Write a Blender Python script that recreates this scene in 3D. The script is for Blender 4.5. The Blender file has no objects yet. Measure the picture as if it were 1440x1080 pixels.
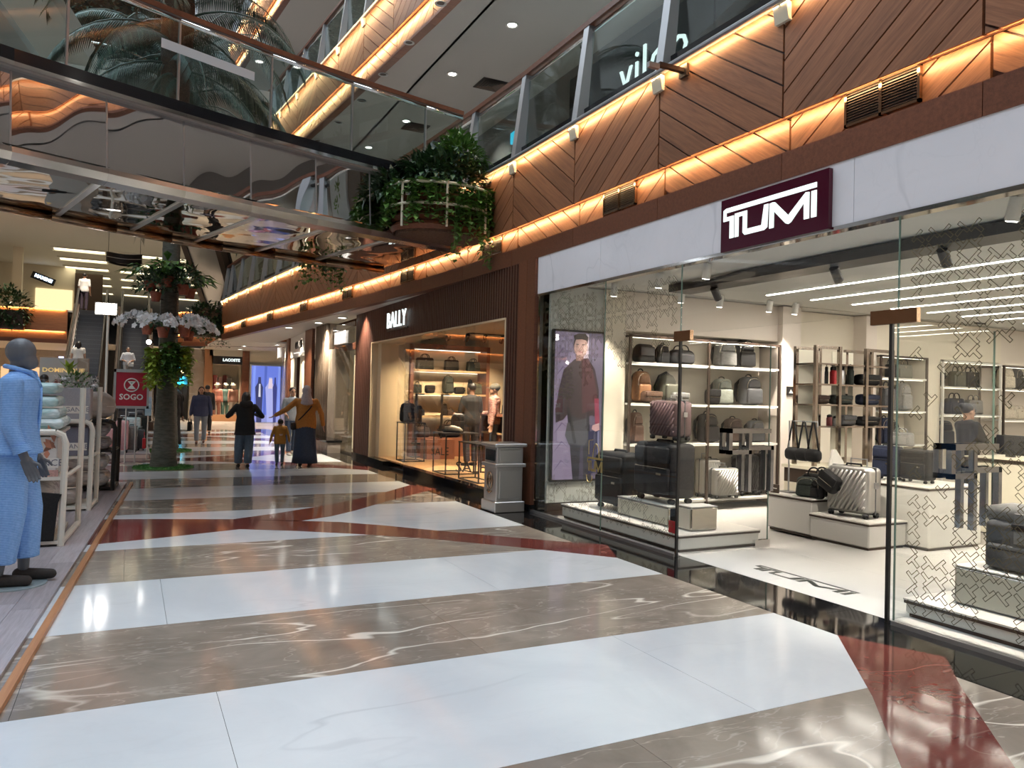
import bpy, bmesh, math, random
from mathutils import Vector, Matrix
R = random.Random(7)
S = bpy.context.scene
COL = S.collection
PI = math.pi
# ------------------------------------------------------------------ camera
def _cam():
    yaw, pit, rol = (math.radians(a) for a in (26.585, .933, 1.431))
    f = Vector((math.sin(yaw)*math.cos(pit), math.cos(yaw)*math.cos(pit), math.sin(pit)))
    r0 = Vector((math.cos(yaw), -math.sin(yaw), 0)); u0 = r0.cross(f)
    r = r0*math.cos(rol)+u0*math.sin(rol); u = -r0*math.sin(rol)+u0*math.cos(rol)
    cd = bpy.data.cameras.new('camera'); c = bpy.data.objects.new('camera', cd); COL.objects.link(c)
    m = Matrix((r, u, -f)).transposed().to_4x4(); m.translation = (0, 0, 1.5)
    c.matrix_world = m; cd.sensor_width = 36; cd.lens = 36*1071.48/1440; cd.clip_start = .05; cd.clip_end = 300
    S.camera = c
_cam()
# ------------------------------------------------------------------ world, lights, exposure
w = bpy.data.worlds.new('world'); S.world = w; w.use_nodes = True
w.node_tree.nodes['Background'].inputs[0].default_value = (.80, .90, 1, 1)
w.node_tree.nodes['Background'].inputs[1].default_value = .5
def area(name, loc, sx, sy, power, col=(1, 1, 1), rot=(0, 0, 0), spread=None):
    l = bpy.data.lights.new(name, 'AREA'); l.shape = 'RECTANGLE'; l.size = sx; l.size_y = sy
    l.energy = power; l.color = col
    if spread: l.spread = math.radians(spread)
    o = bpy.data.objects.new(name, l); o.location = loc; o.rotation_euler = rot; COL.objects.link(o); return o
area('skylight', (-3.2, 14, 24), 11, 50, 6800, (.79, .90, 1))
WARM = (1, .72, .42); SOFT = (1, .86, .68)
# shop and corridor ceiling lighting (fittings are built further down, except for added discs)
def lamp_disc(loc, power, col=SOFT, size=.17):
    """the light given by one recessed ceiling lamp"""
    l = bpy.data.lights.new('downlight_lamp', 'AREA'); l.shape = 'DISK'; l.size = size; l.energy = power; l.color = col; l.spread = math.radians(96)
    o = bpy.data.objects.new('downlight_lamp', l); o.location = loc; COL.objects.link(o); return o
def spot_lamp(loc, d, power, col, ang=70):
    l = bpy.data.lights.new('spotlight_lamp', 'SPOT'); l.energy = power; l.color = col; l.spot_size = math.radians(ang); l.spot_blend = .6; l.shadow_soft_size = .04
    o = bpy.data.objects.new('spotlight_lamp', l); o.location = loc; o.rotation_euler = Vector(d).to_track_quat('-Z', 'Y').to_euler(); COL.objects.link(o); return o
S.view_settings.view_transform = 'Standard'; S.view_settings.look = 'None'
S.view_settings.gamma = 1; S.view_settings.use_curve_mapping = False
S.view_settings.exposure = 0.2
cy = S.cycles
cy.max_bounces = 9; cy.diffuse_bounces = 3; cy.glossy_bounces = 5; cy.transmission_bounces = 6
cy.transparent_max_bounces = 28; cy.caustics_reflective = False; cy.caustics_refractive = False
cy.sample_clamp_indirect = 4
# ------------------------------------------------------------------ materials
MATS = {}
def mat(name, col=(.5, .5, .5), rough=.5, metal=0, emit=None, es=0, build=None, spec=None, coat=0):
    if name in MATS: return MATS[name]
    m = bpy.data.materials.new(name); m.use_nodes = True; MATS[name] = m
    nt = m.node_tree; b = nt.nodes['Principled BSDF']
    b.inputs['Base Color'].default_value = (*col, 1); b.inputs['Roughness'].default_value = rough
    b.inputs['Metallic'].default_value = metal
    if spec is not None: b.inputs['Specular IOR Level'].default_value = spec
    if coat: b.inputs['Coat Weight'].default_value = coat; b.inputs['Coat Roughness'].default_value = .05
    if emit: b.inputs['Emission Color'].default_value = (*emit, 1); b.inputs['Emission Strength'].default_value = es
    if build: build(nt, b)
    return m
def N(nt, t, **kw):
    n = nt.nodes.new(t)
    for k, v in kw.items():
        if k.startswith('i_'):
            n.inputs[int(k[2:]) if k[2:].isdigit() else k[2:].replace('_', ' ')].default_value = v
        else: setattr(n, k, v)
    return n
def ramp(nt, fac, stops):
    r = nt.nodes.new('ShaderNodeValToRGB'); e = r.color_ramp.elements
    while len(e) < len(stops): e.new(.5)
    for i, (p, c) in enumerate(stops):
        e[i].position = p; e[i].color = (*c, 1) if len(c) == 3 else c
    nt.links.new(fac, r.inputs[0]); return r
def coords(nt, scale=(1, 1, 1), kind='Object', rnd=False, rot=(0, 0, 0)):
    t = N(nt, 'ShaderNodeTexCoord'); mp = N(nt, 'ShaderNodeMapping'); mp.inputs['Scale'].default_value = scale
    mp.inputs['Rotation'].default_value = rot
    if kind == 'World':
        g = N(nt, 'ShaderNodeNewGeometry'); nt.links.new(g.outputs['Position'], mp.inputs[0])
    else: nt.links.new(t.outputs[kind], mp.inputs[0])
    if rnd:
        o = N(nt, 'ShaderNodeObjectInfo'); a = N(nt, 'ShaderNodeVectorMath', operation='MULTIPLY_ADD')
        nt.links.new(o.outputs['Random'], a.inputs[0]); a.inputs[1].default_value = (37, 53, 71); nt.links.new(mp.outputs[0], a.inputs[2])
        return a.outputs[0]
    return mp.outputs[0]
def noise(nt, vec, scale, detail=4, rough=.5, dist=0):
    n = N(nt, 'ShaderNodeTexNoise'); n.inputs['Scale'].default_value = scale; n.inputs['Detail'].default_value = detail
    n.inputs['Roughness'].default_value = rough; n.inputs['Distortion'].default_value = dist
    nt.links.new(vec, n.inputs['Vector']); return n.outputs['Fac']
def mathn(nt, op, a, b=None, clamp=False):
    n = N(nt, 'ShaderNodeMath', operation=op); n.use_clamp = clamp
    for i, x in enumerate((a, b)):
        if x is None: continue
        if isinstance(x, (int, float)): n.inputs[i].default_value = x
        else: nt.links.new(x, n.inputs[i])
    return n.outputs[0]
def mix(nt, fac, a, b):
    n = N(nt, 'ShaderNodeMix', data_type='RGBA')
    for i, x in ((0, fac), (6, a), (7, b)):
        if isinstance(x, (int, float)): n.inputs[i].default_value = x
        elif isinstance(x, tuple): n.inputs[i].default_value = (*x, 1)
        else: nt.links.new(x, n.inputs[i])
    return n.outputs[2]
def bump(nt, b, h, strength=.2, dist=.01):
    n = N(nt, 'ShaderNodeBump'); n.inputs['Strength'].default_value = strength; n.inputs['Distance'].default_value = dist
    nt.links.new(h, n.inputs['Height']); nt.links.new(n.outputs[0], b.inputs['Normal'])
def marble(base, dark, vein, vs, vw, vstr, cloud=1.5, slab=.06, det=3, dst=.35):
    def f(nt, b):
        v = coords(nt, kind='World', rot=(0, 0, .7)); 
        n1 = noise(nt, v, cloud, 6, .6, .6)
        c = ramp(nt, n1, [(.3, dark), (.68, base)]).outputs[0]
        st = coords(nt, (.42, 1.5, 1), 'World', rot=(0, 0, -.35))
        n2 = noise(nt, st, vs, det, .5, dst)
        d = mathn(nt, 'ABSOLUTE', mathn(nt, 'SUBTRACT', n2, .5))
        line = mathn(nt, 'SUBTRACT', 1, mathn(nt, 'DIVIDE', d, vw), True)
        n3 = noise(nt, v, vs*.8, 2)
        line = mathn(nt, 'MULTIPLY', line, mathn(nt, 'MULTIPLY', mathn(nt, 'SUBTRACT', n3, .42, True), vstr), True)
        n4 = noise(nt, st, vs*3.4, 4, .55, .5)
        fine = mathn(nt, 'SUBTRACT', 1, mathn(nt, 'DIVIDE', mathn(nt, 'ABSOLUTE', mathn(nt, 'SUBTRACT', n4, .5)), vw*1.2), True)
        line = mathn(nt, 'MAXIMUM', line, mathn(nt, 'MULTIPLY', fine, vstr*.03), True)
        c = mix(nt, line, c, vein)
        o = N(nt, 'ShaderNodeObjectInfo')
        k = mathn(nt, 'MULTIPLY_ADD', o.outputs['Random'], slab); nt.nodes[-1].inputs[2].default_value = 1-slab*.6
        mm = N(nt, 'ShaderNodeVectorMath', operation='SCALE'); nt.links.new(c, mm.inputs[0]); nt.links.new(k, mm.inputs['Scale'])
        nt.links.new(mm.outputs[0], b.inputs['Base Color'])
        bump(nt, b, noise(nt, v, .7, 1), .02, .02)
    return f
M_WHITE = mat('white_marble', rough=.10, build=marble((.76, .805, .85), (.64, .69, .745), (.42, .46, .51), .9, .012, 1.6, 1.1, .07))
M_BROWN = mat('brown_marble', rough=.10, build=marble((.335, .292, .250), (.225, .193, .162), (.80, .75, .67), 1.0, .010, 8, 2.4, .14))
M_RED = mat('red_granite', rough=.08, build=marble((.20, .055, .046), (.14, .036, .032), (.50, .33, .28), 1.1, .005, 2.4, 5, .14))
M_BLACK = mat('black_granite', rough=.05, build=marble((.010, .010, .011), (.006, .006, .007), (.16, .15, .13), .8, .006, 1.2, 9, .3))
M_FASCIA = mat('white_stone_fascia', rough=.22, build=marble((.83, .82, .87), (.74, .74, .79), (.46, .47, .52), .5, .010, 2.2, .8, .03))
def woodf(c1, c2, sc=1.0, line=.35):
    def f(nt, b):
        v = coords(nt, (.9*sc, 16*sc, 16*sc), rnd=True)
        n1 = noise(nt, v, 2.2, 5, .6, .4); n2 = noise(nt, v, 9, 3, .6)
        fac = mathn(nt, 'ADD', mathn(nt, 'MULTIPLY', n1, 1-line), mathn(nt, 'MULTIPLY', n2, line))
        c = ramp(nt, fac, [(.32, c1), (.66, c2)]).outputs[0]
        o = N(nt, 'ShaderNodeObjectInfo')
        k = mathn(nt, 'MULTIPLY_ADD', o.outputs['Random'], .3); nt.nodes[-1].inputs[2].default_value = .85
        mm = N(nt, 'ShaderNodeVectorMath', operation='SCALE'); nt.links.new(c, mm.inputs[0]); nt.links.new(k, mm.inputs['Scale'])
        nt.links.new(mm.outputs[0], b.inputs['Base Color'])
        bump(nt, b, n2, .08, .002)
    return f
M_WOOD = mat('walnut_panel', rough=.42, build=woodf((.15, .060, .030), (.31, .135, .066)))
M_WOODFAR = mat('walnut_panel_pale', rough=.5, build=woodf((.30, .17, .09), (.46, .29, .17)))
M_RIM = mat('walnut_rim', rough=.38, build=woodf((.10, .034, .018), (.19, .068, .034)))
M_DWOOD = mat('dark_slat_wood', rough=.45, build=woodf((.045, .016, .011), (.085, .032, .02)))
M_DECK = mat('ash_deck', rough=.4, build=woodf((.29, .265, .29), (.48, .45, .49)))
M_DECKEDGE = mat('orange_wood_edge', rough=.45, build=woodf((.36, .16, .07), (.50, .25, .12)))
M_GOLDWOOD = mat('light_oak', rough=.4, build=woodf((.50, .33, .17), (.66, .47, .27)))
def glassf(tint, k0, kmax=.85, gcol=(1, 1, 1)):
    def f(nt, b):
        nt.nodes.remove(b); out = nt.nodes['Material Output']
        t = N(nt, 'ShaderNodeBsdfTransparent'); t.inputs[0].default_value = (*tint, 1)
        g = N(nt, 'ShaderNodeBsdfGlossy'); g.inputs['Roughness'].default_value = .0; g.inputs['Color'].default_value = (*gcol, 1)
        lw = N(nt, 'ShaderNodeLayerWeight'); lw.inputs['Blend'].default_value = .5
        p = mathn(nt, 'POWER', lw.outputs['Facing'], 4.5)
        fac = mathn(nt, 'ADD', mathn(nt, 'MULTIPLY', p, kmax), k0, True)
        m = N(nt, 'ShaderNodeMixShader'); nt.links.new(fac, m.inputs[0]); nt.links.new(t.outputs[0], m.inputs[1]); nt.links.new(g.outputs[0], m.inputs[2])
        nt.links.new(m.outputs[0], out.inputs[0])
    return f
M_GLASS = mat('clear_glass', build=glassf((.98, .985, .98), .03))
M_GLASSF = mat('film_glass', build=glassf((.975, .98, .965), .03))
M_GLASSR = mat('railing_glass', build=glassf((.80, .87, .86), .04))
M_EDGE = mat('glass_edge', (.16, .24, .20), .1)
def wavy(sc, st):
    def f(nt, b):
        v = coords(nt, (1, 1, .55), 'World'); bump(nt, b, noise(nt, v, sc, 1, .4), st, .1)
    return f
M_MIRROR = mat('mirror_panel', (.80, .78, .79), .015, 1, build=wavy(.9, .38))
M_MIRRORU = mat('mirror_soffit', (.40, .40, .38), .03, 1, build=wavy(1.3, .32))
M_CHROME = mat('chrome', (.82, .80, .78), .07, 1)
M_STEEL = mat('brushed_steel', (.52, .52, .53), .32, .9)
M_GREYSTEEL = mat('grey_steel_post', (.33, .34, .36), .38, .5)
M_RACKCHROME = mat('smoked_chrome', (.36, .31, .27), .12, 1)
M_BRONZE = mat('bronze_metal', (.34, .22, .14), .18, 1)
M_BLKMET = mat('black_metal', (.016, .015, .015), .35, .2)
M_BROWNMET = mat('dark_bronze_frame', (.055, .035, .026), .38, .4)
M_DARK = mat('black_gloss', (.010, .011, .014), .12)
M_CEIL = mat('grey_ceiling', (.44, .42, .40), .8)
M_CEILW = mat('white_ceiling', (.78, .74, .68), .75)
M_CEILT = mat('store_ceiling', (.86, .85, .80), .7)
M_WALLT = mat('store_wall', (.74, .66, .58), .65)
M_WALLC = mat('cream_wall', (.76, .69, .57), .65)
M_WALLB = mat('bally_wall', (.80, .64, .43), .6)
M_WALLG = mat('plain_grey_wall', (.45, .44, .42), .7)
M_TAUPE = mat('taupe_stone', rough=.25, build=marble((.40, .34, .28), (.31, .26, .21), (.6, .55, .48), 1.2, .02, 3, 1.6, .1))
M_WLAM = mat('white_laminate', (.80, .77, .72), .35)
M_CREAM = mat('cream_laminate', (.76, .70, .56), .35)
M_STOREFLOOR = mat('store_floor_white', (.84, .82, .79), .13)
M_STOREGREY = mat('store_floor_grey', (.44, .41, .385), .22)
M_OAKFLOOR = mat('oak_floor', rough=.3, build=woodf((.50, .28, .12), (.66, .40, .19), .6))
def emi(name, col, s): return mat(name, (.02, .02, .02), .5, emit=col, es=s)
E_WARM = emi('led_warm', (1, .66, .30), 9)
E_WHITE = emi('lamp_white', (1, .97, .90), 14)
E_LINE = emi('line_lamp', (1, .94, .83), 30)
E_SIGN = emi('sign_white', (.88, 1, .98), 1.25)
E_SIGNW = emi('sign_warm_white', (1, .93, .86), 1.2)
E_STRIP = emi('added_shelf_strip', (1, .92, .76), 3.5)
M_PULL = mat('polished_pull', (.34, .345, .36), .08, 1)
M_GALW = mat('gallery_wall_dark', (.17, .16, .155), .7)
E_COVE = emi('cove_light', (1, .88, .58), 3.0)
def fabric(name, col, rough=.8, var=.25, sc=60, bmp=.15):
    def f(nt, b):
        v = coords(nt); n = noise(nt, v, sc, 3)
        c = ramp(nt, n, [(.3, tuple(x*(1-var) for x in col)), (.7, tuple(min(1, x*(1+var)) for x in col))]).outputs[0]
        nt.links.new(c, b.inputs['Base Color']); bump(nt, b, n, bmp, .003)
    return mat(name, col, rough, build=f)
# ------------------------------------------------------------------ mesh builder
class B:
    def __init__(s): s.v = []; s.f = []
    def add(s, vs, fs, M=None):
        k = len(s.v)
        s.v += [tuple(M @ Vector(p)) if M else tuple(p) for p in vs]
        s.f += [tuple(i+k for i in q) for q in fs]; return s
    def box(s, x0, x1, y0, y1, z0, z1, M=None):
        return s.add([(x0, y0, z0), (x1, y0, z0), (x1, y1, z0), (x0, y1, z0), (x0, y0, z1), (x1, y0, z1), (x1, y1, z1), (x0, y1, z1)],
              [(0, 3, 2, 1), (4, 5, 6, 7), (0, 1, 5, 4), (1, 2, 6, 5), (2, 3, 7, 6), (3, 0, 4, 7)], M)
    def cbox(s, c, d, M=None):
        return s.box(c[0]-d[0]/2, c[0]+d[0]/2, c[1]-d[1]/2, c[1]+d[1]/2, c[2]-d[2]/2, c[2]+d[2]/2, M)
    def rbox(s, c, d, r=.02, n=2, M=None, taper=1.0):
        """rounded box: rounded-rectangle rings (in xz) stacked along y with rounded front and back edges"""
        hx, hy, hz = d[0]/2, d[1]/2, d[2]/2; r = min(r, hx*.98, hy*.98, hz*.98)
        def ring(y, ins):
            o = []
            for (sx, sz, a0) in ((1, 1, 0), (-1, 1, 90), (-1, -1, 180), (1, -1, 270)):
                for k in range(n+1):
                    a = math.radians(a0+90*k/n)
                    x = sx*(hx-r)+(r-ins)*math.cos(a); z = sz*(hz-r)+(r-ins)*math.sin(a)
                    t = (z+hz)/(2*hz); x *= 1+(taper-1)*t
                    o.append((c[0]+x, c[1]+y, c[2]+z))
            return o
        e = min(r, hy*.9); rings = []
        for k in list(range(n, -1, -1)): a = PI/2*k/n; rings.append(ring(-hy+e*(1-math.sin(a)), r*.9*(1-math.cos(a))))
        for k in range(n+1): a = PI/2*k/n; rings.append(ring(hy-e*(1-math.sin(a)), r*.9*(1-math.cos(a))))
        # first/last ring: small inset so that faces stay flat
        m = len(rings[0]); vs = [p for q in rings for p in q]; fs = []
        for i in range(len(rings)-1):
            for j in range(m):
                a = i*m+j; b_ = i*m+(j+1) % m
                fs.append((a, a+m, b_+m, b_))
        fs.append(tuple(range(m))); fs.append(tuple(reversed(range((len(rings)-1)*m, len(rings)*m))))
        return s.add(vs, fs, M)
    def cyl(s, p0, p1, r0, r1=None, n=10, caps=True, M=None):
        return s.tube([p0, p1], [r0, r0 if r1 is None else r1], n, caps, M)
    def tube(s, pts, rad, n=8, caps=True, M=None, closed=False):
        P = [Vector(p) for p in pts]; k = len(P)
        rad = rad if isinstance(rad, (list, tuple)) else [rad]*k
        vs = []; up = None
        for i, p in enumerate(P):
            if closed: t = P[(i+1) % k]-P[i-1]
            else: t = P[min(i+1, k-1)]-P[max(i-1, 0)]
            t.normalize()
            if up is None: up = t.orthogonal().normalized()
            up = (up-t*up.dot(t)).normalized() if (up-t*up.dot(t)).length > 1e-6 else t.orthogonal().normalized()
            b_ = t.cross(up)
            for j in range(n):
                a = 2*PI*(j+.5)/n; vs.append(p+(up*math.cos(a)+b_*math.sin(a))*rad[i])
        fs = []
        for i in range(k if closed else k-1):
            i2 = (i+1) % k
            for j in range(n): fs.append((i*n+j, i*n+(j+1) % n, i2*n+(j+1) % n, i2*n+j))
        if caps and not closed: fs += [tuple(reversed(range(n))), tuple(range((k-1)*n, k*n))]
        return s.add(vs, fs, M)
    def lathe(s, prof, n=16, c=(0, 0, 0), M=None, sx=1, sy=1):
        vs = []; k = len(prof)
        for r, z in prof:
            for j in range(n):
                a = 2*PI*j/n; vs.append((c[0]+r*math.cos(a)*sx, c[1]+r*math.sin(a)*sy, c[2]+z))
        fs = [(i*n+j, i*n+(j+1) % n, (i+1)*n+(j+1) % n, (i+1)*n+j) for i in range(k-1) for j in range(n)]
        fs += [tuple(reversed(range(n))), tuple(range((k-1)*n, k*n))]
        return s.add(vs, fs, M)
    def sph(s, c, rx, ry=None, rz=None, n=12, m=8, M=None):
        ry = rx if ry is None else ry; rz = rx if rz is None else rz
        return s.lathe([(math.sin(PI*max(min(i/m, .985), .015)), -math.cos(PI*i/m)) for i in range(m+1)], n,
                       M=(M or Matrix())@Matrix.Translation(c)@Matrix.Diagonal((rx, ry, rz, 1)))
    def prism(s, poly, h0, h1, mp=None, M=None):
        mp = mp or (lambda a, b_, h: (a, b_, h)); k = len(poly)
        vs = [mp(a, b_, h0) for a, b_ in poly]+[mp(a, b_, h1) for a, b_ in poly]
        fs = [tuple(reversed(range(k))), tuple(range(k, 2*k))]+[(i, (i+1) % k, k+(i+1) % k, k+i) for i in range(k)]
        return s.add(vs, fs, M)
    def quad(s, a, b_, c, d): return s.add([a, b_, c, d], [(0, 1, 2, 3)])
    def mesh(s, name):
        me = bpy.data.meshes.new(name); me.from_pydata(s.v, [], s.f); me.update()
        return me
def fixn(me):
    bm = bmesh.new(); bm.from_mesh(me); bmesh.ops.recalc_face_normals(bm, faces=bm.faces); bm.to_mesh(me); bm.free()
def obj(name, b, m, parent=None, smooth=None, loc=None, kind=None, **tags):
    me = b if isinstance(b, bpy.types.Mesh) else b.mesh(name)
    if not isinstance(b, bpy.types.Mesh): fixn(me)
    if m is not None and not len(me.materials): me.materials.append(m)
    if smooth:
        me.polygons.foreach_set('use_smooth', [True]*len(me.polygons))
        if smooth != True: me.set_sharp_from_angle(angle=math.radians(smooth))
    o = bpy.data.objects.new(name, me); COL.objects.link(o)
    if parent: o.parent = parent
    if loc: o.location = loc
    if kind: o['kind'] = kind
    for k, v in tags.items(): o[k] = v
    return o
def tag(o, label, cat, group=None):
    o['label'] = label; o['category'] = cat
    if group: o['group'] = group
    return o
def thing(name, label, cat, loc=(0, 0, 0), rz=0, group=None, sc=None):
    o = bpy.data.objects.new(name, None); COL.objects.link(o); o.empty_display_size = .1
    o.location = loc; o.rotation_euler = (0, 0, rz)
    if sc: o.scale = sc if isinstance(sc, tuple) else (sc, sc, sc)
    return tag(o, label, cat, group)
def struct(name, loc=(0, 0, 0)):
    o = bpy.data.objects.new(name, None); COL.objects.link(o); o.location = loc; o['kind'] = 'structure'; return o
def dup(root, label, loc, rz=0, sc=None, mats=None, group=None):
    """copy of a thing with copies of its parts and their sub-parts; mats maps a part name to another material"""
    r = root.copy(); COL.objects.link(r); r.location = loc; r.rotation_euler = (0, 0, rz); r['label'] = label
    if group: r['group'] = group
    if sc: r.scale = sc if isinstance(sc, tuple) else (sc, sc, sc)
    def rec(src, dst):
        for ch in list(src.children):
            c = ch.copy(); COL.objects.link(c); c.parent = dst
            base = ch.name.split('.')[0]
            if mats and base in mats:
                c.material_slots[0].link = 'OBJECT'; c.material_slots[0].material = mats[base]
            rec(ch, c)
    rec(root, r); return r
def text_mesh(txt, size, ext=.004, bold=0.0, spacing=1.0, align='CENTER'):
    cu = bpy.data.curves.new('text', 'FONT'); cu.body = txt; cu.size = size; cu.extrude = ext; cu.offset = bold
    cu.align_x = align; cu.align_y = 'CENTER'; cu.space_character = spacing; cu.resolution_u = 2
    o = bpy.data.objects.new('t', cu); COL.objects.link(o)
    dg = bpy.context.evaluated_depsgraph_get(); me = bpy.data.meshes.new_from_object(o.evaluated_get(dg))
    bpy.data.objects.remove(o); bpy.data.curves.remove(cu); me.materials.clear(); me.name = 'lettering'; return me
def text(name, txt, size, m, parent, M, ext=.004, bold=0.0, spacing=1.0, squash=1.0):
    me = text_mesh(txt, size, ext, bold, spacing); me.transform(M@Matrix.Diagonal((squash, 1, 1, 1)))
    return obj(name, me, m, parent)
def basis(o, x, y, z):
    return Matrix.Translation(o)@Matrix((Vector(x), Vector(y), Vector(z))).transposed().to_4x4()
# ================================================================== SETTING
def clip(poly, nx, ny, d):          # keep nx*x+ny*y <= d
    o = []
    for i in range(len(poly)):
        a, b_ = poly[i], poly[(i+1) % len(poly)]
        da = nx*a[0]+ny*a[1]-d; db = nx*b_[0]+ny*b_[1]-d
        if da <= 0: o.append(a)
        if (da < 0 < db) or (db < 0 < da):
            t = da/(da-db); o.append((a[0]+(b_[0]-a[0])*t, a[1]+(b_[1]-a[1])*t))
    return o
def parea(p): return abs(sum(p[i][0]*p[i-1][1]-p[i-1][0]*p[i][1] for i in range(len(p))))/2
# ---- floor: marble strips laid across the corridor, red granite crosses, black granite border
floor = struct('floor')
obj('subfloor', B().box(-16, 22, -16, 76, -.3, -.02), M_WALLG, floor)
obj('far_floor', B().box(-16, 22, 30, 76, -.02, -.002), M_TAUPE, floor)
XL = -3.5
def strip(y0, y1, m, nm):
    x = XL; k = R.random()*1.5
    first = True
    while x < 4.16:
        x1 = min(4.16, x+(k+.6 if first else 2.35)); first = False
        if 4.16-x1 < .35: x1 = 4.16
        obj(nm, B().box(x, x1-.0025, y0, y1-.002, -.02, 0), m, floor); x = x1
edges = [-.58, 1.53, 2.78, 4.04, 5.31, 6.58, 7.89, 10.0, 11.24, 12.55, 13.8, 15.05, 16.36, 18.47]
for i in range(len(edges)-1):
    strip(edges[i], edges[i+1], (M_WHITE, M_BROWN)[i % 2], ('white_marble_slab', 'brown_marble_slab')[i % 2])
y = 18.47
for i in range(9):
    strip(y, y+1.28, (M_BROWN, M_WHITE)[i % 2], ('brown_marble_slab', 'white_marble_slab')[i % 2]); y += 1.28
y = -.58
for i in range(4):
    strip(y-1.28, y, (M_BROWN, M_WHITE)[i % 2], ('brown_marble_slab', 'white_marble_slab')[i % 2]); y -= 1.28
hub = [(-.9, 8.06), (.28, 8.37), (1.1, 8.64), (1.77, 9.0), (1.1, 9.32), (.28, 9.6), (-.9, 9.92)]
armA = [(1.1, 8.64), (1.66, 8.33), (2.25, 7.93), (2.81, 7.48), (3.47, 6.80), (4.16, 6.0), (4.42, 6.56), (4.04, 6.90), (3.31, 7.62), (2.62, 8.38), (2.21, 8.76), (1.77, 9.0)]
for k in (-1, 0, 1, 2):
    dy = 8.47*k
    for nm, pl in (('red_granite_band', hub), ('red_granite_band', armA), ('red_granite_band', [(a, 17.96-b_) for a, b_ in armA])):
        q = clip([(a, b_+dy) for a, b_ in pl], 1, 0, 4.43)
        obj(nm, B().prism(q, -.002, .0015), M_RED, floor)
y = -5.0
while y < 30:
    y1 = y+1.27; obj('black_granite_tile', B().box(4.163, 4.80, y, y1-.003, -.02, 0), M_BLACK, floor); y = y1
# ---- the atrium side and everything the corridor leads to
def xfac(y):
    PL = [(-40, 4.73), (10.2, 4.73), (12.6, 4.60), (15, 4.40), (18, 4.13), (21, 3.85), (24, 3.55), (27, 3.25), (30.3, 2.98), (60, 2.98)]
    for (a, xa), (b_, xb) in zip(PL, PL[1:]):
        if y <= b_: return xa+(xb-xa)*(y-a)/(b_-a)
SEAM = [2.95+1.652*k for k in range(-8, 17)]+[30.3]
TA = math.radians(35)
def chevron(wall, P0, P1, z0, z1, off, up, single, m=M_WOOD, pw=.222, nm='wood_plank', zref=3.85):
    """one panel of diagonal planks between two seams; P0,P1 in plan, off = set back from the front"""
    t = Vector((P1[0]-P0[0], P1[1]-P0[1], 0)); L = t.length; t.normalize(); n = Vector((-t.y, t.x, 0))   # n points to the atrium (-x)
    rect = [(.010, z0), (L-.010, z0), (L-.010, z1), (.010, z1)]
    a = TA if up else -TA; dx, dz = math.cos(a), math.sin(a); nx, nz = -dz, dx
    ref = zref*nz
    ds = [nx*x+nz*z-ref for x, z in rect]; k0 = math.floor(min(ds)/pw); k1 = math.ceil(max(ds)/pw)
    bb = B()
    for k in range(k0, k1):
        p = clip(clip(rect, nx, nz, (k+1)*pw-.014+ref), -nx, -nz, -(k*pw+ref))
        if len(p) < 3 or parea(p) < .0015: continue
        O = Vector((P0[0], P0[1], 0))-n*off
        if single:
            cx = sum(q[0] for q in p)/len(p); cz = sum(q[1] for q in p)/len(p)
            loc = [((q[0]-cx)*dx+(q[1]-cz)*dz, (q[0]-cx)*nx+(q[1]-cz)*nz) for q in p]
            o = obj(nm, B().prism(loc, R.uniform(-.0008, .0008), .03), m, wall)
            ax = t*dx+Vector((0, 0, dz)); az = t*nx+Vector((0, 0, nz))
            o.matrix_basis = basis(O+t*cx+Vector((0, 0, cz)), ax, az, -n)
        else:
            bb.prism(p, -.03, 0, lambda u, z, h: tuple(O+t*u+Vector((0, 0, z))+n*h))
    if not single and bb.f: obj('wood_planking', bb, m, wall, kind='stuff')
def fascia(wall, zb, zm, zt, rim, ys, ye, power, single, wood=M_WOOD, out=.055):
    """timber edge of a gallery floor: rim, set-back lower band and proud upper band with light strips over both"""
    sm = [y for y in SEAM if ys-1e-3 <= y <= ye+1e-3]
    for i, (ya, yb) in enumerate(zip(sm, sm[1:])):
        k = round((ya-2.95)/1.652); up = k % 2 == 0
        P0, P1 = (xfac(ya), ya), (xfac(yb), yb); s_ = single(ya)
        chevron(wall, P0, P1, zm, zt, 0, not up, s_, wood, zref=zm)
        chevron(wall, P0, P1, rim+.03, zm+.06, .09, not up, s_, wood, zref=zm)
        t = Vector((P1[0]-P0[0], yb-ya, 0)); L = t.length; t.normalize(); n = Vector((-t.y, t.x, 0)); O = Vector((*P0, 0))
        F = basis(O, t, -n, (0, 0, 1))
        obj('rim_board', B().box(.003, L-.003, 0, .16, zb, rim, F), M_RIM, wall)
        obj('backing', B().box(0, L, .03, .07, zm+.005, zt, F).box(0, L, .12, .16, zb+.02, zm+.08, F), M_DWOOD, wall)
        for zz, yo, pw in ((zt-.028, -out, power*.62), (zm-.012, .010, power*.72)):
            l = area('led_strip', O+t*L/2-n*yo+Vector((0, 0, zz)), L*.985, .022, pw, (1, .66, .32)); l.rotation_euler = (Matrix.Rotation(math.atan2(t.y, t.x), 3, 'Z')@Matrix.Rotation(math.radians(-62), 3, 'X')).to_euler()
wall_right = struct('wall_right')
fascia(wall_right, 3.33, 3.85, 4.80, 3.555, 2.95-1.652*8, 30.3, 11, lambda y: 1 < y < 24)
wall_ru = struct('wall_right_upper')
fascia(wall_ru, 8.15, 8.65, 9.60, 8.20, 2.95-1.652*8, 30.3, 17, lambda y: 10 < y < 22, out=.16)
wall_rt = struct('wall_right_top')
fascia(wall_rt, 12.9, 13.4, 14.35, 12.95, 2.95-1.652*2, 30.3, 17, lambda y: False, out=.16)
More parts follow.
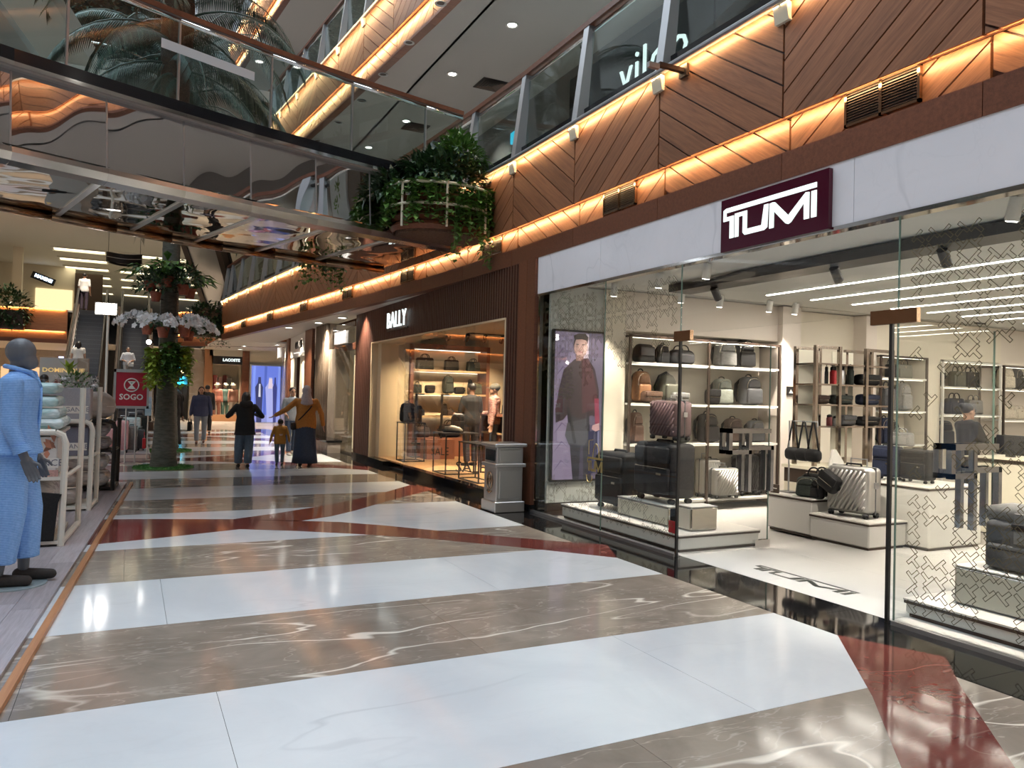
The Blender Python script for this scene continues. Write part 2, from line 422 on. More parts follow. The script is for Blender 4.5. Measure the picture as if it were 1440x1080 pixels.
for zz, nm in ((4.80, 'floor_upper'), (9.60, 'floor_third'), (14.35, 'floor_top')):
    f = struct(nm)
    for ya, yb in zip(SEAM, SEAM[1:]):
        obj('slab', B().prism([(xfac(ya)-.03, ya), (14, ya), (14, yb), (xfac(yb)-.03, yb)], zz, zz+.035), M_CEIL, f)
# soffit under the gallery and the ceilings over the galleries
def soffit(name, z, x1, m, ys=-12, ye=30.3, th=.04):
    c = struct(name)
    sm = [y for y in SEAM if ys-1e-3 <= y <= ye+1e-3]
    for ya, yb in zip(sm, sm[1:]):
        obj('ceiling_board', B().prism([(xfac(ya)+.10, ya), (x1, ya), (x1, yb), (xfac(yb)+.10, yb)], z, z+th), m, c)
    return c
soffit('ceiling', 3.335, 4.95, M_CEILW, 7.8)
soffit('ceiling_upper', 8.16, 5.30, M_CEIL)
c = struct('ceiling_gallery'); obj('ceiling_board', B().box(5.25, 14, -12, 60, 8.36, 8.42).box(5.25, 5.30, -12, 34, 8.16, 8.42), M_CEIL, c)
soffit('ceiling_third', 12.92, 14, M_CEIL)
c = struct('ceiling_top'); obj('ceiling_board', B().box(-16, 14, -16, -9, 22, 22.2).box(2.2, 14, -16, 60, 18.4, 18.6), M_CEIL, c)
# gallery shop wall on the upper floor with a lit shop front
wg = struct('wall_gallery')
obj('wall_panel', B().box(8.05, 8.2, -12, 60, 4.8, 8.4).box(8.6, 8.8, -12, 60, 9.6, 13), M_GALW, wg)
obj('shop_front_glow', B().box(8.02, 8.05, 7.4, 12.4, 5.6, 7.15), emi('gallery_glow', (.45, .75, .80), .8), wg)
obj('sign_band', B().box(7.98, 8.05, 6.4, 13.6, 7.15, 8.1), M_DARK, wg)
# ---- back and left sides of the atrium (seen in reflections)
wb = struct('wall_back'); obj('wall_panel', B().box(-16, 14, -16, -15.8, 0, 22), M_WALLG, wb)
wl = struct('wall_left')
obj('wall_panel', B().box(-11.2, -11, -16, 34, 0, 22), M_WALLG, wl)
for zz in (3.4, 8.2, 13): obj('gallery_edge', B().box(-11, -9.6, -16, 30, zz, zz+1.4), M_WOOD, wl)
for i in range(6): obj('unseen_shop_front', B().box(-10.99, -10.9, -14+7*i, -9+7*i, .2, 2.7), emi('shop_glow', (1, .85, .65), 1.1), wl)  # unseen lit shop panels, added for reflections in floor and glass
# ---- far end of the ground floor
wf = struct('wall_far')
obj('wall_panel', B().box(-14, 20, 75.8, 76, 0, 12), M_WALLC, wf)
obj('stone_wall', B().box(-14, -2.4, 47, 47.3, 0, 3.4).box(-2.4, 4.45, 56, 56.3, 0, 3.4), M_TAUPE, wf)
obj('left_gallery_wall', B().box(-14.2, -14, 34, 76, 0, 12), M_WALLC, wf)
cf = struct('ceiling_far')
obj('ceiling_board', B().box(-14, 3.2, 38.7, 56, 3.34, 3.4).box(2.9, 14, 30.5, 56, 3.34, 3.4), M_CEILW, cf)
obj('hall_ceiling', B().box(-14, 14, 30.4, 76, 8.2, 8.3), M_CEILW, cf)
ff = struct('floor_far')
obj('gallery_slab', B().box(-14, 14, 38.7, 76, 4.72, 4.8).box(3.05, 14, 30.4, 38.7, 4.72, 4.8), M_CEIL, ff)
def edge(wall, P0, P1, zb=3.33, zm=3.85, zt=4.8, rim=3.5, power=7, n=3):
    """plain timber gallery edge, light strips over both bands"""
    t = Vector((P1[0]-P0[0], P1[1]-P0[1], 0)); L = t.length; t.normalize(); nn = Vector((t.y, -t.x, 0)); O = Vector((*P0, 0))
    F = basis(O, t, -nn, (0, 0, 1))
    for i in range(n):
        a, b_ = L*i/n, L*(i+1)/n-.006
        obj('wood_panel', B().box(a, b_, 0, .05, zm, zt, F), M_WOOD, wall)
        obj('wood_panel', B().box(a, b_, .09, .12, rim, zm+.05, F), M_WOOD, wall)
    obj('rim_board', B().box(0, L, 0, .15, zb, rim, F), M_RIM, wall)
    for zz, yo in ((zt-.005, -.04), (zm-.004, .05)):
        l = area('led_strip', O+t*L/2-nn*yo+Vector((0, 0, zz)), L*.98, .03, power*L/1.65, (1, .56, .20)); l.rotation_euler = (Matrix.Rotation(math.atan2(t.y, t.x), 3, 'Z')@Matrix.Rotation(math.radians(50), 3, 'X')).to_euler()
we = struct('wall_far_gallery')
edge(we, (-13.5, 38.6), (-2.55, 38.6), n=6, power=12)
edge(we, (1.15, 38.4), (1.9, 35.9), n=1); edge(we, (1.9, 35.9), (3.6, 34.5), n=1); edge(we, (3.6, 34.5), (9, 31.3), n=3, power=4)
edge(we, (-13.5, 30.5), (3.2, 30.5), 8.2, 8.7, 9.6, 8.3, n=8, power=6)

# ---- lamp discs added without fittings to brighten galleries, far halls and soffit
for x, y in ((6.4, -6), (6.4, -1.5), (7.4, 9), (7.4, 13), (7.4, 17), (7.4, 22), (7.4, 4)): lamp_disc((x, y, 8.34), 34, (1, .93, .84), .2)
for x, y in ((6, 12), (6, 16), (6, 20), (6, 25)): lamp_disc((x, y, 12.9), 45, (1, .90, .78), .2)
for x in (-8, -5, -2, 1, 6):
    for y in (40.5, 45, 50): lamp_disc((x, y, 3.32), 60, (1, .78, .52), .2)
for x in (-6, -2, 2):
    for y in (33, 38): lamp_disc((x, y, 8.18), 90, (1, .86, .66), .22)
for x, y in ((4.55, 16.9), (4.6, 24.6), (4.4, 27.0), (4.2, 29.2), (6, 32.5), (3.2, 36.3), (6.2, 35)): lamp_disc((x, y, 3.325), 55, SOFT, .14)
# ================================================================== GALLERY BALUSTRADES AND FOOTBRIDGE
def balustrade(name, label, z, ys, ye, sub=True, k0=0):
    t = thing(name, label, 'railing', (0, 0, 0))
    sm = [y for y in SEAM if ys-.01 <= y <= ye+.01]
    for y in sm:
        x = xfac(y); d = Vector((0, 0, 0))
        p = B().prism([(x-.035, z-.02), (x+.12, z-.02), (x+.215, z+1.27), (x+.13, z+1.27)], y-.06, y+.06, lambda a, b_, h: (a, h, b_))
        obj('post', p, M_GREYSTEEL, t)
        obj('bracket', B().prism([(x-.06, z-.02), (x+.03, z-.02), (x+.03, z-.17), (x-.03, z-.17)], y-.075, y+.075, lambda a, b_, h: (a, h, b_)), M_CREAM, t)
        obj('clamp', B().cyl((x+.16, y+.07, z+1.06), (x+.16, y+.15, z+1.06), .035, n=8), M_BLKMET, t)
    for ya, yb in zip(sm, sm[1:]):
        xa, xb = xfac(ya), xfac(yb)
        obj('glass_pane', B().prism([(xa+.17, ya+.09), (xa+.18, ya+.09), (xb+.18, yb-.03), (xb+.17, yb-.03)], z+.2, z+1.14), M_GLASSR, t)
        obj('base_rail', B().prism([(xa+.08, ya+.06), (xa+.2, ya+.06), (xb+.2, yb-.06), (xb+.08, yb-.06)], z+.03, z+.2), M_DARK, t)
        obj('edge_rail', B().tube([(xa-.045, ya, z+.02), (xb-.045, yb, z+.02)], .028, 8), M_GREYSTEEL, t, smooth=40)
        obj('handrail', B().prism([(xa+.12, ya), (xa+.25, ya), (xb+.25, yb), (xb+.12, yb)], z+1.24, z+1.31), M_RIM, t)
        obj('rail_tube', B().tube([(xa+.19, ya, z+1.19), (xb+.19, yb, z+1.19)], .022, 6), M_CHROME, t, smooth=True)
    return t
balustrade('balustrade', 'glass balustrade with tapered grey posts on the lowest gallery above the sign board', 4.80, 2.95-1.652*4, 30.3)
balustrade('balustrade', 'glass balustrade on the gallery one floor higher up', 9.60, 9.5, 30.3)
balustrade('balustrade', 'glass balustrade on the highest gallery in view', 14.35, 20, 30.3)
# footbridge: plan polylines of the near and the far edge
NE = [(-6.5, 6.0), (-3, 8.1), (-1.28, 9.10), (0, 9.65), (1.2, 10.13), (2.5, 10.55), (3.5, 10.82), (4.56, 11.05)]
FE = [(-6.9, 9.0), (-3.6, 11.1), (-1.63, 12.17), (-.39, 12.85), (1.17, 13.55), (2.7, 13.95), (4.28, 14.2)]
def resample(pl, step):
    out = [Vector((*pl[0], 0))]; acc = 0
    # smooth by Catmull-Rom first
    q = []
    P = [Vector((*p, 0)) for p in pl]
    for i in range(len(P)-1):
        p0, p1, p2, p3 = P[max(i-1, 0)], P[i], P[i+1], P[min(i+2, len(P)-1)]
        for k in range(12):
            u = k/12; q.append(.5*((2*p1)+(p2-p0)*u+(2*p0-5*p1+4*p2-p3)*u*u+(3*p1-p0-3*p2+p3)*u**3))
    q.append(P[-1])
    for a, b_ in zip(q, q[1:]):
        acc += (b_-a).length
        if acc >= step: out.append(b_); acc = 0
    if (out[-1]-q[-1]).length > step*.4: out.append(q[-1])
    else: out[-1] = q[-1]
    return out
br = thing('footbridge', 'mirror-clad footbridge with glass balustrade and wooden handrail crossing above the corridor', 'bridge')
ne = resample(NE, .84); fe = resample(FE, .84)
def seg(pts, i, off, a=.004):
    t = (pts[i+1]-pts[i]).normalized(); n = Vector((t.y, -t.x, 0))
    return pts[i]+t*a+n*off, pts[i+1]-t*a+n*off, t, n
for i in range(len(ne)-1):
    p, q, t, n = seg(ne, i, 0)
    F = basis(p, t, -n, (0, 0, 1)); L = (q-p).length
    LEAN = [(0, 3.9), (.074, 4.72), (.097, 4.72), (.02, 3.9)]; ALONG = lambda a, b_, h: (h, a, b_)
    obj('mirror_panel', B().prism(LEAN, 0, L, ALONG, F), M_MIRROR, br)
    obj('joint_strip', B().prism([(a-.006, b_) for a, b_ in LEAN], -.012, .004, ALONG, F), M_STEEL, br)
    obj('edge_trim', B().box(-.004, L+.004, -.03, .05, 4.72, 4.765, F), M_CHROME, br)
    obj('base_rail', B().box(-.004, L+.004, -.015, .06, 4.765, 4.90, F), M_DARK, br)
    obj('lower_trim', B().prism([(-.03, 3.90), (-.05, 3.84), (-.02, 3.76), (.10, 3.73), (.16, 3.80), (.16, 3.90)], -.003, L+.003, ALONG, F), mat('soft_chrome', (.66, .63, .61), .16, 1), br)
    obj('inner_trim', B().box(-.003, L+.003, .42, .52, 3.84, 3.90, F), mat('soft_chrome'), br)
for i in range(len(fe)-1):
    p, q, t, n = seg(fe, i, 0); n = -n
    F = basis(p, t, -n, (0, 0, 1)); L = (q-p).length
    obj('mirror_panel', B().box(0, L, 0, .02, 3.9, 4.72, F), M_MIRROR, br)
    obj('lower_trim', B().tube([tuple(p+Vector((0, 0, 3.86))), tuple(q+Vector((0, 0, 3.86)))], .055, 8), M_BRONZE, br, smooth=True)
n_ = min(len(ne), len(fe))
def lerp2(pts, u):
    k = u*(len(pts)-1); i = min(int(k), len(pts)-2); return pts[i].lerp(pts[i+1], k-i)
NU = 11
for i in range(NU):
    a0, a1 = lerp2(ne, i/NU), lerp2(ne, (i+1)/NU); b0, b1 = lerp2(fe, i/NU), lerp2(fe, (i+1)/NU)
    for (u0, u1) in ((0, .18), (.18, 1)):
        c0, c1, d1, d0 = a0.lerp(b0, u0), a1.lerp(b1, u0), a1.lerp(b1, u1), a0.lerp(b0, u1)
        cen = (c0+c1+d0+d1)/4
        pl = [tuple((p+(cen-p)*.012)[:2]) for p in (c0, c1, d1, d0)]
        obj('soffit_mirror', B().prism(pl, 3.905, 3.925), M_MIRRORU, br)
    if i:
        t = (b0-a0).normalized(); s_ = Vector((t.y, -t.x, 0))*.035
        obj('soffit_rib', B().prism([tuple((a0-s_)[:2]), tuple((a0+s_)[:2]), tuple((b0+s_)[:2]), tuple((b0-s_)[:2])], 3.885, 3.91), M_STEEL, br)
dk = [tuple(p[:2]) for p in ne]+[tuple(p[:2]) for p in reversed(fe)]
obj('deck', B().prism(dk, 4.70, 4.76), M_CEIL, br)
gl = resample(NE, 1.2); gf = resample(FE, 1.2)
for pts, sg in ((gl, 1), (gf, -1)):
    for i in range(len(pts)-1):
        p, q, t, n = seg(pts, i, -.02*sg, .006)
        F = basis(p, t, n*sg, (0, 0, 1)); L = (q-p).length
        obj('glass_pane', B().box(0, L, -.006, .006, 4.9, 5.84, F), M_GLASSR, br)
        obj('pane_clamp', B().box(-.012, .008, -.02, .02, 4.9, 5.84, F), M_STEEL, br)
        obj('rail_tube', B().tube([tuple(p+Vector((0, 0, 5.86))), tuple(q+Vector((0, 0, 5.86)))], .028, 8), M_CHROME, br, smooth=True)
        obj('handrail', B().box(-.006, L+.006, -.09, .03, 5.90, 5.965, F), M_RIM, br)
# sign strip stuck on the bridge glass
F = basis(Vector((.17, 9.66, 0)), Vector((1.2, .5, 0)).normalized(), Vector((.5, -1.2, 0)).normalized(), (0, 0, 1))
st = tag(obj('notice_strip', B().box(.02, 1.2, .03, .034, 5.42, 5.53, F), mat('frosted_vinyl', (.62, .64, .66), .5)), 'pale frosted vinyl strip stuck on the footbridge glass', 'sticker')
# ================================================================== SHOP FRONTS ON THE NEAR SIDE
XF = 4.73
wsf = struct('wall_shop_front')
for a, b_ in ((-6, -2.6), (-2.6, .6), (.6, 3.9), (3.9, 7.3), (7.3, 8.785)):
    obj('stone_panel', B().box(XF+.006, XF+.2, a, b_-.004, 2.845, 3.332), M_FASCIA, wsf)
obj('trim_strip', B().box(XF-.006, XF+.1, -6, 8.785, 2.815, 2.845), M_CHROME, wsf)
for y0, y1 in ((8.79, 9.02), (9.025, 9.26)):
    obj('column_board', B().box(XF-.03, XF+.3, y0, y1, .09, 3.33), M_RIM, wsf)
obj('column_foot', B().box(XF-.045, XF+.3, 8.78, 9.27, 0, .09), M_BLACK, wsf)
obj('mirror_jamb', B().box(XF, XF+.05, 8.69, 8.785, .05, 2.82), M_CHROME, wsf)
# --- dark slatted front of the second shop
obj('slat_backing', B().box(XF+.03, XF+.08, 9.27, 16.45, 2.62, 3.33).box(XF+.03, XF+.08, 9.27, 9.72, .1, 2.62).box(XF+.03, XF+.08, 16.42, 17.8, .1, 3.33), M_DWOOD, wsf)
sl = B(); y = 9.29
while y < 17.75:
    z0 = .1 if (y < 9.68 or y > 16.43) else 2.60
    sl.box(XF, XF+.03, y, y+.058, z0, 3.33); y += .084
obj('wood_slats', sl, M_DWOOD, wsf, kind='stuff')
obj('slat_foot', B().box(XF-.02, XF+.08, 16.42, 17.8, 0, .1), M_BLACK, wsf)
obj('window_liner', B().box(XF-.01, XF+.5, 9.70, 16.40, 2.585, 2.615).box(XF-.01, XF+.4, 16.36, 16.42, .1, 2.6).box(XF, XF+.05, 9.69, 9.73, .1, 2.6), M_WALLB, wsf)
def pane(parent, y0, y1, z0, z1, x=XF, m=M_GLASS, nm='glass_pane'):
    return obj(nm, B().box(x-.005, x+.005, y0, y1, z0, z1), m, parent)
w2 = struct('window_2')
for a, b_ in ((9.73, 11.2), (11.2, 12.6), (12.6, 14.1)): pane(w2, a+.003, b_-.003, .12, 2.6)
pane(w2, 14.103, 16.36, .1, 2.6, XF+.3)
for a, b_ in ((9.3, 11.6), (11.6, 13.9)): obj('sill_stone', B().box(XF-.05, XF+.1, a, b_-.003, .0, .12), M_BLACK, w2)
obj('sill_stone', B().box(XF-.05, XF+.33, 15.2, 16.42, 0, .1), M_BLACK, w2)
# --- glazing of the luggage shop
w1 = struct('window_1')
for a, b_ in ((5.845, 7.16), (7.166, 8.69)): pane(w1, a, b_, .03, 2.815, m=M_GLASSF)
for a, b_ in ((.2, 1.9), (1.906, 3.505), (-2, .194)): pane(w1, a, b_, .03, 2.815, m=M_GLASSF)
pane(w1, 3.515, 5.835, 2.14, 2.815, nm='transom_pane')
for y in (7.163, 5.84, 3.51, 1.903): obj('glass_edge_strip', B().box(XF-.006, XF+.006, y-.004, y+.004, .03, 2.815), M_EDGE, w1)
for a, b_ in ((5.84, 8.78), (-2, 3.51)): obj('floor_channel', B().box(XF-.03, XF+.03, a, b_, 0, .03), M_STEEL, w1)
obj('patch_fitting', B().box(XF-.02, XF+.02, 3.36, 3.72, 2.07, 2.17), M_BRONZE, w1)
obj('patch_fitting', B().box(XF-.02, XF+.02, 5.68, 5.92, 2.07, 2.17), M_BRONZE, w1)
# printed lattice of outlined letter T on the film glass
def lattice(y0, y1, z0, z1, keep, xx, flip=1):
    b_ = B(); s_ = .070; r2 = math.sqrt(.5); lw = .0045
    Tt = [(-.045, .027), (.045, .027), (.045, .005), (.012, .005), (.012, -.050), (-.012, -.050), (-.012, .005), (-.045, .005)]
    ni = int((y1-y0+z1-z0)/s_)+2
    for i in range(-ni, ni):
        for j in range(-ni, ni):
            y_, z_ = (y0+y1)/2+(i-j)*s_*r2, (z0+z1)/2+(i+j)*s_*r2
            if not (y0+.04 < y_ < y1-.04 and z0+.04 < z_ < z1-.04) or not keep(y_, z_): continue
            if (i+j) % 2 == 0 or (i % 8 in (3, 4, 5) and j % 8 in (3, 4, 5)): continue
            a = math.radians((45 if i % 2 else -45)+(180 if ((i+j-1)//2) % 2 else 0))
            pt = [(y_+flip*(p*math.cos(a)-q*math.sin(a)), z_+p*math.sin(a)+q*math.cos(a)) for p, q in Tt]
            for (p, q) in zip(pt, pt[1:]+pt[:1]):
                d = Vector((q[0]-p[0], q[1]-p[1])); d.normalize(); n = Vector((-d.y, d.x))*lw/2
                b_.quad(*[(xx, *(Vector(v)+sg*n+e*d*lw/2)) for v, sg, e in ((p, 1, -1), (q, 1, 1), (q, -1, 1), (p, -1, -1))])
    return b_
M_GOLDP = mat('gold_print', (.13, .11, .06), .5, .2)
def dec(*a): return obj('printed_lattice', lattice(*a), M_GOLDP, w1, kind='stuff')
dec(5.9, 8.66, .12, 2.75, lambda y, z: z > 2.0+.22*math.sin(y*9)-(y-6.9)*.22 or z < .42+.1*math.sin(y*7), XF-.008)
dec(-1, 3.47, .06, 2.75, lambda y, z: z > 1.9+.3*math.sin(y*8) or z < 1.05+.3*math.sin(y*7+1) or (z < 1.9 and math.sin(y*23+z*17) > .62), XF-.008)
# small gold emblem on the glass: luggage outline over the letters
def logo_tumi(b_, mp, t0, t1):
    K = lambda pl: b_.prism(pl, t0, t1, mp)
    K([(.03, .80), (.06, .83), (.905, .83), (.905, .745), (.06, .745), (.06, .73), (.03, .73)]); K([(.03, .73), (.06, .73), (.06, .665), (.14, .665), (.14, .25), (.098, .25), (.098, .59), (.03, .59)])
    K([(.152, .25), (.152, .69), (.275, .69), (.275, .35), (.235, .30), (.235, .615), (.19, .615), (.19, .25)])
    K([(.235, .30), (.275, .35), (.42, .35), (.445, .25), (.255, .25)]); K([(.42, .35), (.445, .25), (.475, .29), (.483, .70), (.443, .70)])
    K([(.495, .25), (.495, .69), (.525, .70), (.535, .64), (.535, .25)]); K([(.525, .70), (.545, .69), (.667, .40), (.667, .25), (.645, .27), (.535, .54), (.535, .64)])
    K([(.667, .40), (.667, .25), (.69, .27), (.80, .54), (.80, .64), (.815, .71)]); K([(.80, .64), (.815, .71), (.845, .70), (.845, .26), (.803, .26)])
    K([(.863, .26), (.863, .70), (.905, .70), (.905, .26)]); return b_
g = B(); E_ = lambda u, v, h: (XF-.009-h, 7.46-.36*u, .60+.28*v)
logo_tumi(g, E_, 0, .001)
for pl in ([(7.42, .86), (7.42, 1.02), (7.34, 1.03)],): g.tube([(XF-.01, *p) for p in pl], .005, 4)
g.tube([(XF-.01, 7.27-.065*math.cos(a)*1.0+.0, .82+.17*math.sin(a)) for a in [PI*k/10 for k in range(11)]], .006, 4)
g.tube([(XF-.01, 7.40-.06*math.cos(a), .62-.08*math.sin(a)) for a in [PI*k/8 for k in range(9)]], .006, 4)
tag(obj('glass_emblem', g, mat('gold_foil', (.55, .42, .16), .3, .7)), 'small gold luggage emblem with shop lettering on the glass by the black suitcase', 'emblem')
# --- the two glass door leaves, both standing open into the shop
def door(n, y, sgn):
    d = struct(n)
    d2 = B().box(XF+.02, 5.90, y-.006, y+.006, .02, 2.09)
    obj('glass_leaf', d2, M_GLASS, d)
    obj('edge_rod', B().box(XF-.012, XF+.012, y-.012, y+.012, .0, 2.1), M_BLKMET, d)
    obj('free_edge', B().box(5.897, 5.905, y-.006, y+.006, .02, 2.09), M_EDGE, d)
    obj('bottom_patch', B().box(5.72, 5.92, y-.02, y+.02, .02, .10), M_CHROME, d)
    for s_ in (-1, 1):
        h = B(); yy = y+s_*.05; r = .022
        for (xa, xb, za, zb) in ((5.30, 5.86, 1.19, 1.235), (5.30, 5.345, .98, 1.235), (5.30, 5.60, .98, 1.02), (5.56, 5.60, .60, 1.19), (5.60, 5.90, 1.02, 1.06), (5.86, 5.90, .60, 1.06)):
            h.box(xa, xb, yy-r, yy+r, za, zb)
        for xx in (5.32, 5.58, 5.88): h.box(xx-.015, xx+.015, min(y, yy), max(y, yy), 1.02, 1.05)
        obj('handle', h, M_PULL, d)
door('door_1', 5.84, 1); door('door_2', 3.56, -1)
# ---- shop sign: wine red board with lit letters
sg = thing('shop_sign', 'wine-red sign board with lit white letters above the luggage shop doorway', 'sign', (XF-.02, 0, 0))
obj('board', B().box(-.015, .03, 4.09, 5.27, 2.832, 3.298), mat('wine_board', (.060, .004, .017), .16), sg)
SM = lambda u, v, h: (-.016-h, 5.27-1.18*u, 2.825+.47*v)
lt = logo_tumi(B(), SM, 0, .006); obj('lettering', lt, E_SIGN, sg)
g = thing('floor_lettering', 'black inlaid shop name on the white threshold floor', 'sign', (0, 0, 0))
obj('lettering', logo_tumi(B(), lambda u, v, h: (5.0+.30*v, 5.30-1.22*u, .0015+h), 0, .001), mat('black_inlay', (.03, .035, .03), .3), g)
# ================================================================== BAGS AND LUGGAGE (one maker per kind, then copies)
CM = {}
for k, c_ in dict(black=(.011, .011, .012), char=(.026, .026, .029), grey=(.20, .195, .19), slate=(.060, .062, .068), sage=(.235, .25, .215), olive=(.085, .085, .060), tan=(.33, .155, .07),
                  brown=(.16, .085, .055), brownblack=(.045, .028, .022), dgreen=(.030, .036, .032), navy=(.022, .028, .055), cream=(.60, .53, .42), maroon=(.16, .022, .026), red=(.55, .02, .03), pale=(.5, .5, .5)).items():
    CM[k] = fabric('leather_'+k, c_, .48, .18, 40, .12)
for k in ('black', 'char', 'dgreen', 'navy', 'brownblack'): CM[k].node_tree.nodes['Principled BSDF'].inputs['Specular IOR Level'].default_value = .22; CM[k].node_tree.nodes['Principled BSDF'].inputs['Roughness'].default_value = .62
CM['steel'] = M_STEEL
CM['silver'] = mat('silver_shell', (.62, .60, .57), .28, .85)
CM['pink'] = fabric('pink_shell', (.72, .42, .44), .3, .05)
CM['mauve'] = mat('mauve_shell', (.20, .125, .13), .25, .3)
M_BUCK = mat('bag_metal', (.55, .50, .42), .25, 1)
def arc(x0, x1, z0, h, y=0, n=9, lean=0):
    return [((x0+x1)/2-(x1-x0)/2*math.cos(PI*k/n), y+lean*math.sin(PI*k/n), z0+h*math.sin(PI*k/n)**.7) for k in range(n+1)]
def mk_backpack(t):     # .30 x .16 x .42
    obj('body', B().rbox((0, 0, .205), (.30, .15, .41), .07, 4, taper=.82), None, t, 50)
    obj('front_pocket', B().rbox((0, -.085, .13), (.235, .05, .22), .045, 3, taper=.92), None, t, 50)
    obj('upper_pocket', B().rbox((0, -.078, .305), (.19, .03, .10), .04, 3, taper=.8), None, t, 50)
    obj('top_handle', B().tube(arc(-.045, .045, .395, .045, .02), .009, 6), CM['black'], t, True)
    obj('zipper', B().tube([(x*.95, -.074, z) for x, y, z in arc(-.118, .118, .22, .165)], .004, 5), M_BUCK, t)
    for s in (-1, 1): obj('shoulder_strap', B().tube([(s*.07, .07, .38), (s*.09, .12, .3), (s*.10, .12, .16), (s*.12, .075, .05)], [.012, .02, .018, .008], 6), CM['black'], t, True)
def mk_duffel(t):       # .50 x .24 x .26
    obj('body', B().rbox((0, 0, .12), (.50, .23, .235), .09, 4, taper=.9), None, t, 50)
    obj('front_pocket', B().rbox((0, -.12, .095), (.34, .03, .13), .04, 3), None, t, 50)
    for s in (-1, 1): obj('carry_handle', B().tube(arc(-.10, .10, .20, .11, s*.07), .010, 6), CM['black'], t, True)
    obj('zipper', B().tube([(-.2, 0, .236), (.2, 0, .236)], .005, 5), M_BUCK, t)
    for s in (-1, 1): obj('end_tab', B().rbox((s*.252, 0, .13), (.02, .09, .05), .008, 1), CM['black'], t)
def mk_tote(t):         # .36 x .14 x .34 with handles
    obj('body', B().rbox((0, 0, .125), (.36, .13, .25), .03, 3, taper=.9), None, t, 50)
    obj('front_panel', B().rbox((0, -.07, .10), (.26, .014, .15), .02, 2), None, t, 50)
    for s in (-1, 1): obj('carry_handle', B().tube(arc(-.075, .075, .235, .095, s*.04), .009, 6), None, t, True)
    obj('clasp', B().rbox((0, -.073, .20), (.03, .012, .03), .004, 1), M_BUCK, t)
def mk_pouch(t):        # .22 x .12 x .14
    obj('body', B().rbox((0, 0, .068), (.22, .11, .135), .04, 3), None, t, 50)
    obj('flap', B().rbox((0, -.052, .10), (.20, .02, .06), .018, 2), None, t, 50)
    obj('zipper', B().tube([(-.085, -.054, .065), (.085, -.054, .065)], .004, 5), M_BUCK, t)
    obj('side_loop', B().tube([(.108, 0, .09), (.128, 0, .08), (.128, 0, .06), (.108, 0, .05)], .006, 5), CM['black'], t, True)
def mk_flatbag(t):
    obj('body', B().rbox((0, 0, .10), (.36, .16, .20), .07, 4, taper=.75), None, t, 50)
    obj('flap', B().rbox((-.02, -.085, .12), (.26, .02, .10), .03, 2), None, t, 50)
def mk_sling(t):
    obj('body', B().rbox((0, 0, .15), (.30, .16, .28), .10, 4, taper=.7), None, t, 50)
    obj('front_pocket', B().rbox((.02, -.085, .12), (.18, .05, .15), .05, 3), None, t, 50)
    obj('strap', B().tube([(-.12, .02, .06), (-.17, 0, .16), (-.12, -.02, .27), (0, 0, .31), (.11, .02, .26)], .014, 6), CM['black'], t, True)
def mk_bottle(t):       # .07 x .24
    obj('body', B().lathe([(.001, 0), (.034, 0), (.036, .01), (.036, .165), (.028, .185), (.028, .19)], 14), None, t, 40)
    obj('cap', B().lathe([(.030, .187), (.031, .19), (.031, .225), (.022, .235), (.001, .235)], 14), CM['black'], t, 40)
    obj('cap_loop', B().tube(arc(-.014, .014, .232, .015, n=6), .004, 5), CM['black'], t, True)
def mk_suitcase(t):     # .40 x .24 x .60, hard shell with diagonal ribs
    obj('shell', B().rbox((0, 0, .315), (.40, .235, .53), .05, 4), None, t, 50)
    r_ = B()
    for i in range(-6, 10):
        x0 = i*.042; pts = []
        for k in range(2):
            z = .09+.45*k; x = x0-.11+.20*k
            pts.append((x, z))
        (xa, za), (xb, zb) = pts
        def cx(x): return max(-.165, min(.165, x))
        if (xa < -.165 and xb < -.165) or (xa > .165 and xb > .165): continue
        sl = (zb-za)/(xb-xa)
        A = (cx(xa), za+(cx(xa)-xa)*sl); C = (cx(xb), za+(cx(xb)-xa)*sl)
        for yy in (-.1175, .1175): r_.tube([(A[0], yy, A[1]), (C[0], yy, C[1])], .011, 5)
    obj('ribs', r_, None, t, True)
    obj('seam_frame', B().rbox((0, 0, .315), (.408, .022, .538), .05, 4), CM['slate'], t, 50)
    obj('top_handle', B().tube([(-.07, 0, .575), (-.065, 0, .605), (.065, 0, .605), (.07, 0, .575)], .011, 6), CM['black'], t, True)
    obj('trolley_handle', B().tube([(-.075, .08, .56), (-.075, .08, .66), (.075, .08, .66), (.075, .08, .56)], .008, 6), M_STEEL, t)
    obj('lock', B().cbox((.206, 0, .38), (.012, .05, .07)), M_STEEL, t)
    for sx in (-1, 1):
        for sy in (-1, 1):
            w_ = obj('wheel', B().cyl((sx*.16-.014, sy*.085, .026), (sx*.16+.014, sy*.085, .026), .026, n=12), CM['black'], t, 40)
            obj('wheel_fork', B().rbox((sx*.16, sy*.085, .045), (.045, .05, .03), .01, 1), CM['slate'], w_)
def mk_softcase(t):     # .44 x .28 x .68 soft-sided upright
    obj('body', B().rbox((0, 0, .37), (.44, .26, .62), .05, 3), None, t, 50)
    obj('front_pocket', B().rbox((0, -.14, .25), (.38, .04, .30), .03, 2), None, t, 50)
    obj('upper_pocket', B().rbox((0, -.14, .54), (.38, .04, .18), .03, 2), None, t, 50)
    obj('top_handle', B().tube([(-.09, 0, .67), (-.08, 0, .70), (.08, 0, .70), (.09, 0, .67)], .013, 6), CM['black'], t, True)
    obj('zipper', B().tube([(-.17, -.162, .40), (.17, -.162, .40)], .005, 5), M_BUCK, t)
    obj('name_plate', B().cbox((.1, -.164, .33), (.05, .006, .025)), M_BUCK, t)
    for sx in (-1, 1):
        for sy in (-1, 1): obj('wheel', B().cyl((sx*.17-.015, sy*.09, .03), (sx*.17+.015, sy*.09, .03), .03, n=12), CM['black'], t, 40)
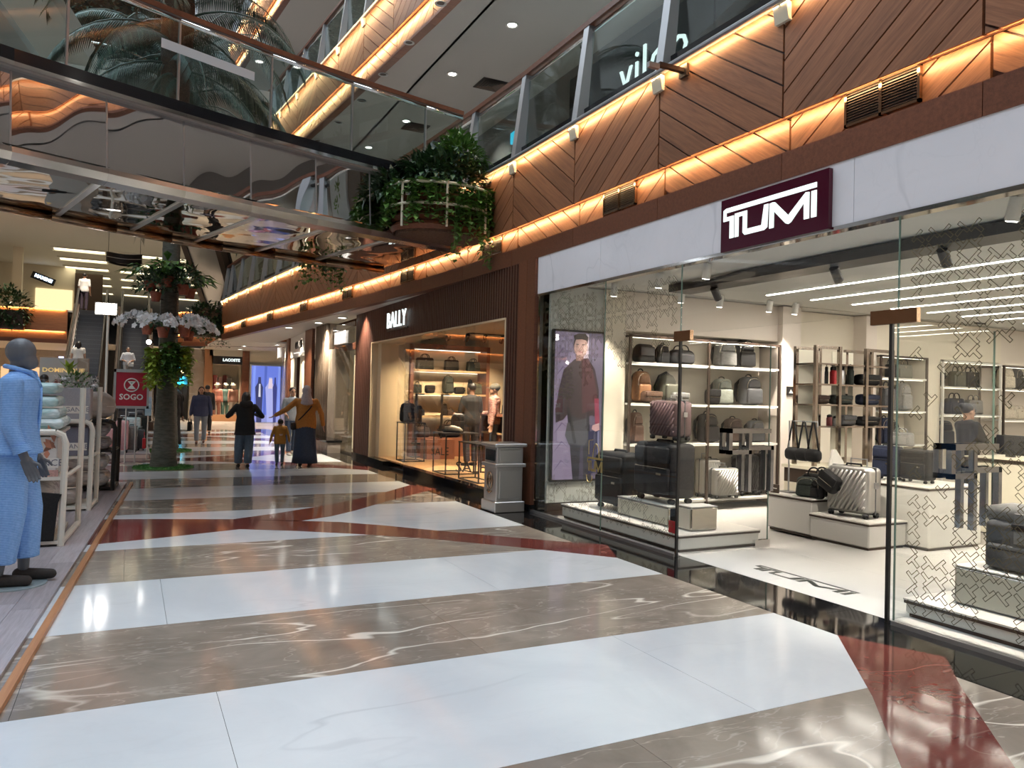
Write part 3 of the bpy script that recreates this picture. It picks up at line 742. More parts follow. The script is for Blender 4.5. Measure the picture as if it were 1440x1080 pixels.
def mk_shoe(t):         # .10 x .29 x .11 toe towards -y
    obj('upper', B().add(*(lambda q: (q.v, q.f))(B().tube([(0, .12, .05), (0, .06, .062), (0, -.02, .052), (0, -.09, .038), (0, -.14, .028)], [.036, .045, .046, .040, .018], 10))), None, t, True)
    obj('sole', B().prism([(.04, -.12), (.045, -.03), (.036, .05), (.042, .14), (-.042, .14), (-.036, .05), (-.045, -.03), (-.04, -.12), (0, -.155)], 0, .018), CM['black'], t)
    obj('collar', B().tube([(.032*math.cos(a), .085+.045*math.sin(a), .10) for a in [2*PI*k/10 for k in range(10)]], .009, 5, closed=True), CM['black'], t, True)
MK = dict(backpack=(mk_backpack, .30, .42, 'backpack', 'backpack'), duffel=(mk_duffel, .50, .29, 'duffel_bag', 'bag'), tote=(mk_tote, .36, .335, 'handbag', 'bag'), pouch=(mk_pouch, .22, .138, 'pouch', 'pouch'),
          flatbag=(mk_flatbag, .36, .20, 'folded_bag', 'bag'), sling=(mk_sling, .34, .31, 'sling_bag', 'bag'), bottle=(mk_bottle, .074, .237, 'flask', 'bottle'), suitcase=(mk_suitcase, .42, .62, 'suitcase', 'suitcase'),
          softcase=(mk_softcase, .44, .71, 'soft_suitcase', 'suitcase'), shoe=(mk_shoe, .10, .115, 'shoe', 'shoe'))
PROTO = {}
MAIN = ('body', 'front_pocket', 'upper_pocket', 'front_panel', 'flap', 'shell', 'ribs', 'upper')
def put(kind, label, loc, wd, ht, col, rz=0, group=None, dp=None):
    fn, w0, h0, nm, cat = MK[kind]
    sx, sz = wd/w0, ht/h0; sy = dp or min(max((sx+sz)/2, .55), 1.25)
    if kind == 'bottle': sy = sx
    m = CM[col] if isinstance(col, str) else col
    mm = {k: m for k in MAIN}
    if kind == 'tote': mm['carry_handle'] = m
    if kind not in PROTO:
        t = thing(nm, label, cat, loc, rz, group); fn(t); t.scale = (sx, sy, sz); PROTO[kind] = t
        for c_ in t.children_recursive:
            if not len(c_.data.materials): c_.data.materials.append(CM['black'])
            b_ = c_.name.split('.')[0]
            if b_ in mm: c_.material_slots[0].link = 'OBJECT'; c_.material_slots[0].material = mm[b_]
        return t
    return dup(PROTO[kind], label, loc, rz, (sx, sy, sz), mm, group)
# ================================================================== LUGGAGE SHOP INTERIOR
ft = struct('floor_luggage_shop')
for i in range(9):
    for j in range(8):
        x0, y0 = 4.803+1.2*i, -3.6+1.2*j
        if y0 > 8.7: continue
        y1 = min(y0+1.2, 8.78)
        parts = [(y0, y1)] if not (y0 < 6.25 < y1) else [(y0, 6.25), (6.25, y1)]
        for a, b_ in parts:
            gx = a >= 6.24 or x0 > 8
            obj('floor_tile', B().box(x0, x0+1.198, a, b_-.002, -.02, .001), M_STOREGREY if gx else M_STOREFLOOR, ft)
wt = struct('wall_luggage_shop')
obj('wall_panel', B().box(4.75, 16, 8.79, 8.85, 0, 3.3), M_WALLT, wt)
obj('wall_panel', B().box(16, 16.1, -4, 8.8, 0, 3.3).box(4.8, 16, -4.1, -4, 0, 3.3), M_WALLT, wt)
obj('pattern_panel', B().box(4.76, 5.56, 8.46, 8.5, .16, 2.94), mat('pattern_panel_grey', (.58, .60, .57), .4), wt)
obj('panel_foot', B().box(4.76, 5.56, 8.44, 8.5, .0, .15), M_BROWNMET, wt)
obj('wall_panel', B().box(5.56, 5.88, 8.40, 8.79, 0, 2.94), M_WALLC, wt)
obj('wall_panel', B().box(8.62, 8.99, 8.30, 8.79, 0, 2.94), M_WALLT, wt)
obj('wall_panel', B().box(8.99, 10.5, 8.60, 8.79, 0, 2.94), M_WALLC, wt)
obj('wall_panel', B().box(10.5, 10.75, 8.36, 8.79, 0, 2.94), M_WALLT, wt)
obj('wall_panel', B().box(10.75, 14.05, 8.36, 8.79, 2.32, 2.94).box(11.95, 12.35, 8.36, 8.79, 0, 2.32), M_WALLC, wt)
obj('wall_panel', B().box(14.05, 16, 8.40, 8.79, 2.30, 2.94), M_WALLT, wt)
obj('bulkhead', B().box(5.88, 8.62, 8.40, 8.79, 2.42, 2.94), M_WALLT, wt)
lp = lattice(4.79, 5.54, .2, 2.92, lambda y, z: True, 0)
lp.v = [(v[1], 8.458, v[2]) for v in lp.v]
obj('printed_lattice', lp, mat('dark_print', (.16, .16, .13), .5), wt, kind='stuff')
ct = struct('ceiling_luggage_shop')
obj('ceiling_board', B().box(4.80, 16, -4, 8.25, 2.952, 3.0).box(4.8, 16, 8.31, 8.8, 2.952, 3.0), M_CEILT, ct)
obj('shadow_gap', B().box(4.8, 16, 8.25, 8.31, 2.99, 3.02), M_BLKMET, ct)
for i in range(9):
    x = 7.62+.83*i
    o = thing('line_lamp', 'slim lit ceiling line lamp in the luggage shop, %s from the black track' % ('first', 'second', 'third', 'fourth', 'fifth', 'sixth', 'seventh', 'eighth', 'ninth')[i], 'lamp', (x, 0, 2.945), 0, 'line lamps in the shop ceiling')
    obj('diffuser', B().box(-.024, .024, -3.5, 7.62, -.004, .0), E_LINE, o)
    obj('housing', B().box(-.034, .034, -3.52, 7.64, .0, .012), M_WLAM, o)
tk = thing('lighting_track', 'long black lighting track box hanging under the shop ceiling', 'lamp track', (6.08, 0, 2.87))
obj('track_box', B().box(-.17, .17, -3.5, 7.55, -.035, .06), M_BLKMET, tk)
obj('hanger', B().box(-.05, .05, 7.0, 7.1, .05, .085).box(-.05, .05, 2.0, 2.1, .05, .085), M_BLKMET, tk)
def spot(loc, aim, m, label, group, pw=200, col=(1, .90, .76)):
    t = thing('spotlight', label, 'spotlight', loc, 0, group)
    d = (Vector(aim)-Vector(loc)).normalized(); p = Vector((0, 0, -.06))
    obj('stem', B().cyl((0, 0, 0), tuple(p), .012, n=6), m, t)
    obj('can', B().cyl(tuple(p-d*.05), tuple(p+d*.11), .045, n=12), m, t, 40)
    obj('lens', B().cyl(tuple(p+d*.108), tuple(p+d*.115), .036, n=10), E_WHITE, t); spot_lamp(Vector(loc)+p+d*.125, d, pw, col); return t
for i, yy in enumerate((6.9, 5.2, 4.1, 3.2, 2.2)):
    spot((6.08, yy, 2.845), (7.5+.1*i, yy+.4, 1.2), M_BLKMET, 'black spotlight under the lighting track, %s' % ('at its far end', 'beside the door fitting', 'above the doorway', 'past the second door leaf', 'nearest the camera')[i], 'spotlights on the black track')
for i, (xx, yy) in enumerate(((5.35, 7.9), (5.35, 7.0), (5.35, 6.2), (5.35, 3.1), (5.4, 2.5), (7.1, 7.95), (8.0, 7.95), (8.5, 7.95), (6.4, 7.9))):
    spot((xx, yy, 2.95), (xx+.1, yy+.5, 1), M_WLAM, 'white ceiling spotlight %s' % ('over the portrait screen', 'over the large black window suitcase', 'over the charcoal window suitcase', 'over the grey roll-top backpack', 'over the mirrored riser at the frame edge', 'over the middle of the first wall shelf', 'over the end of the first wall shelf', 'before the wall column with the square sign', 'over the start of the first wall shelf')[i], 'white spotlights in the luggage shop')
for x, q_ in ((12.9, 'above the lit niche'), (14.6, 'above the end wall unit')): tag(obj('ceiling_sensor', B().box(x-.12, x+.12, 8.0, 8.06, 2.93, 2.951), M_BLKMET), 'small black slot fitting in the shop ceiling '+q_, 'fitting', 'black slot fittings')
# ---- portrait screen
tv = thing('poster_screen', 'tall portrait screen showing a man in dark jacket with a bag', 'screen', (5.165, 8.43, 1.40))
obj('bezel', B().rbox((0, 0, 0), (.79, .05, 1.95), .02, 2), M_BLKMET, tv)
def flat(nm, pts, d, col, es=.55):
    b_ = B(); k = len(pts); b_.add([(x, -.027-d*.0012, z) for x, z in pts], [tuple(range(k))])
    return obj(nm, b_, mat('screen_%s_%d' % (nm, len(MATS)), tuple(c_*.3 for c_ in col), .4, emit=col, es=es), tv)
W_, H_ = .36, .945
flat('screen', [(-W_, -H_), (W_, -H_), (W_, H_), (-W_, H_)], 0, (.26, .21, .32))
flat('printed_backdrop', [(.12, -H_), (W_, -H_), (W_, H_), (.12, H_)], 1, (.12, .10, .16))
flat('printed_backdrop', [(.02, .55), (.14, .55), (.14, .93), (.02, .93)], 2, (.50, .42, .50))
for k in range(7):
    z = -.85+.24*k; flat('printed_vein', [(-W_, z), (-W_+.12, z+.16), (-.10, z+.05), (-W_+.13, z+.14)], 1, (.14, .10, .20))
flat('printed_trousers', [(-.16, -.1), (.17, -.1), (.20, -.5), (.22, -H_), (-.06, -H_), (-.12, -.45)], 3, (.020, .020, .032))
flat('printed_trousers', [(.05, -.40), (.08, -.40), (.10, -H_), (.03, -H_)], 4, (.05, .045, .08))
flat('printed_jacket', [(-.07, .60), (.13, .62), (.24, .48), (.31, .2), (.30, -.15), (.20, -.12), (.05, -.18), (-.15, -.10), (-.22, -.18), (-.33, -.22), (-.34, -.05), (-.29, .22), (-.23, .46)], 5, (.032, .018, .026))
flat('printed_jacket_front', [(.03, .60), (.13, .61), (.21, .46), (.28, .18), (.29, -.02), (.18, -.06), (.06, -.10)], 6, (.072, .020, .030))
flat('printed_sleeve', [(.24, .1), (.31, .1), (.33, -.22), (.26, -.25)], 7, (.28, .03, .07))
flat('printed_hand', [(.22, -.25), (.32, -.22), (.33, -.31), (.27, -.33), (.21, -.30)], 8, (.60, .36, .36))
flat('printed_neck', [(-.05, .58), (.06, .58), (.07, .70), (-.05, .70)], 6, (.30, .17, .15))
fc = [(.015+.105*math.cos(a), .765+.135*math.sin(a)) for a in [2*PI*k/18 for k in range(18)]]
flat('printed_face', fc, 8, (.52, .32, .28))
flat('printed_jaw_patch', [(.03, .64), (.10, .70), (.115, .80), (.08, .80), (.06, .70)], 9, (.72, .50, .44))  # paler printed patch along the jaw
flat('printed_hair', [(-.10, .76), (-.085, .86), (-.10, .90), (-.02, .935), (.08, .935), (.125, .89), (.115, .80), (.10, .845), (.03, .86), (-.06, .85), (-.08, .80)], 10, (.035, .024, .022))
for x in (-.035, .055): flat('printed_eye', [(x-.02, .785), (x+.02, .785), (x+.02, .797), (x-.02, .797)], 10, (.05, .03, .03))
flat('printed_mouth', [(-.02, .69), (.05, .685), (.05, .698), (-.02, .70)], 10, (.32, .10, .11))
flat('printed_bag', [(-.16, -.22), (.12, -.16), (.16, -.42), (.10, -.52), (-.13, -.50), (-.19, -.38)], 7, (.055, .055, .070))
flat('printed_strap', [(-.17, -.02), (-.13, -.02), (-.02, -.48), (-.06, -.48)], 9, (.012, .012, .018))
flat('printed_case', [(.16, -.33), (.33, -.31), (.335, -.86), (.17, -.88)], 6, (.030, .030, .075))
flat('printed_case_edge', [(.30, -.33), (.325, -.32), (.33, -.86), (.305, -.86)], 9, (.22, .22, .36))
# ---- wall shelf units
def unit(name, label, x0, x1, zs, top, yf=8.30, posts=(), back=None, fm=M_BROWNMET, lit=False, sm=M_WLAM, depth=.44):
    t = thing(name, label, 'shelf', ((x0+x1)/2, yf, 0)); w_ = x1-x0; X0, X1 = -w_/2, w_/2
    for x in [X0, X1]+[p-(x0+x1)/2 for p in posts]:
        obj('post', B().box(x-.016, x+.016, 0, .032, 0, top), fm, t)
    obj('top_rail', B().box(X0-.016, X1+.016, 0, .032, top-.03, top), fm, t)
    for z in zs:
        obj('shelf_board', B().box(X0+.02, X1-.02, .005, depth-.02, z-.028, z), sm, t)
    obj('back_panel', B().box(X0, X1, depth-.015, depth, 0, top), back or M_WALLC, t)
    for s in (X0, X1): obj('side_rail', B().box(s-.01, s+.01, .03, depth-.02, top-.03, top-.005), fm, t)
    if lit:
        for z in list(zs)+[top]:
            if z > .5: obj('added_light_strip', B().box(X0+.03, X1-.03, .06, .075, z-.034, z-.0285), E_STRIP, t)  # strips added to light the shelves; no such fitting is seen
    return t
unit('wall_shelf', 'dark framed wall shelf full of backpacks beside the patterned panel', 5.90, 8.58, (2.0, 1.455, .91, .13), 2.36, posts=(7.24,), lit=True)
unit('wall_shelf', 'second dark framed wall shelf behind the chrome rack', 10.80, 11.94, (1.96, 1.42, .87, .13), 2.32, lit=True)
unit('niche_shelf', 'white lit niche shelf with handbags behind the counter', 12.36, 13.98, (1.86, 1.38, .85, .13), 2.30, fm=M_WLAM, lit=True)
unit('wall_shelf', 'black framed end wall shelf holding cream bags', 14.08, 15.9, (1.86, 1.30, .78, .13), 2.28, lit=True, back=M_WALLT)
# ---- chrome etagere with a cream console
et = thing('display_rack', 'tall chrome display rack with flasks and wash bags beside the wall column', 'rack', (8.4, 7.0, 0))
for x in (-.72, -.30, .20, .70):
    for yy in (-.16, .16): obj('post', B().box(x-.022, x+.022, yy-.022, yy+.022, .72, 2.24), M_RACKCHROME, et)
for i, (a, b_) in enumerate(((-.72, -.30), (.20, .70))): obj('top_frame', B().box(a, b_, -.17, -.15, 2.2, 2.24).box(a, b_, .15, .17, 2.2, 2.24), M_RACKCHROME, et)
for z in (2.02, 1.76, 1.5, 1.225): obj('shelf_board', B().box(-.72, .72, -.17, .17, z-.02, z), M_RACKCHROME, et)
for x0 in (-.70, -.08): obj('back_light_panel', B().box(x0, x0+.40, .14, .15, .80, 2.2), mat('milky_panel', (.85, .80, .66), .5), et)
obj('console_top', B().box(-.85, .9, -.3, .25, .68, .72), M_CREAM, et)
obj('console_drawer', B().box(-.82, .87, -.28, .23, .50, .68), M_BROWNMET, et)
obj('console_base', B().box(-.82, .87, -.28, .23, .0, .50), M_CREAM, et)
tag(obj('leaflet_stand', B().prism([(-.12, .721), (.12, .721), (.12, .77), (-.02, .93), (-.06, .93)], 6.78, 6.82, lambda a, b_, h: (8.02+a, h, b_)), M_WLAM), 'cream wedge shaped card stand on the rack console', 'stand')
# ---- stepped plinths
def plinth(label, x0, x1, y0, y1, h, m=M_WLAM):
    t = thing('display_plinth', label, 'plinth', ((x0+x1)/2, (y0+y1)/2, 0)); a, b_ = (x1-x0)/2, (y1-y0)/2
    obj('body', B().rbox((0, 0, h/2+.01), (2*a, 2*b_, h-.035), .012, 1), m, t)
    obj('foot', B().box(-a+.02, a-.02, -b_+.02, b_-.02, 0, .03), M_BROWNMET, t)
    obj('top_board', B().box(-a-.01, a+.01, -b_-.01, b_+.01, h-.012, h), m, t)
    obj('edge_band', B().box(-a-.006, a+.006, -b_-.006, b_+.006, h-.034, h-.012), M_BROWNMET, t); return t
plinth('cream display step with the black bags and cross-body stand', 6.85, 7.66, 6.13, 6.78, .43)
plinth('low front cream display step under the silver carry-on', 6.82, 7.40, 5.36, 6.12, .285)
plinth('tallest cream display step behind the silver carry-on', 7.42, 8.3, 5.12, 6.10, .66)
put('suitcase', 'silver diagonal-ribbed carry-on on the low display step', (7.10, 5.78, .286), .54, .585, 'silver', -PI/2+.1)
ps = put('pouch', 'black hexagonal pouch strapped on the silver carry-on', (6.925, 6.0, .56), .26, .21, 'black', -PI/2); ps.rotation_euler = (0, .5, -PI/2)
put('duffel', 'black duffel standing on the cream display step', (7.28, 6.42, .431), .46, .30, 'black', -PI/2)
put('backpack', 'small dark green backpack on the cream display step', (7.0, 6.33, .431), .26, .235, 'dgreen', -PI/2+.5)
put('backpack', 'small black backpack leaning beside the green one on the display step', (6.99, 6.16, .431), .20, .225, 'black', -PI/2-.35)
put('softcase', 'navy soft suitcase on the tallest display step', (7.75, 5.86, .661), .30, .40, 'navy', -PI/2)
put('softcase', 'black soft suitcase on the tallest display step nearer the glass door', (7.8, 5.52, .661), .34, .38, 'black', -PI/2)
put('tote', 'brown grey handbag lying on the navy suitcase', (7.78, 5.72, 1.055), .30, .20, 'grey', -PI/2)
cs = thing('bag_stand', 'thin chrome stand hung with black cross-body bags on the display step', 'stand', (7.12, 6.62, .431))
obj('pole', B().tube([(0, .1, 0), (0, .1, .86), (0, -.32, .86), (0, -.32, .80)], .010, 6), M_STEEL, cs)
obj('foot', B().cbox((0, .1, .006), (.16, .2, .012)), M_STEEL, cs)
for i, yy in enumerate((6.66, 6.50, 6.36)):
    t = thing('cross_body_bag', ('black round cross-body bag hanging from the chrome stand nearest its pole', 'black cross-body bag hanging in the middle of the chrome stand', 'black cross-body bag hanging at the free end of the chrome stand')[i], 'bag', (7.12, yy, .84), 0, 'cross-body bags on the chrome stand')
    obj('body', B().rbox((0, 0, .06), (.13, .20, .15), .055, 3), CM['black'], t, 50)
    obj('strap', B().tube([(0, -.085, .08), (0, -.045, .30), (0, -.012, .455), (0, .012, .455), (0, .045, .30), (0, .085, .08)], .011, 5), CM['black'], t, True)
wsn = thing('price_sign', 'small dark price card on the display step corner', 'sign', (6.90, 6.72, .431))
obj('card', B().box(-.01, .01, -.06, .06, .0, .10), M_BROWNMET, wsn); obj('printed_line', B().box(-.0115, -.0105, -.04, .04, .05, .06), M_WLAM, wsn)
sp = thing('wall_speaker_sign', 'small black square sign on the wall column beside the chrome rack', 'sign', (8.80, 8.295, 1.62))
obj('plate', B().box(-.09, .09, -.01, 0, 0, .13), M_BLKMET, sp); obj('symbol', B().add([(-.05, -.011, .03), (.04, -.011, .03), (-.01, -.011, .09)], [(0, 1, 2)]), M_WLAM, sp)
# ---- counter and shop assistant's desk
co = thing('counter', 'cream service counter with dark edged top', 'counter', (9.6, 4.6, 0))
obj('body', B().rbox((0, 0, .44), (.8, 2.5, .86), .03, 2), M_CREAM, co); obj('edge_band', B().box(-.42, .42, -1.27, 1.27, .865, .90), M_BROWNMET, co)
obj('top_board', B().box(-.43, .43, -1.28, 1.28, .90, .915), M_CREAM, co); obj('plinth', B().box(-.38, .38, -1.23, 1.23, 0, .03), M_BROWNMET, co)
tag(obj('desk_screen', B().rbox((9.55, 5.55, 1.06), (.03, .34, .24), .01, 1).box(9.53, 9.57, 5.5, 5.6, .916, .95), M_DARK), 'black till screen on the cream counter', 'screen')
# ---- window displays
plinth('long low white window plinth under the dark suitcases', 4.87, 5.92, 5.97, 8.25, .175)
plinth('low white window plinth with teal front under the grey roll-top', 5.0, 6.1, 1.0, 3.62, .13)
put('softcase', 'large black soft suitcase standing in the window by the screen', (5.30, 7.62, .176), .62, .72, 'black', -PI/2)
def riser(label, x, y, z, sx, sy, sz, m):
    t = thing('display_riser', label, 'display block', (x, y, z))
    obj('block', B().rbox((0, 0, sz/2), (sx, sy, sz), .012, 1), m, t); obj('top_sheet', B().box(-sx/2, sx/2, -sy/2, sy/2, sz, sz+.008), M_WLAM, t)
    obj('front_sheet', B().box(-sx/2-.006, -sx/2-.001, -sy/2+.02, sy/2-.02, .02, sz-.02), M_CREAM, t)
M_RISER = mat('bronze_mirror', (.62, .58, .52), .04, 1)
riser('mirrored riser block under the charcoal suitcase in the window', 5.28, 6.86, .176, .42, .95, .20, M_RISER)
riser('small mirrored riser cube beside the plinth end', 5.28, 6.20, .176, .34, .24, .24, M_RISER)
put('softcase', 'charcoal suitcase standing on the mirrored riser in the window', (5.32, 6.80, .386), .70, .68, 'char', -PI/2)
put('suitcase', 'mauve hard case stacked on the charcoal suitcase', (5.32, 6.72, 1.068), .52, .46, 'mauve', -PI/2)
tag(obj('red_tag', B().box(4.86, 4.87, 6.03, 6.13, .18, .30), CM['red']), 'small red ticket on the corner of the long window plinth', 'ticket')
riser('long mirrored riser under the grey roll-top backpack', 5.42, 2.75, .131, .42, 1.3, .26, M_RISER)
rb = thing('roll_top_backpack', 'grey roll-top backpack on the mirrored riser by the glass edge', 'backpack', (5.42, 3.02, .40), -PI/2)
obj('body', B().rbox((0, 0, .17), (.50, .20, .34), .05, 3), CM['slate'], rb, 50)
obj('rolled_top', B().tube([(-.255, 0, .37), (-.1, -.01, .385), (.1, -.01, .385), (.255, 0, .37)], [.055, .075, .075, .055], 12), CM['grey'], rb, True)
obj('front_pocket', B().rbox((0, -.105, .10), (.44, .05, .16), .02, 2), CM['slate'], rb, 50)
obj('pocket_zip', B().box(-.18, .14, -.136, -.131, .145, .155), CM['black'], rb)
obj('strap', B().box(-.03, .03, -.125, -.09, .20, .40), CM['grey'], rb); obj('buckle', B().rbox((0, -.125, .31), (.09, .02, .05), .006, 1), CM['black'], rb)
obj('top_handle', B().tube(arc(-.04, .16, .42, .08, .05), .010, 6), CM['black'], rb, True)
ITEMS = [
 ('flatbag', 'black folded bag at the end of the top wall shelf beside the patterned panel', 6.268, 8.46, 2.0, 0.368, 0.266, 'black'),
 ('backpack', 'black buckled backpack beside the dark duffel on the top wall shelf', 6.592, 8.46, 2.0, 0.208, 0.284, 'black'),
 ('duffel', 'charcoal duffel behind the door fitting on the top wall shelf', 6.91, 8.46, 2.0, 0.452, 0.261, 'char'),
 ('backpack', 'mid grey two-pocket backpack on the top wall shelf', 7.706, 8.46, 2.0, 0.389, 0.384, 'grey'),
 ('backpack', 'black flap-top rucksack at the end of the top wall shelf', 8.08, 8.46, 2.0, 0.359, 0.426, 'black'),
 ('backpack', 'tan and black backpack on the second wall shelf', 6.235, 8.46, 1.455, 0.296, 0.451, 'tan'),
 ('sling', 'olive camouflage sling bag on the second wall shelf', 6.657, 8.46, 1.455, 0.405, 0.438, 'olive'),
 ('backpack', 'sage grey backpack on the second wall shelf', 7.674, 8.46, 1.455, 0.347, 0.393, 'sage'),
 ('backpack', 'slate grey tall backpack at the end of the second wall shelf', 8.199, 8.46, 1.455, 0.432, 0.442, 'slate'),
 ('pouch', 'small brown camera pouch in front of the tan backpack', 6.29, 8.36, 1.455, 0.319, 0.173, 'brown'),
 ('pouch', 'grey belt pouch in front of the camouflage sling', 6.773, 8.36, 1.455, 0.283, 0.166, 'grey'),
 ('pouch', 'black square pouch leaning on the sage grey backpack', 7.354, 8.36, 1.455, 0.22, 0.231, 'black'),
 ('backpack', 'tan trimmed brown backpack on the third wall shelf', 6.155, 8.46, 0.91, 0.223, 0.435, 'brown'),
 ('backpack', 'dark green slim backpack on the third wall shelf', 6.962, 8.46, 0.91, 0.201, 0.307, 'dgreen'),
 ('backpack', 'large black backpack on the third wall shelf beside the frame post', 7.411, 8.46, 0.91, 0.365, 0.432, 'black'),
 ('backpack', 'black backpack with raised handle on the third wall shelf', 7.897, 8.46, 0.91, 0.339, 0.366, 'brownblack'),
 ('backpack', 'dark slate rounded backpack at the end of the third wall shelf', 8.325, 8.46, 0.91, 0.323, 0.338, 'slate'),
 ('suitcase', 'pale silver suitcase behind the small one on the bottom wall shelf', 7.456, 8.48, 0.13, 0.353, 0.591, 'silver'),
 ('suitcase', 'black ribbed suitcase on the bottom wall shelf beside the silver one', 8.163, 8.48, 0.13, 0.415, 0.645, 'black'),
 ('suitcase', 'tall narrow black suitcase at the end of the bottom wall shelf', 8.47, 8.48, 0.13, 0.199, 0.663, 'black'),
 ('suitcase', 'small silver suitcase wearing a black sling on the bottom wall shelf', 7.586, 8.36, 0.13, 0.46, 0.468, 'silver'),
 ('tote', 'dark grey tote on the top shelf of the second wall unit', 11.3, 8.46, 1.96, 0.194, 0.316, 'char'),
 ('tote', 'olive grey tote behind the lattice print on the second wall unit', 11.594, 8.46, 1.96, 0.395, 0.329, 'olive'),
 ('tote', 'slate tote on the middle shelf of the second wall unit', 11.252, 8.46, 1.42, 0.315, 0.5, 'slate'),
 ('backpack', 'pale grey backpack on the middle shelf of the second wall unit', 11.625, 8.46, 1.42, 0.288, 0.488, 'grey'),
 ('backpack', 'navy backpack on the low shelf of the second wall unit', 11.179, 8.46, 0.87, 0.278, 0.45, 'navy'),
 ('backpack', 'black backpack on the low shelf of the second wall unit', 11.424, 8.46, 0.87, 0.142, 0.382, 'black'),
 ('suitcase', 'navy suitcase on the floor shelf of the second wall unit', 11.444, 8.46, 0.13, 0.425, 0.437, 'navy'),
 ('suitcase', 'black suitcase on the floor shelf of the second wall unit', 11.136, 8.46, 0.13, 0.225, 0.488, 'black'),
 ('tote', 'green grey tote on the top shelf of the lit niche', 13.122, 8.5, 1.86, 0.379, 0.384, 'olive'),
 ('tote', 'black tote with two handles on the top shelf of the lit niche', 13.495, 8.5, 1.86, 0.368, 0.387, 'black'),
 ('pouch', 'folded black pouch on the top shelf of the lit niche', 12.554, 8.5, 1.86, 0.326, 0.263, 'black'),
 ('tote', 'dark handbag with arched handles on the second shelf of the lit niche', 13.044, 8.5, 1.38, 0.397, 0.384, 'char'),
 ('tote', 'grey handbag on the second shelf of the lit niche', 13.589, 8.5, 1.38, 0.411, 0.36, 'grey'),
 ('backpack', 'black backpack on the low shelf of the lit niche behind the shop assistant', 12.705, 8.5, 0.85, 0.465, 0.435, 'black'),
 ('backpack', 'black satchel beside the shop assistant in the lit niche', 13.612, 8.5, 0.85, 0.308, 0.405, 'black'),
 ('backpack', 'shiny beige backpack on the top shelf of the end wall unit', 14.52, 8.5, 1.86, 0.371, 0.415, 'cream'),
 ('backpack', 'black backpack at the frame edge on the top shelf of the end wall unit', 14.873, 8.5, 1.86, 0.29, 0.415, 'black'),
 ('tote', 'cream leather handbag leaning on the middle shelf of the end wall unit', 14.567, 8.5, 1.3, 0.482, 0.357, 'cream'),
 ('tote', 'cream satchel with flap at the frame edge of the end wall unit', 14.976, 8.5, 1.3, 0.337, 0.272, 'cream'),
 ('backpack', 'beige backpack on the low shelf of the end wall unit', 14.546, 8.5, 0.78, 0.415, 0.232, 'cream'),
 ('duffel', 'black duffel at the frame edge of the end wall unit', 15.0, 8.5, 0.78, 0.36, 0.125, 'black'),
 ('bottle', 'red flask with black cap on the chrome display rack', 8.177, 7.0, 1.76, 0.092, 0.237, 'red'),
 ('bottle', 'steel flask with black cap on the chrome display rack', 8.323, 7.0, 1.76, 0.093, 0.243, 'steel'),
 ('bottle', 'dark green flask behind the chrome rack post', 8.497, 7.0, 1.76, 0.095, 0.269, 'dgreen'),
 ('pouch', 'black wash bag on the upper tier of the chrome display rack', 8.814, 7.0, 1.76, 0.403, 0.158, 'black'),
 ('bottle', 'black tumbler beside the first post of the chrome display rack', 8.053, 7.0, 1.76, 0.052, 0.232, 'black'),
 ('pouch', 'dark brown cube pouch on the second tier of the chrome display rack', 7.963, 7.0, 1.5, 0.245, 0.122, 'brownblack'),
 ('pouch', 'long green black pouch in the middle of the chrome display rack', 8.304, 7.0, 1.5, 0.385, 0.13, 'dgreen'),
 ('pouch', 'navy barrel pouch on the second tier of the chrome display rack', 8.827, 7.0, 1.5, 0.389, 0.152, 'navy'),
 ('bottle', 'small maroon flask on the third tier of the chrome display rack', 8.119, 7.0, 1.225, 0.078, 0.142, 'maroon'),
 ('bottle', 'small grey flask on the third tier of the chrome display rack', 8.23, 7.0, 1.225, 0.066, 0.125, 'grey'),
 ('pouch', 'dark slate pouch on the third tier of the chrome display rack', 8.431, 7.0, 1.225, 0.308, 0.146, 'slate'),
 ('pouch', 'black ribbed case on the third tier of the chrome display rack', 8.82, 7.0, 1.225, 0.416, 0.131, 'black'),
 ('tote', 'large dark green holdall on the top shelf of the bag shop', 5.882, 16.15, 2.054, 0.439, 0.36, 'dgreen'),
 ('tote', 'black briefcase with white tag on the top shelf of the bag shop', 6.525, 16.15, 2.054, 0.366, 0.326, 'black'),
 ('tote', 'dark green small briefcase on the top shelf of the bag shop', 7.064, 16.15, 2.054, 0.359, 0.302, 'dgreen'),
 ('tote', 'flat green portfolio on the second shelf of the bag shop', 5.72, 16.15, 1.523, 0.217, 0.264, 'dgreen'),
 ('pouch', 'black rounded pouch on the second shelf of the bag shop', 6.015, 16.15, 1.523, 0.238, 0.194, 'black'),
 ('backpack', 'dark green dome backpack on the second shelf of the bag shop', 6.461, 16.15, 1.523, 0.278, 0.417, 'dgreen'),
 ('pouch', 'black boxy wallet bag on the second shelf of the bag shop', 6.732, 16.15, 1.523, 0.264, 0.166, 'black'),
 ('bottle', 'dark flask bag near the end of the second shelf of the bag shop', 6.998, 16.15, 1.523, 0.125, 0.337, 'dgreen'),
 ('backpack', 'olive backpack at the end of the second shelf of the bag shop', 7.187, 16.15, 1.523, 0.252, 0.261, 'olive'),
 ('tote', 'small black handbag on the third shelf of the bag shop', 5.818, 16.15, 1.025, 0.185, 0.177, 'black'),
 ('backpack', 'black bucket bag on the third shelf of the bag shop', 6.371, 16.15, 1.025, 0.173, 0.282, 'black'),
 ('tote', 'brown boxy handbag on the third shelf of the bag shop', 6.536, 16.15, 1.025, 0.157, 0.188, 'brownblack'),
 ('shoe', 'black loafer on the third shelf of the bag shop', 6.834, 16.15, 1.025, 0.195, 0.128, 'black'),
]
GRP = {2.0: 'bags on the top wall shelf of the luggage shop', 1.455: 'bags on the second wall shelf of the luggage shop', .91: 'bags on the third wall shelf of the luggage shop'}
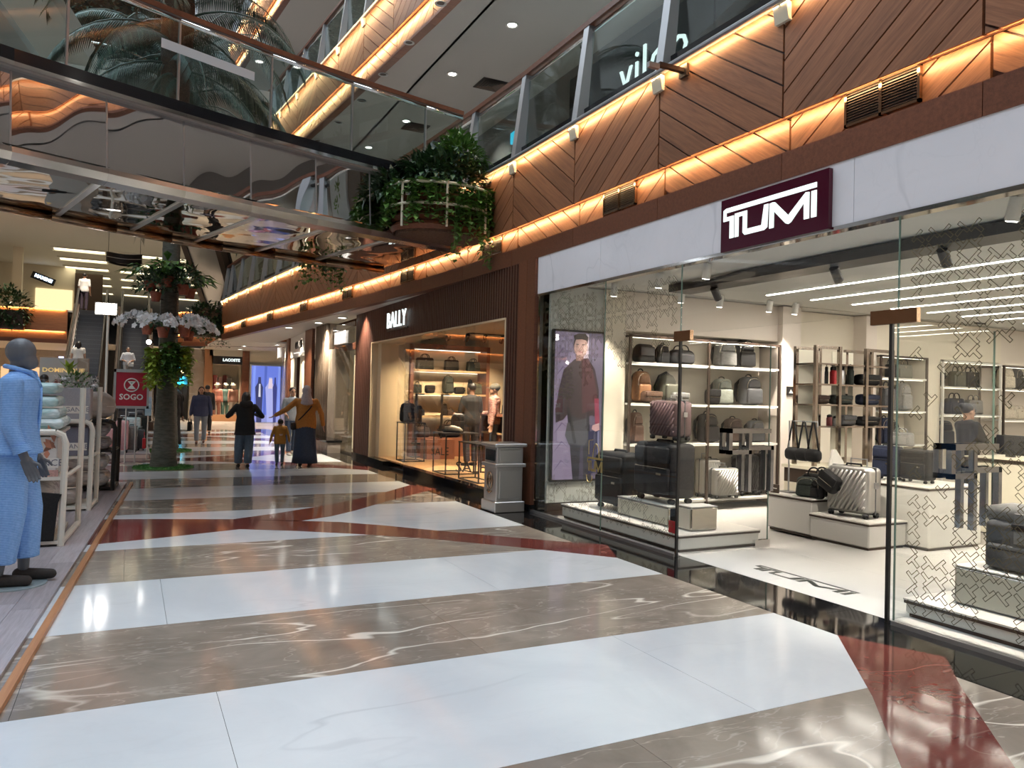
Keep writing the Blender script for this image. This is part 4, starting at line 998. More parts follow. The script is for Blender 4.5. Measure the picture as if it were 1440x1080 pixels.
for kind, label, x, y, z, wd, ht, col in ITEMS:
    yy = y
    if 8.3 < y < 8.7: yy = y+.06 if y > 8.4 else y
    g_ = ('bags on the shelves of the bag shop' if y > 15 else 'small goods on the chrome rack' if y < 7.5 else GRP.get(z, 'bags in the wall units of the luggage shop') if x < 8.6 else 'bags in the wall units of the luggage shop')
    put(kind, label, (x, yy, z+.001), wd*.96, ht*.98, col, R.uniform(-.12, .12) if kind != 'bottle' else 0, g_)
# ================================================================== SECOND SHOP (dark slatted front)
fb = struct('floor_bag_shop')
for i in range(12):
    for j in range(4):
        x0, y0 = 4.84+.27*i, 9.3+1.8*j
        obj('floor_board', B().box(x0, x0+.267, y0, min(y0+1.797, 16.38), .09, .118), M_OAKFLOOR, fb)
wbs = struct('wall_bag_shop')
obj('wall_panel', B().box(4.82, 8.2, 16.58, 16.66, .0, 3.3).box(8.1, 8.2, 9.2, 16.6, 0, 3.3), M_WALLB, wbs)
obj('wall_panel', B().box(4.86, 5.50, 16.1, 16.58, .118, 2.80), M_WALLB, wbs)
obj('wall_panel', B().box(7.42, 8.1, 16.1, 16.58, .118, 2.80), M_WALLB, wbs)
obj('partition', B().box(4.82, 8.2, 9.06, 9.26, 0, 3.3), M_DWOOD, wbs)
cb = struct('ceiling_bag_shop'); obj('ceiling_board', B().box(4.82, 8.2, 9.26, 16.6, 2.80, 2.86), M_WALLB, cb)
sh = thing('alcove_shelf', 'oak framed alcove shelf with handbags in the slatted-front shop', 'shelf', (6.46, 16.0, .118))
obj('frame', B().box(-.96, -.88, 0, .55, 0, 2.50).box(.88, .96, 0, .55, 0, 2.50).box(-.96, .96, 0, .55, 2.40, 2.50), mat('terracotta_lacquer', (.30, .12, .07), .4), sh)
obj('back_panel', B().box(-.9, .9, .50, .55, 0, 2.42), M_WALLB, sh)
for z in (2.054, 1.523, 1.025): obj('shelf_board', B().box(-.88, .88, 0, .5, z-.16, z-.118), M_GOLDWOOD, sh); obj('added_light_strip', B().box(-.85, .85, .44, .46, z-.17, z-.162), E_STRIP, sh)  # added strips stand in for the lit back panels
obj('added_light_strip', B().box(-.85, .85, .3, .33, 2.385, 2.395), E_STRIP, sh)
obj('base_shelf', B().box(-.88, .88, -.1, .5, .0, .42), mat('terracotta_lacquer'), sh)
put('duffel', 'dark bowling bag on the base shelf of the slatted-front shop', (5.85, 16.1, .54), .36, .30, 'brownblack', 0, 'bags on the shelves of the bag shop')
put('duffel', 'dark weekend bag beside the red box in the slatted-front shop', (6.5, 16.1, .54), .54, .36, 'black', 0, 'bags on the shelves of the bag shop')
sb = thing('sale_box', 'red-brown sale plinth box with dark letters in the slatted-front shop', 'sign', (5.95, 15.45, .118))
obj('box', B().box(-.30, .34, -.2, .2, .0, .42), mat('terracotta_lacquer'), sb)
text('lettering', 'SALE', .24, M_BLKMET, sb, basis((0, -.203, .16), (1, 0, 0), (0, 0, 1), (0, -1, 0)), squash=.8)
for x, nm in ((5.60, 'dark belt hanger post nearer the cream wall'), (6.20, 'dark belt hanger post in the middle of the alcove')):
    t = thing('belt_hanger', nm, 'hanger', (x, 15.85, .118))
    obj('post', B().cbox((0, 0, .96), (.05, .03, .84)).cbox((.08, 0, 1.38), (.2, .03, .03)), M_BLKMET, t); obj('foot', B().cbox((.05, 0, .30), (.24, .12, .04)).cbox((0, 0, .43), (.03, .03, .26)), M_BLKMET, t); obj('base', B().cbox((0, 0, .01), (.2, .2, .02)).cbox((0, 0, .15), (.03, .03, .3)), M_BLKMET, t)
def frame_stand(label, x, y, w_, d_, h, z0=.118, mid=True, m=M_BLKMET):
    t = thing('display_stand', label, 'stand', (x, y, z0)); r = .010
    for sx in (-1, 1):
        for sy in (-1, 1): obj('leg', B().box(sx*w_/2-r, sx*w_/2+r, sy*d_/2-r, sy*d_/2+r, 0, h-.02), m, t)
    obj('base_frame', B().box(-w_/2, w_/2, -d_/2-r, -d_/2+r, 0, .02).box(-w_/2, w_/2, d_/2-r, d_/2+r, 0, .02).box(-w_/2-r, -w_/2+r, -d_/2, d_/2, 0, .02).box(w_/2-r, w_/2+r, -d_/2, d_/2, 0, .02), m, t)
    obj('top_board', B().box(-w_/2-.015, w_/2+.015, -d_/2-.015, d_/2+.015, h-.02, h), m, t); return t
frame_stand('slim black frame stand with the black rucksack in the shop window', 5.2, 15.0, .42, .5, .80)
put('backpack', 'black rucksack on the slim frame stand in the shop window', (5.12, 15.0, .919), .34, .40, 'black', 0)
put('bottle', 'dark brown cylinder bag beside the rucksack on the frame stand', (5.36, 14.98, .919), .13, .34, 'brownblack')
frame_stand('black frame table holding the beige shoe in the shop window', 5.20, 12.55, .62, .60, .72, m=M_BLKMET)
put('shoe', 'beige shoe on the black frame table in the shop window', (5.12, 12.5, .839), .12, .14, 'cream', .9)
put('backpack', 'grey backpack standing behind the beige shoe on the frame table', (5.30, 12.72, .839), .26, .34, 'slate')
frame_stand('low black frame stand beside the waste bin in the shop window', 5.06, 11.3, .30, .8, .62)
ts = thing('sale_letters', 'dark sale lettering standing on the shop window floor', 'sign', (5.30, 12.1, .13))
text('lettering', 'SALE', .26, M_BLKMET, ts, basis((0, 0, .12), (.8, -.6, 0), (0, 0, 1), (-.6, -.8, 0)), .01)
ct_ = thing('shelf_counter', 'red-brown low display counter beside the two people', 'counter', (6.95, 13.0, .118))
obj('top_board', B().box(-.5, .5, -.5, 1.4, .98, 1.02), mat('terracotta_lacquer'), ct_); obj('body', B().box(-.42, .42, -.4, 1.3, .03, .62), mat('terracotta_lacquer'), ct_)
obj('shelf_board', B().box(-.46, .46, -.45, 1.35, .62, .66), M_GOLDWOOD, ct_); obj('end_panel', B().box(-.46, .46, 1.3, 1.36, 0, 1.0).box(-.46, .46, -.46, -.40, 0, 1.0), M_DWOOD, ct_)
put('tote', 'black briefcase lying on the red-brown counter', (6.8, 13.7, 1.139), .34, .26, 'black', .4)
put('tote', 'grey handbag inside the red-brown counter', (6.75, 13.2, .779), .3, .2, 'grey', -1.2)
for i, (x, y) in enumerate(((5.5, 14.5), (6.6, 14.5))):
    t = thing('track_rail', ('black track rail over the window stand', 'black track rail over the two people')[i], 'lamp track', (x, y, 2.775))
    obj('rail', B().box(-.55, .55, -.015, .015, 0, .02), M_BLKMET, t)
    for k, xx in enumerate((-.32, -.12, .28) if i == 0 else (-.4, 0, .4)):
        spot((x+xx, y, 2.775), (x+xx+.1, 15.9, 1.3), M_BLKMET, '%s black spotlight on the track over the %s' % (('first', 'second', 'third')[k], ('window stand', 'two people')[i]), 'black spotlights in the bag shop', 130, (1, .78, .50))
bl = thing('shop_name_sign', 'white glowing shop name letters on the dark slats', 'sign', (XF, 0, 0))
text('lettering', 'BALLY', .46, E_SIGN, bl, basis((-.05, 14.57, 2.965), (0, -1, 0), (0, 0, 1), (-1, 0, 0)), .012, -.002, 1.12, .86)
obj('stand_off', B().box(-.03, 0, 13.95, 15.2, 2.77, 2.79), M_BLKMET, bl)
for i, (x, y) in enumerate(((6.2, 11.2), (6.2, 13.2), (5.4, 13.2), (5.4, 10.6))):  # ceiling lamps added to brighten the bag shop
    lamp_disc((x, y, 2.78), 48, (1, .80, .55)); o = thing('downlight', ('added recessed lamp over the two people in the bag shop', 'added recessed lamp over the red-brown counter', 'added recessed lamp over the frame table', 'added recessed lamp over the low frame stand')[i], 'downlight', (x, y, 2.796), 0, 'added recessed lamps in the bag shop'); obj('rim', B().lathe([(.10, 0), (.11, -.006), (.08, -.01), (.07, -.002)], 14), M_WLAM, o)
# ---- waste bin
wbn = thing('waste_bin', 'square grey metal waste bin with crest in front of the wooden column', 'bin', (4.42, 9.02, 0), 0)
obj('base', B().rbox((0, 0, .07), (.43, .43, .14), .01, 1), M_STEEL, wbn); obj('body', B().rbox((0, 0, .36), (.38, .38, .46), .01, 1), M_STEEL, wbn)
obj('collar', B().rbox((0, 0, .605), (.44, .44, .05), .008, 1), M_STEEL, wbn); obj('hood', B().rbox((0, 0, .73), (.38, .38, .22), .01, 1), M_STEEL, wbn)
obj('opening', B().rbox((-.195, 0, .73), (.02, .28, .15), .008, 1), M_DARK, wbn); obj('lid', B().rbox((0, 0, .865), (.46, .46, .05), .012, 1), M_STEEL, wbn)
obj('side_panel', B().rbox((0, -.192, .36), (.30, .012, .36), .006, 1), M_STEEL, wbn); obj('hood_panel', B().rbox((0, -.192, .73), (.30, .012, .16), .006, 1), M_STEEL, wbn)
cr = B().tube([(-.2, .08*math.cos(a), .40+.11*math.sin(a)) for a in [2*PI*k/14 for k in range(14)]], .010, 5, closed=True).sph((-.2, 0, .40), .012, .03, .05).tube([(-.2, -.06, .27), (-.2, 0, .24), (-.2, .06, .27)], .012, 5)
for k in range(5): cr.tube([(-.2, 0, .36), (-.2, .07*math.cos(.5+k*.53), .38+.09*math.sin(.5+k*.53))], .007, 4)
obj('crest', cr, M_BRONZE, wbn, True)
# ================================================================== SHOPS FURTHER ALONG
wn = struct('wall_far_shops')
# third shop: glass front with hanging lit name
w3 = struct('window_3')
pane(w3, 17.86, 19.4, .05, 3.2); pane(w3, 19.4, 20.3, .05, 3.2)
obj('stone_pier', B().box(XF-.02, XF+.35, 19.62, 20.40, .05, 2.62), M_TAUPE, wn)
obj('lintel', B().box(XF+.12, XF+.2, 17.8, 20.4, 2.55, 2.72), M_RIM, wn)
for i in range(7): obj('flute', B().cyl((XF-.02, 20.48+.2*i, 0), (XF-.02, 20.48+.2*i, 3.33), .075, n=8), mat('bronze_flute', (.22, .165, .12), .35, .5), wn, True)
obj('pier_backing', B().box(XF, XF+.3, 20.4, 22.4, 0, 3.33), M_TAUPE, wn)
obj('mirror_strip', B().box(XF-.01, XF+.02, 21.9, 22.4, 0, 3.33), M_CHROME, wn)
obj('column_board', B().box(XF-.05, XF+.4, 22.4, 23.4, .1, 3.33), M_RIM, wn)
obj('shop_box', B().box(6.6, 6.7, 17.9, 23, 0, 3.3).box(4.9, 6.7, 20.35, 20.4, 0, 3.3).box(4.8, 6.7, 17.8, 17.86, 0, 3.3), M_WALLC, wn)
obj('shop_floor', B().box(4.8, 6.7, 17.86, 20.4, .0, .05), M_TAUPE, wn)
led = thing('stone_ledge', 'dark polished stone ledge in front of the glass shop', 'ledge', (XF-.22, 20.3, 0))
obj('body', B().box(-.16, .16, -1.6, 1.7, 0, .26), M_TAUPE, led); obj('top_slab', B().box(-.2, .19, -1.64, 1.74, .26, .31), M_BLACK, led)
ls = unit('display_shelf', 'cream backlit display shelf with a handbag in the third shop', 5.15, 6.35, (1.32, 1.0, .62), 2.5, yf=19.0, back=mat('cream_glow', (.8, .72, .5), .5, emit=(1, .85, .55), es=.35), fm=M_BRONZE)
put('tote', 'black handbag with tall handles on the cream shelf of the third shop', (5.62, 19.15, 1.321), .3, .44, 'black')
put('pouch', 'small olive clutch on the cream shelf of the third shop', (5.30, 19.15, 1.321), .2, .12, 'olive')
put('shoe', 'black shoe on the lower shelf of the third shop', (5.32, 19.15, 1.001), .1, .12, 'black', 1.3)
put('pouch', 'red quilted clutch on the lowest shelf of the third shop', (5.40, 19.15, .621), .42, .2, 'red')
put('tote', 'pink red handbag on the lowest shelf of the third shop', (5.95, 19.15, .621), .36, .28, 'maroon')
ms = thing('shop_name_sign', 'white glowing letters hanging in the third shop front', 'sign', (XF, 0, 0))
text('lettering', 'MASARI', .46, E_SIGNW, ms, basis((-.03, 19.18, 2.86), (0, -1, 0), (0, 0, 1), (-1, 0, 0)), .012, -.002, 1.1, .66)
obj('bracket', B().box(0, .12, 18.5, 19.9, 2.68, 2.70), M_BLKMET, ms)
lamp_disc((5.6, 18.6, 3.2), 22, (1, .82, .55), .3)
# fourth shop: pale front with dark letters
def angled(nm, P0, P1, z0, z1, m, d=.08, parent=wn):
    t = Vector((P1[0]-P0[0], P1[1]-P0[1], 0)); L = t.length; t.normalize(); n = Vector((-t.y, t.x, 0))
    return obj(nm, B().box(0, L, 0, d, z0, z1, basis((*P0, 0), t, -n, (0, 0, 1))), m, parent)
angled('stone_fascia', (4.75, 23.4), (4.95, 27.2), 2.62, 3.33, M_CEILW); angled('wall_panel', (4.80, 23.4), (4.92, 25.3), 0, 2.62, M_WALLC); angled('wall_panel', (4.93, 26.3), (4.98, 27.2), 0, 2.62, M_WALLC)
angled('dark_doorway', (5.2, 25.3), (5.25, 26.3), 0, 2.62, M_BLKMET); angled('lit_slot', (4.85, 24.35), (4.86, 24.5), .3, 2.2, E_COVE, .01)
angled('column_board', (4.88, 27.2), (4.95, 28.0), .1, 3.33, M_RIM, .4)
angled('stone_fascia', (5.0, 28), (6.2, 36), 2.75, 3.33, M_CEILW); angled('wall_panel', (5.0, 28), (6.0, 34.8), 0, 2.75, M_TAUPE)
cs_ = thing('shop_name_sign', 'dark letters on the pale fascia beyond the bronze pier', 'sign', (4.80, 24.8, 0))
text('lettering', 'COACH', .34, M_BLKMET, cs_, basis((-.04, 0, 2.97), (-.05, -1, 0), (0, 0, 1), (-1, .05, 0)), .015, .004, 1.15, 1.1)
obj('glow_backing', B().box(-.02, -.012, -.9, .9, 2.72, 2.75), E_SIGNW, cs_)
s5 = thing('shop_name_sign', 'small pink-white lit sign over the far taupe wall', 'sign', (5.3, 31.0, 0))
text('lettering', 'kb', .52, E_SIGNW, s5, basis((-.1, 0, 2.98), (-.15, -1, 0), (0, 0, 1), (-1, .15, 0)), .02, .01)
obj('backing', B().box(-.07, -.05, -.5, .5, 2.78, 3.2), M_WLAM, s5)
# lit blue posters facing the corridor
def poster(label, x0, x1, y, z0, z1, base, figs, rz=0):
    t = thing('light_box_poster', label, 'poster', ((x0+x1)/2, y, z0), rz); w_ = (x1-x0)/2; h = z1-z0
    obj('frame', B().box(-w_-.05, w_+.05, 0, .12, -.05, h+.05), M_STEEL, t)
    obj('printed_sheet', B().box(-w_, w_, -.01, 0, 0, h), mat('poster_'+label[:12], tuple(c*.3 for c in base), .4, emit=base, es=.7), t)
    for i, (pts, col) in enumerate(figs):
        b_ = B(); b_.add([(a*w_, -.012-.001*i, b__*h) for a, b__ in pts], [tuple(range(len(pts)))])
        obj('printed_figure', b_, mat('poster_fig_%s_%d' % (label[:9], i), tuple(c*.3 for c in col), .4, emit=col, es=.7), t)
    return t
fig = lambda cx, s: [(cx-.10*s, .0), (cx-.16*s, .40), (cx-.20*s, .62), (cx-.08*s, .70), (cx-.06*s, .80), (cx+.06*s, .80), (cx+.08*s, .70), (cx+.18*s, .62), (cx+.16*s, .40), (cx+.14*s, .0)]
poster('tall blue lit poster with two standing figures', 4.95, 6.25, 36.6, .02, 2.62, (.16, .24, .85), [([(-.95, 0), (-.80, 0), (-.72, 1), (-.88, 1)], (.24, .36, .95)), ([(-.15, 0), (.0, 0), (.05, 1), (-.12, 1)], (.10, .16, .62)), ([(.78, 0), (.95, 0), (.95, 1), (.82, 1)], (.26, .36, .92)), ([(-1, 0), (1, 0), (1, .16), (-1, .10)], (.30, .34, .75)), (fig(-.45, 1.4), (.04, .05, .16)), ([(-.5, .45), (-.35, .45), (-.38, .68), (-.48, .68)], (.75, .78, .9)), (fig(.30, 1.7), (.45, .5, .95)), ([(.15, .6), (.45, .6), (.42, .78), (.2, .78)], (.85, .72, .85)), (fig(.62, .8), (.05, .06, .25))])
poster('pale lilac lit poster beside the blue one', 6.35, 7.0, 36.5, .02, 2.62, (.38, .38, .62), [(fig(.0, 2.4), (.52, .47, .62)), ([(-.3, .5), (.2, .45), (.3, .7), (-.2, .72)], (.75, .66, .74))], .35)
# clothes shop at the end with three small figures
lw = struct('wall_clothes_shop')
obj('fascia_board', B().box(3.35, 4.75, 38.0, 38.3, 2.68, 3.05), M_BLKMET, lw); obj('wall_panel', B().box(3.25, 4.9, 38.0, 38.2, 3.05, 3.34), M_WALLC, lw)
obj('column_board', B().box(4.70, 5.02, 37.9, 38.5, 0, 3.34), M_RIM, lw); obj('column_board', B().box(3.05, 3.40, 38, 38.6, 0, 3.34), mat('orange_oak', (.42, .20, .09), .4), lw)
obj('stone_pier', B().box(2.45, 3.05, 38.4, 39, 0, 3.34), M_TAUPE, lw)
obj('shop_box', B().box(3.3, 4.9, 40.6, 40.7, 0, 3).box(4.8, 4.9, 38.4, 40.6, 0, 3).box(3.3, 3.35, 38.4, 40.6, 0, 3).box(3.3, 4.9, 38.3, 40.6, 2.7, 2.75), M_WALLC, lw)
obj('sill_stone', B().box(3.4, 4.7, 38.0, 38.5, 0, .3), mat('orange_oak'), lw)
w4 = struct('window_4'); obj('glass_pane', B().box(3.4, 4.02, 38.02, 38.03, .3, 2.68), M_GLASS, w4); obj('glass_pane', B().box(4.03, 4.7, 38.02, 38.03, .3, 2.68), M_GLASS, w4)
lamp_disc((4.1, 38.8, 2.68), 45, (1, .85, .6), .3)
for i in range(4): tag(obj('clothes_rail_stack', B().rbox((3.75+.22*i, 40.45, 1.75-.1*(i % 2)), (.19, .2, .9), .03, 1), CM[('red', 'pink', 'maroon', 'grey')[i]]), '%s folded garments hanging at the back of the clothes shop' % ('bright red', 'pink', 'dark red', 'grey')[i], 'clothes', 'garments in the clothes shop')
sgl = thing('shop_name_sign', 'white lit letters on the black fascia of the clothes shop', 'sign', (4.45, 37.99, 0))
text('lettering', 'LACOSTE', .18, E_SIGN, sgl, basis((-.24, -.02, 2.87), (1, 0, 0), (0, 0, 1), (0, -1, 0)), .01, .006); obj('backing', B().box(-.75, .24, -.008, 0, 2.72, 3.0), M_BLKMET, sgl)
# dark games hall with blue neon
gh = struct('wall_games_hall')
obj('wall_panel', B().box(-2.3, 2.45, 44, 44.2, 0, 3.34).box(2.4, 2.5, 39, 44, 0, 3.34), M_BLKMET, gh)
nb = mat('neon_blue', (.0, .1, .15), .4, emit=(.03, .62, .95), es=5)
ne_ = thing('neon_sign', 'glowing blue neon swoosh in the dark hall behind the palm trunk', 'sign', (2.0, 42.0, 0))
obj('tube', B().tube([(-.3, 0, 1.9), (.1, 0, 2.05), (.5, 0, 2.2), (.62, 0, 2.05), (.3, 0, 1.85), (-.3, 0, 1.7)], .06, 6, closed=True), nb, ne_, True)
obj('tube', B().tube([(.75, 0, 2.62), (1.0, 0, 2.75), (1.25, 0, 2.7), (1.2, 0, 2.5), (.85, 0, 2.5)], .05, 6, closed=True), nb, ne_, True)
obj('tube', B().tube([(-.35, 0, 2.5), (-.1, 0, 2.55), (0, 0, 2.4), (-.3, 0, 2.38)], .05, 6, closed=True), nb, ne_, True)
obj('stand', B().box(-.4, 1.2, .1, .2, 0, 2.9), M_BLKMET, ne_); ne_.scale = (1.25, 1, 1.0); ne_.location.x = 2.35
gm = thing('game_seat', 'round dark game pod in front of the blue neon', 'machine', (1.75, 40.6, 0))
obj('pod', B().sph((0, 0, .95), .62, .5, .55, 16, 10), M_DARK, gm, True); obj('foot', B().lathe([(.35, 0), (.30, .1), (.2, .3), (.25, .5)], 14), M_BLKMET, gm, True); obj('printed_band', B().box(-.36, .36, -.51, -.49, .92, 1.02), mat('violet_print', (.2, .08, .3), .4), gm)
jn = thing('shop_name_sign', 'warm yellow lit letters hanging over the dark hall', 'sign', (2.45, 40.4, 0))
text('lettering', 'JOURNEY', .26, emi('sign_yellow', (1, .82, .45), 4), jn, basis((0, 0, 2.32), (1, 0, 0), (0, 0, 1), (0, -1, 0)), .015, .006); obj('hanger', B().box(-.5, -.48, .0, .02, 2.3, 3.34).box(.48, .5, 0, .02, 2.3, 3.34).box(-.55, .55, .02, .04, 2.18, 2.46), M_BLKMET, jn)
# ---- ground floor rooms beyond the escalators
obj('warm_shop_glow', B().box(-6, -2.6, 46.9, 46.99, .3, 2.4), emi('shop_amber', (1, .55, .28), 1.0), wf)
for i, x in enumerate((-3.2, -2.62)): tag(obj('blue_screen', B().rbox((x, 45, 2.75), (.22, .05, .42), .02, 1), emi('screen_violet', (.55, .6, 1), 3)), 'small %s violet screen hanging far under the gallery' % ('first', 'second')[i], 'screen')
# ---- far upper hall: light coves, hanging black rings, shop with sign
for r_, yy in enumerate((43.2, 46.4, 49.6, 53.2, 57.2, 62)):
    for c_, (xa, xb) in enumerate(((-3.55+.03*r_, -1.35), (-.7, 1.4), (2.0, 4.4))):
        o = thing('ceiling_cove', 'long yellow light cove in the far upper ceiling', 'light', ((xa+xb)/2, yy, 8.19), 0, 'light coves of the far upper hall'); h = (xb-xa)/2
        obj('diffuser', B().box(-h, h, -.45, .45, -.004, 0), E_COVE, o); obj('rim', B().box(-h-.08, h+.08, -.55, -.46, -.06, .01).box(-h-.08, h+.08, .46, .55, -.06, .01), M_CEILW, o)
for i, (x, yy, z) in enumerate(((-.39, 36, 6.87), (3.2, 36, 6.74))):
    t = thing('ring_chandelier', ('black oval ring lamp hanging above the escalators', 'black oval ring lamp hanging beside the upper escalator')[i], 'lamp', (x, yy, z))
    b_ = B(); K = 28; vs = []
    for k in range(K):
        a = 2*PI*k/K
        for (rr, zz) in ((.58, -.2), (.68, -.2), (.68, .2), (.58, .2)): vs.append((rr*math.cos(a), rr*.6*math.sin(a), zz+.05*math.cos(2*a)))
    b_.add(vs, [(k*4+j, k*4+(j+1) % 4, ((k+1) % K)*4+(j+1) % 4, ((k+1) % K)*4+j) for k in range(K) for j in range(4)])
    obj('ring', b_, M_BLKMET, t, 40); obj('suspension', B().cyl((-.6, 0, .2), (-.6, 0, 8.2-z), .01, n=5).cyl((.6, 0, .2), (.6, 0, 8.2-z), .01, n=5), M_BLKMET, t)
    obj('glint_band', B().tube([(.685*math.cos(2*PI*k/24), .41*math.sin(2*PI*k/24), .05*math.cos(4*PI*k/24)) for k in range(24)], .012, 4, closed=True), M_STEEL, t)
uf = struct('wall_upper_hall')
obj('wall_panel', B().box(-14, -3.0, 50, 50.2, 4.8, 8.2), M_WALLC, uf); obj('dark_panel', B().box(-3.0, -1.6, 49.8, 50, 4.8, 7.9), M_BROWNMET, uf); obj('pier', B().box(-5.3, -4.9, 44, 44.4, 4.8, 8.2), M_WALLC, uf)
obj('shop_glow', B().box(-4.9, -3.1, 49.9, 49.99, 5.0, 6.9), emi('upper_shop_glow', (1, .78, .42), 1.1), uf)
us = thing('shop_name_sign', 'blue-white lit letters over the yellow shop on the far upper gallery', 'sign', (-4.6, 49.6, 7.45))
text('lettering', 'MAXIME', .24, emi('sign_blue_white', (.62, .80, 1), 4), us, basis((.1, -.02, 0), (1, 0, 0), (0, 0, 1), (0, -1, 0)), .02, .012); obj('backing', B().box(-.5, .68, 0, .1, -.2, .18), M_BLKMET, us)
us.rotation_euler = (0, .35, 0)
# ================================================================== ESCALATORS
def escalator(name, label, x, y, z=0, rz=0, W=1.0, run=8.3, rise=4.8, group=None):
    t = thing(name, label, 'escalator', (x, y, z), rz, group); n = 24; a = math.atan2(rise, run)
    st = None
    for i in range(n):
        y0, z0 = run*i/n, rise*i/n
        if st is None:
            b_ = B().box(-W/2+.04, W/2-.04, 0, run/n+.1, -.05, rise/n)
            for k in range(12): xx = -W/2+.07+k*(W-.14)/11; b_.box(xx-.012, xx+.012, -.006, 0, .015, rise/n-.01)
            st = b_.mesh('step'); fixn(st); st.materials.append(mat('escalator_step', (.13, .135, .15), .4, .5))
        obj('step', st, None, t, None, (0, y0, z0))
        if i % 1 == 0: obj('step_nosing', B().box(-W/2+.05, W/2-.05, y0-.004, y0+.03, z0+rise/n-.004, z0+rise/n+.003), mat('escalator_nosing', (.30, .31, .33), .4, .5), t)
    for s in (-1, 1):
        X0 = s*W/2
        prof = [(-.9, 0), (-.9, .75), (-.5, .92), (0, .95), (run, rise+.95), (run+.5, rise+.95), (run+.9, rise+.75), (run+.9, rise)]
        gl_ = [(-.9, .28), (-.9, .72), (-.5, .88), (0, .90), (run, rise+.90), (run+.5, rise+.90), (run+.9, rise+.72), (run+.9, rise+.28), (run, rise+.28), (0, .28)]
        obj('balustrade_panel', B().prism(gl_, X0+s*.03-.006, X0+s*.03+.006, lambda p, q, h: (h, p, q)), mat('smoked_panel', (.06, .055, .055), .08, .3), t)
        obj('skirt', B().prism([(-.9, -.4), (-.9, .30), (0, .30), (run, rise+.30), (run+.9, rise+.30), (run+.9, rise-.4), (run, rise-.55), (0, -.45)], X0-s*.02, X0+s*.16, lambda p, q, h: (h, p, q)), M_BROWNMET, t)
        obj('skirt_trim', B().tube([(X0+s*.17, -.9, .29), (X0+s*.17, 0, .29), (X0+s*.17, run, rise+.29), (X0+s*.17, run+.9, rise+.29)], .022, 6), M_BROWNMET, t, True)
        obj('handrail', B().tube([(X0+s*.03, p, q) for p, q in [(-.85, .35), (-1.0, .55), (-.92, .80), (-.5, .95), (0, .98), (run, rise+.98), (run+.5, rise+.97), (run+.95, rise+.80), (run+1.0, rise+.55)]], .045, 8), M_BLKMET, t, True)
    obj('truss', B().prism([(-.9, -.02), (0, -.02), (run, rise-.05), (run+.9, rise-.05), (run+.9, rise-.4), (run, rise-.6), (.3, -.1)], -W/2, W/2, lambda p, q, h: (h, p, q)), M_STEEL, t)
    return t
escalator('escalator', 'escalator nearer the orange gallery edge, carrying two riders', -1.6, 30.2, 0, W=1.05)
escalator('escalator', 'escalator beside the palm trunk with one white-dressed rider', .10, 30.2, 0, W=1.0)
escalator('escalator', 'upper escalator rising under the footbridge from the first gallery', 3.3, 33.2, 4.835, math.radians(162), W=1.0)
ld = struct('floor_landing'); obj('slab', B().prism([(-1.2, 24.2), (-1.2, 21.4), (3.2, 21.4), (3.2, 24.2)], 9.3, 9.6), M_CEIL, ld)
# ================================================================== PLANTS
LEAF = {}
def leafm(nm, col, var=.45):
    def f(nt, b):
        g_ = N(nt, 'ShaderNodeNewGeometry'); r_ = ramp(nt, g_.outputs['Random Per Island'], [(0, tuple(c*(1-var) for c in col)), (.7, col), (1, tuple(min(1, c*(1+var*1.3)) for c in col))])
        nt.links.new(r_.outputs[0], b.inputs['Base Color'])
    return mat(nm, col, .42, build=f)
G_DARK = leafm('leaf_dark', (.030, .075, .028)); G_MID = leafm('leaf_mid', (.095, .21, .042)); G_LIME = leafm('leaf_lime', (.34, .46, .06)); G_PALM = leafm('leaf_palm', (.04, .075, .055)); G_DRY = leafm('leaf_dry', (.10, .105, .07))
W_PETAL = leafm('orchid_petal', (.80, .78, .80), .06)
M_TERRA = fabric('terracotta', (.28, .075, .045), .65, .15, 30)
M_TRUNK = mat('palm_bark', rough=.85, build=lambda nt, b: (nt.links.new(ramp(nt, noise(nt, coords(nt, (6, 6, 22)), 1.5, 4, .6), [(.3, (.055, .058, .05)), (.7, (.125, .125, .105))]).outputs[0], b.inputs['Base Color']), bump(nt, b, noise(nt, coords(nt, (3, 3, 40)), 1.2, 2), .35, .01)))
M_FIBRE = fabric('palm_fibre', (.10, .055, .035), .9, .4, 25, .5)
M_TURF = mat('green_turf', (.04, .15, .03), .9, build=lambda nt, b: nt.links.new(ramp(nt, noise(nt, coords(nt), 90, 2), [(.3, (.02, .09, .015)), (.7, (.07, .24, .05))]).outputs[0], b.inputs['Base Color']))
def leaf(b_, p, d, L, w_, curl=.25, up=None):
    d = Vector(d).normalized(); u = Vector((0, 0, 1)) if up is None else up
    s = d.cross(u); s = s.normalized() if s.length > 1e-3 else Vector((1, 0, 0)); n = s.cross(d)
    p = Vector(p); m = p+d*L*.5+n*L*curl*.35; e = p+d*L-n*L*curl*.5
    b_.add([p, m+s*w_/2, e, m-s*w_/2, m-n*w_*.12], [(0, 1, 4), (0, 4, 3), (1, 2, 4), (4, 2, 3)])
def rdir(zmin=-1, zmax=1):
    a = R.uniform(0, 2*PI); z = R.uniform(zmin, zmax); r = math.sqrt(max(0, 1-z*z)); return Vector((r*math.cos(a), r*math.sin(a), z))
def bush(c, rx, ry, rz, n, L, w_, zmin=-.3):
    b_ = B()
    for i in range(n):
        d = rdir(zmin, 1); k = R.uniform(.55, 1.0)
        leaf(b_, (c[0]+d.x*rx*k, c[1]+d.y*ry*k, c[2]+d.z*rz*k), d+rdir()*.7+Vector((0, 0, -.1)), L*R.uniform(.6, 1.3), w_*R.uniform(.7, 1.2))
    return b_
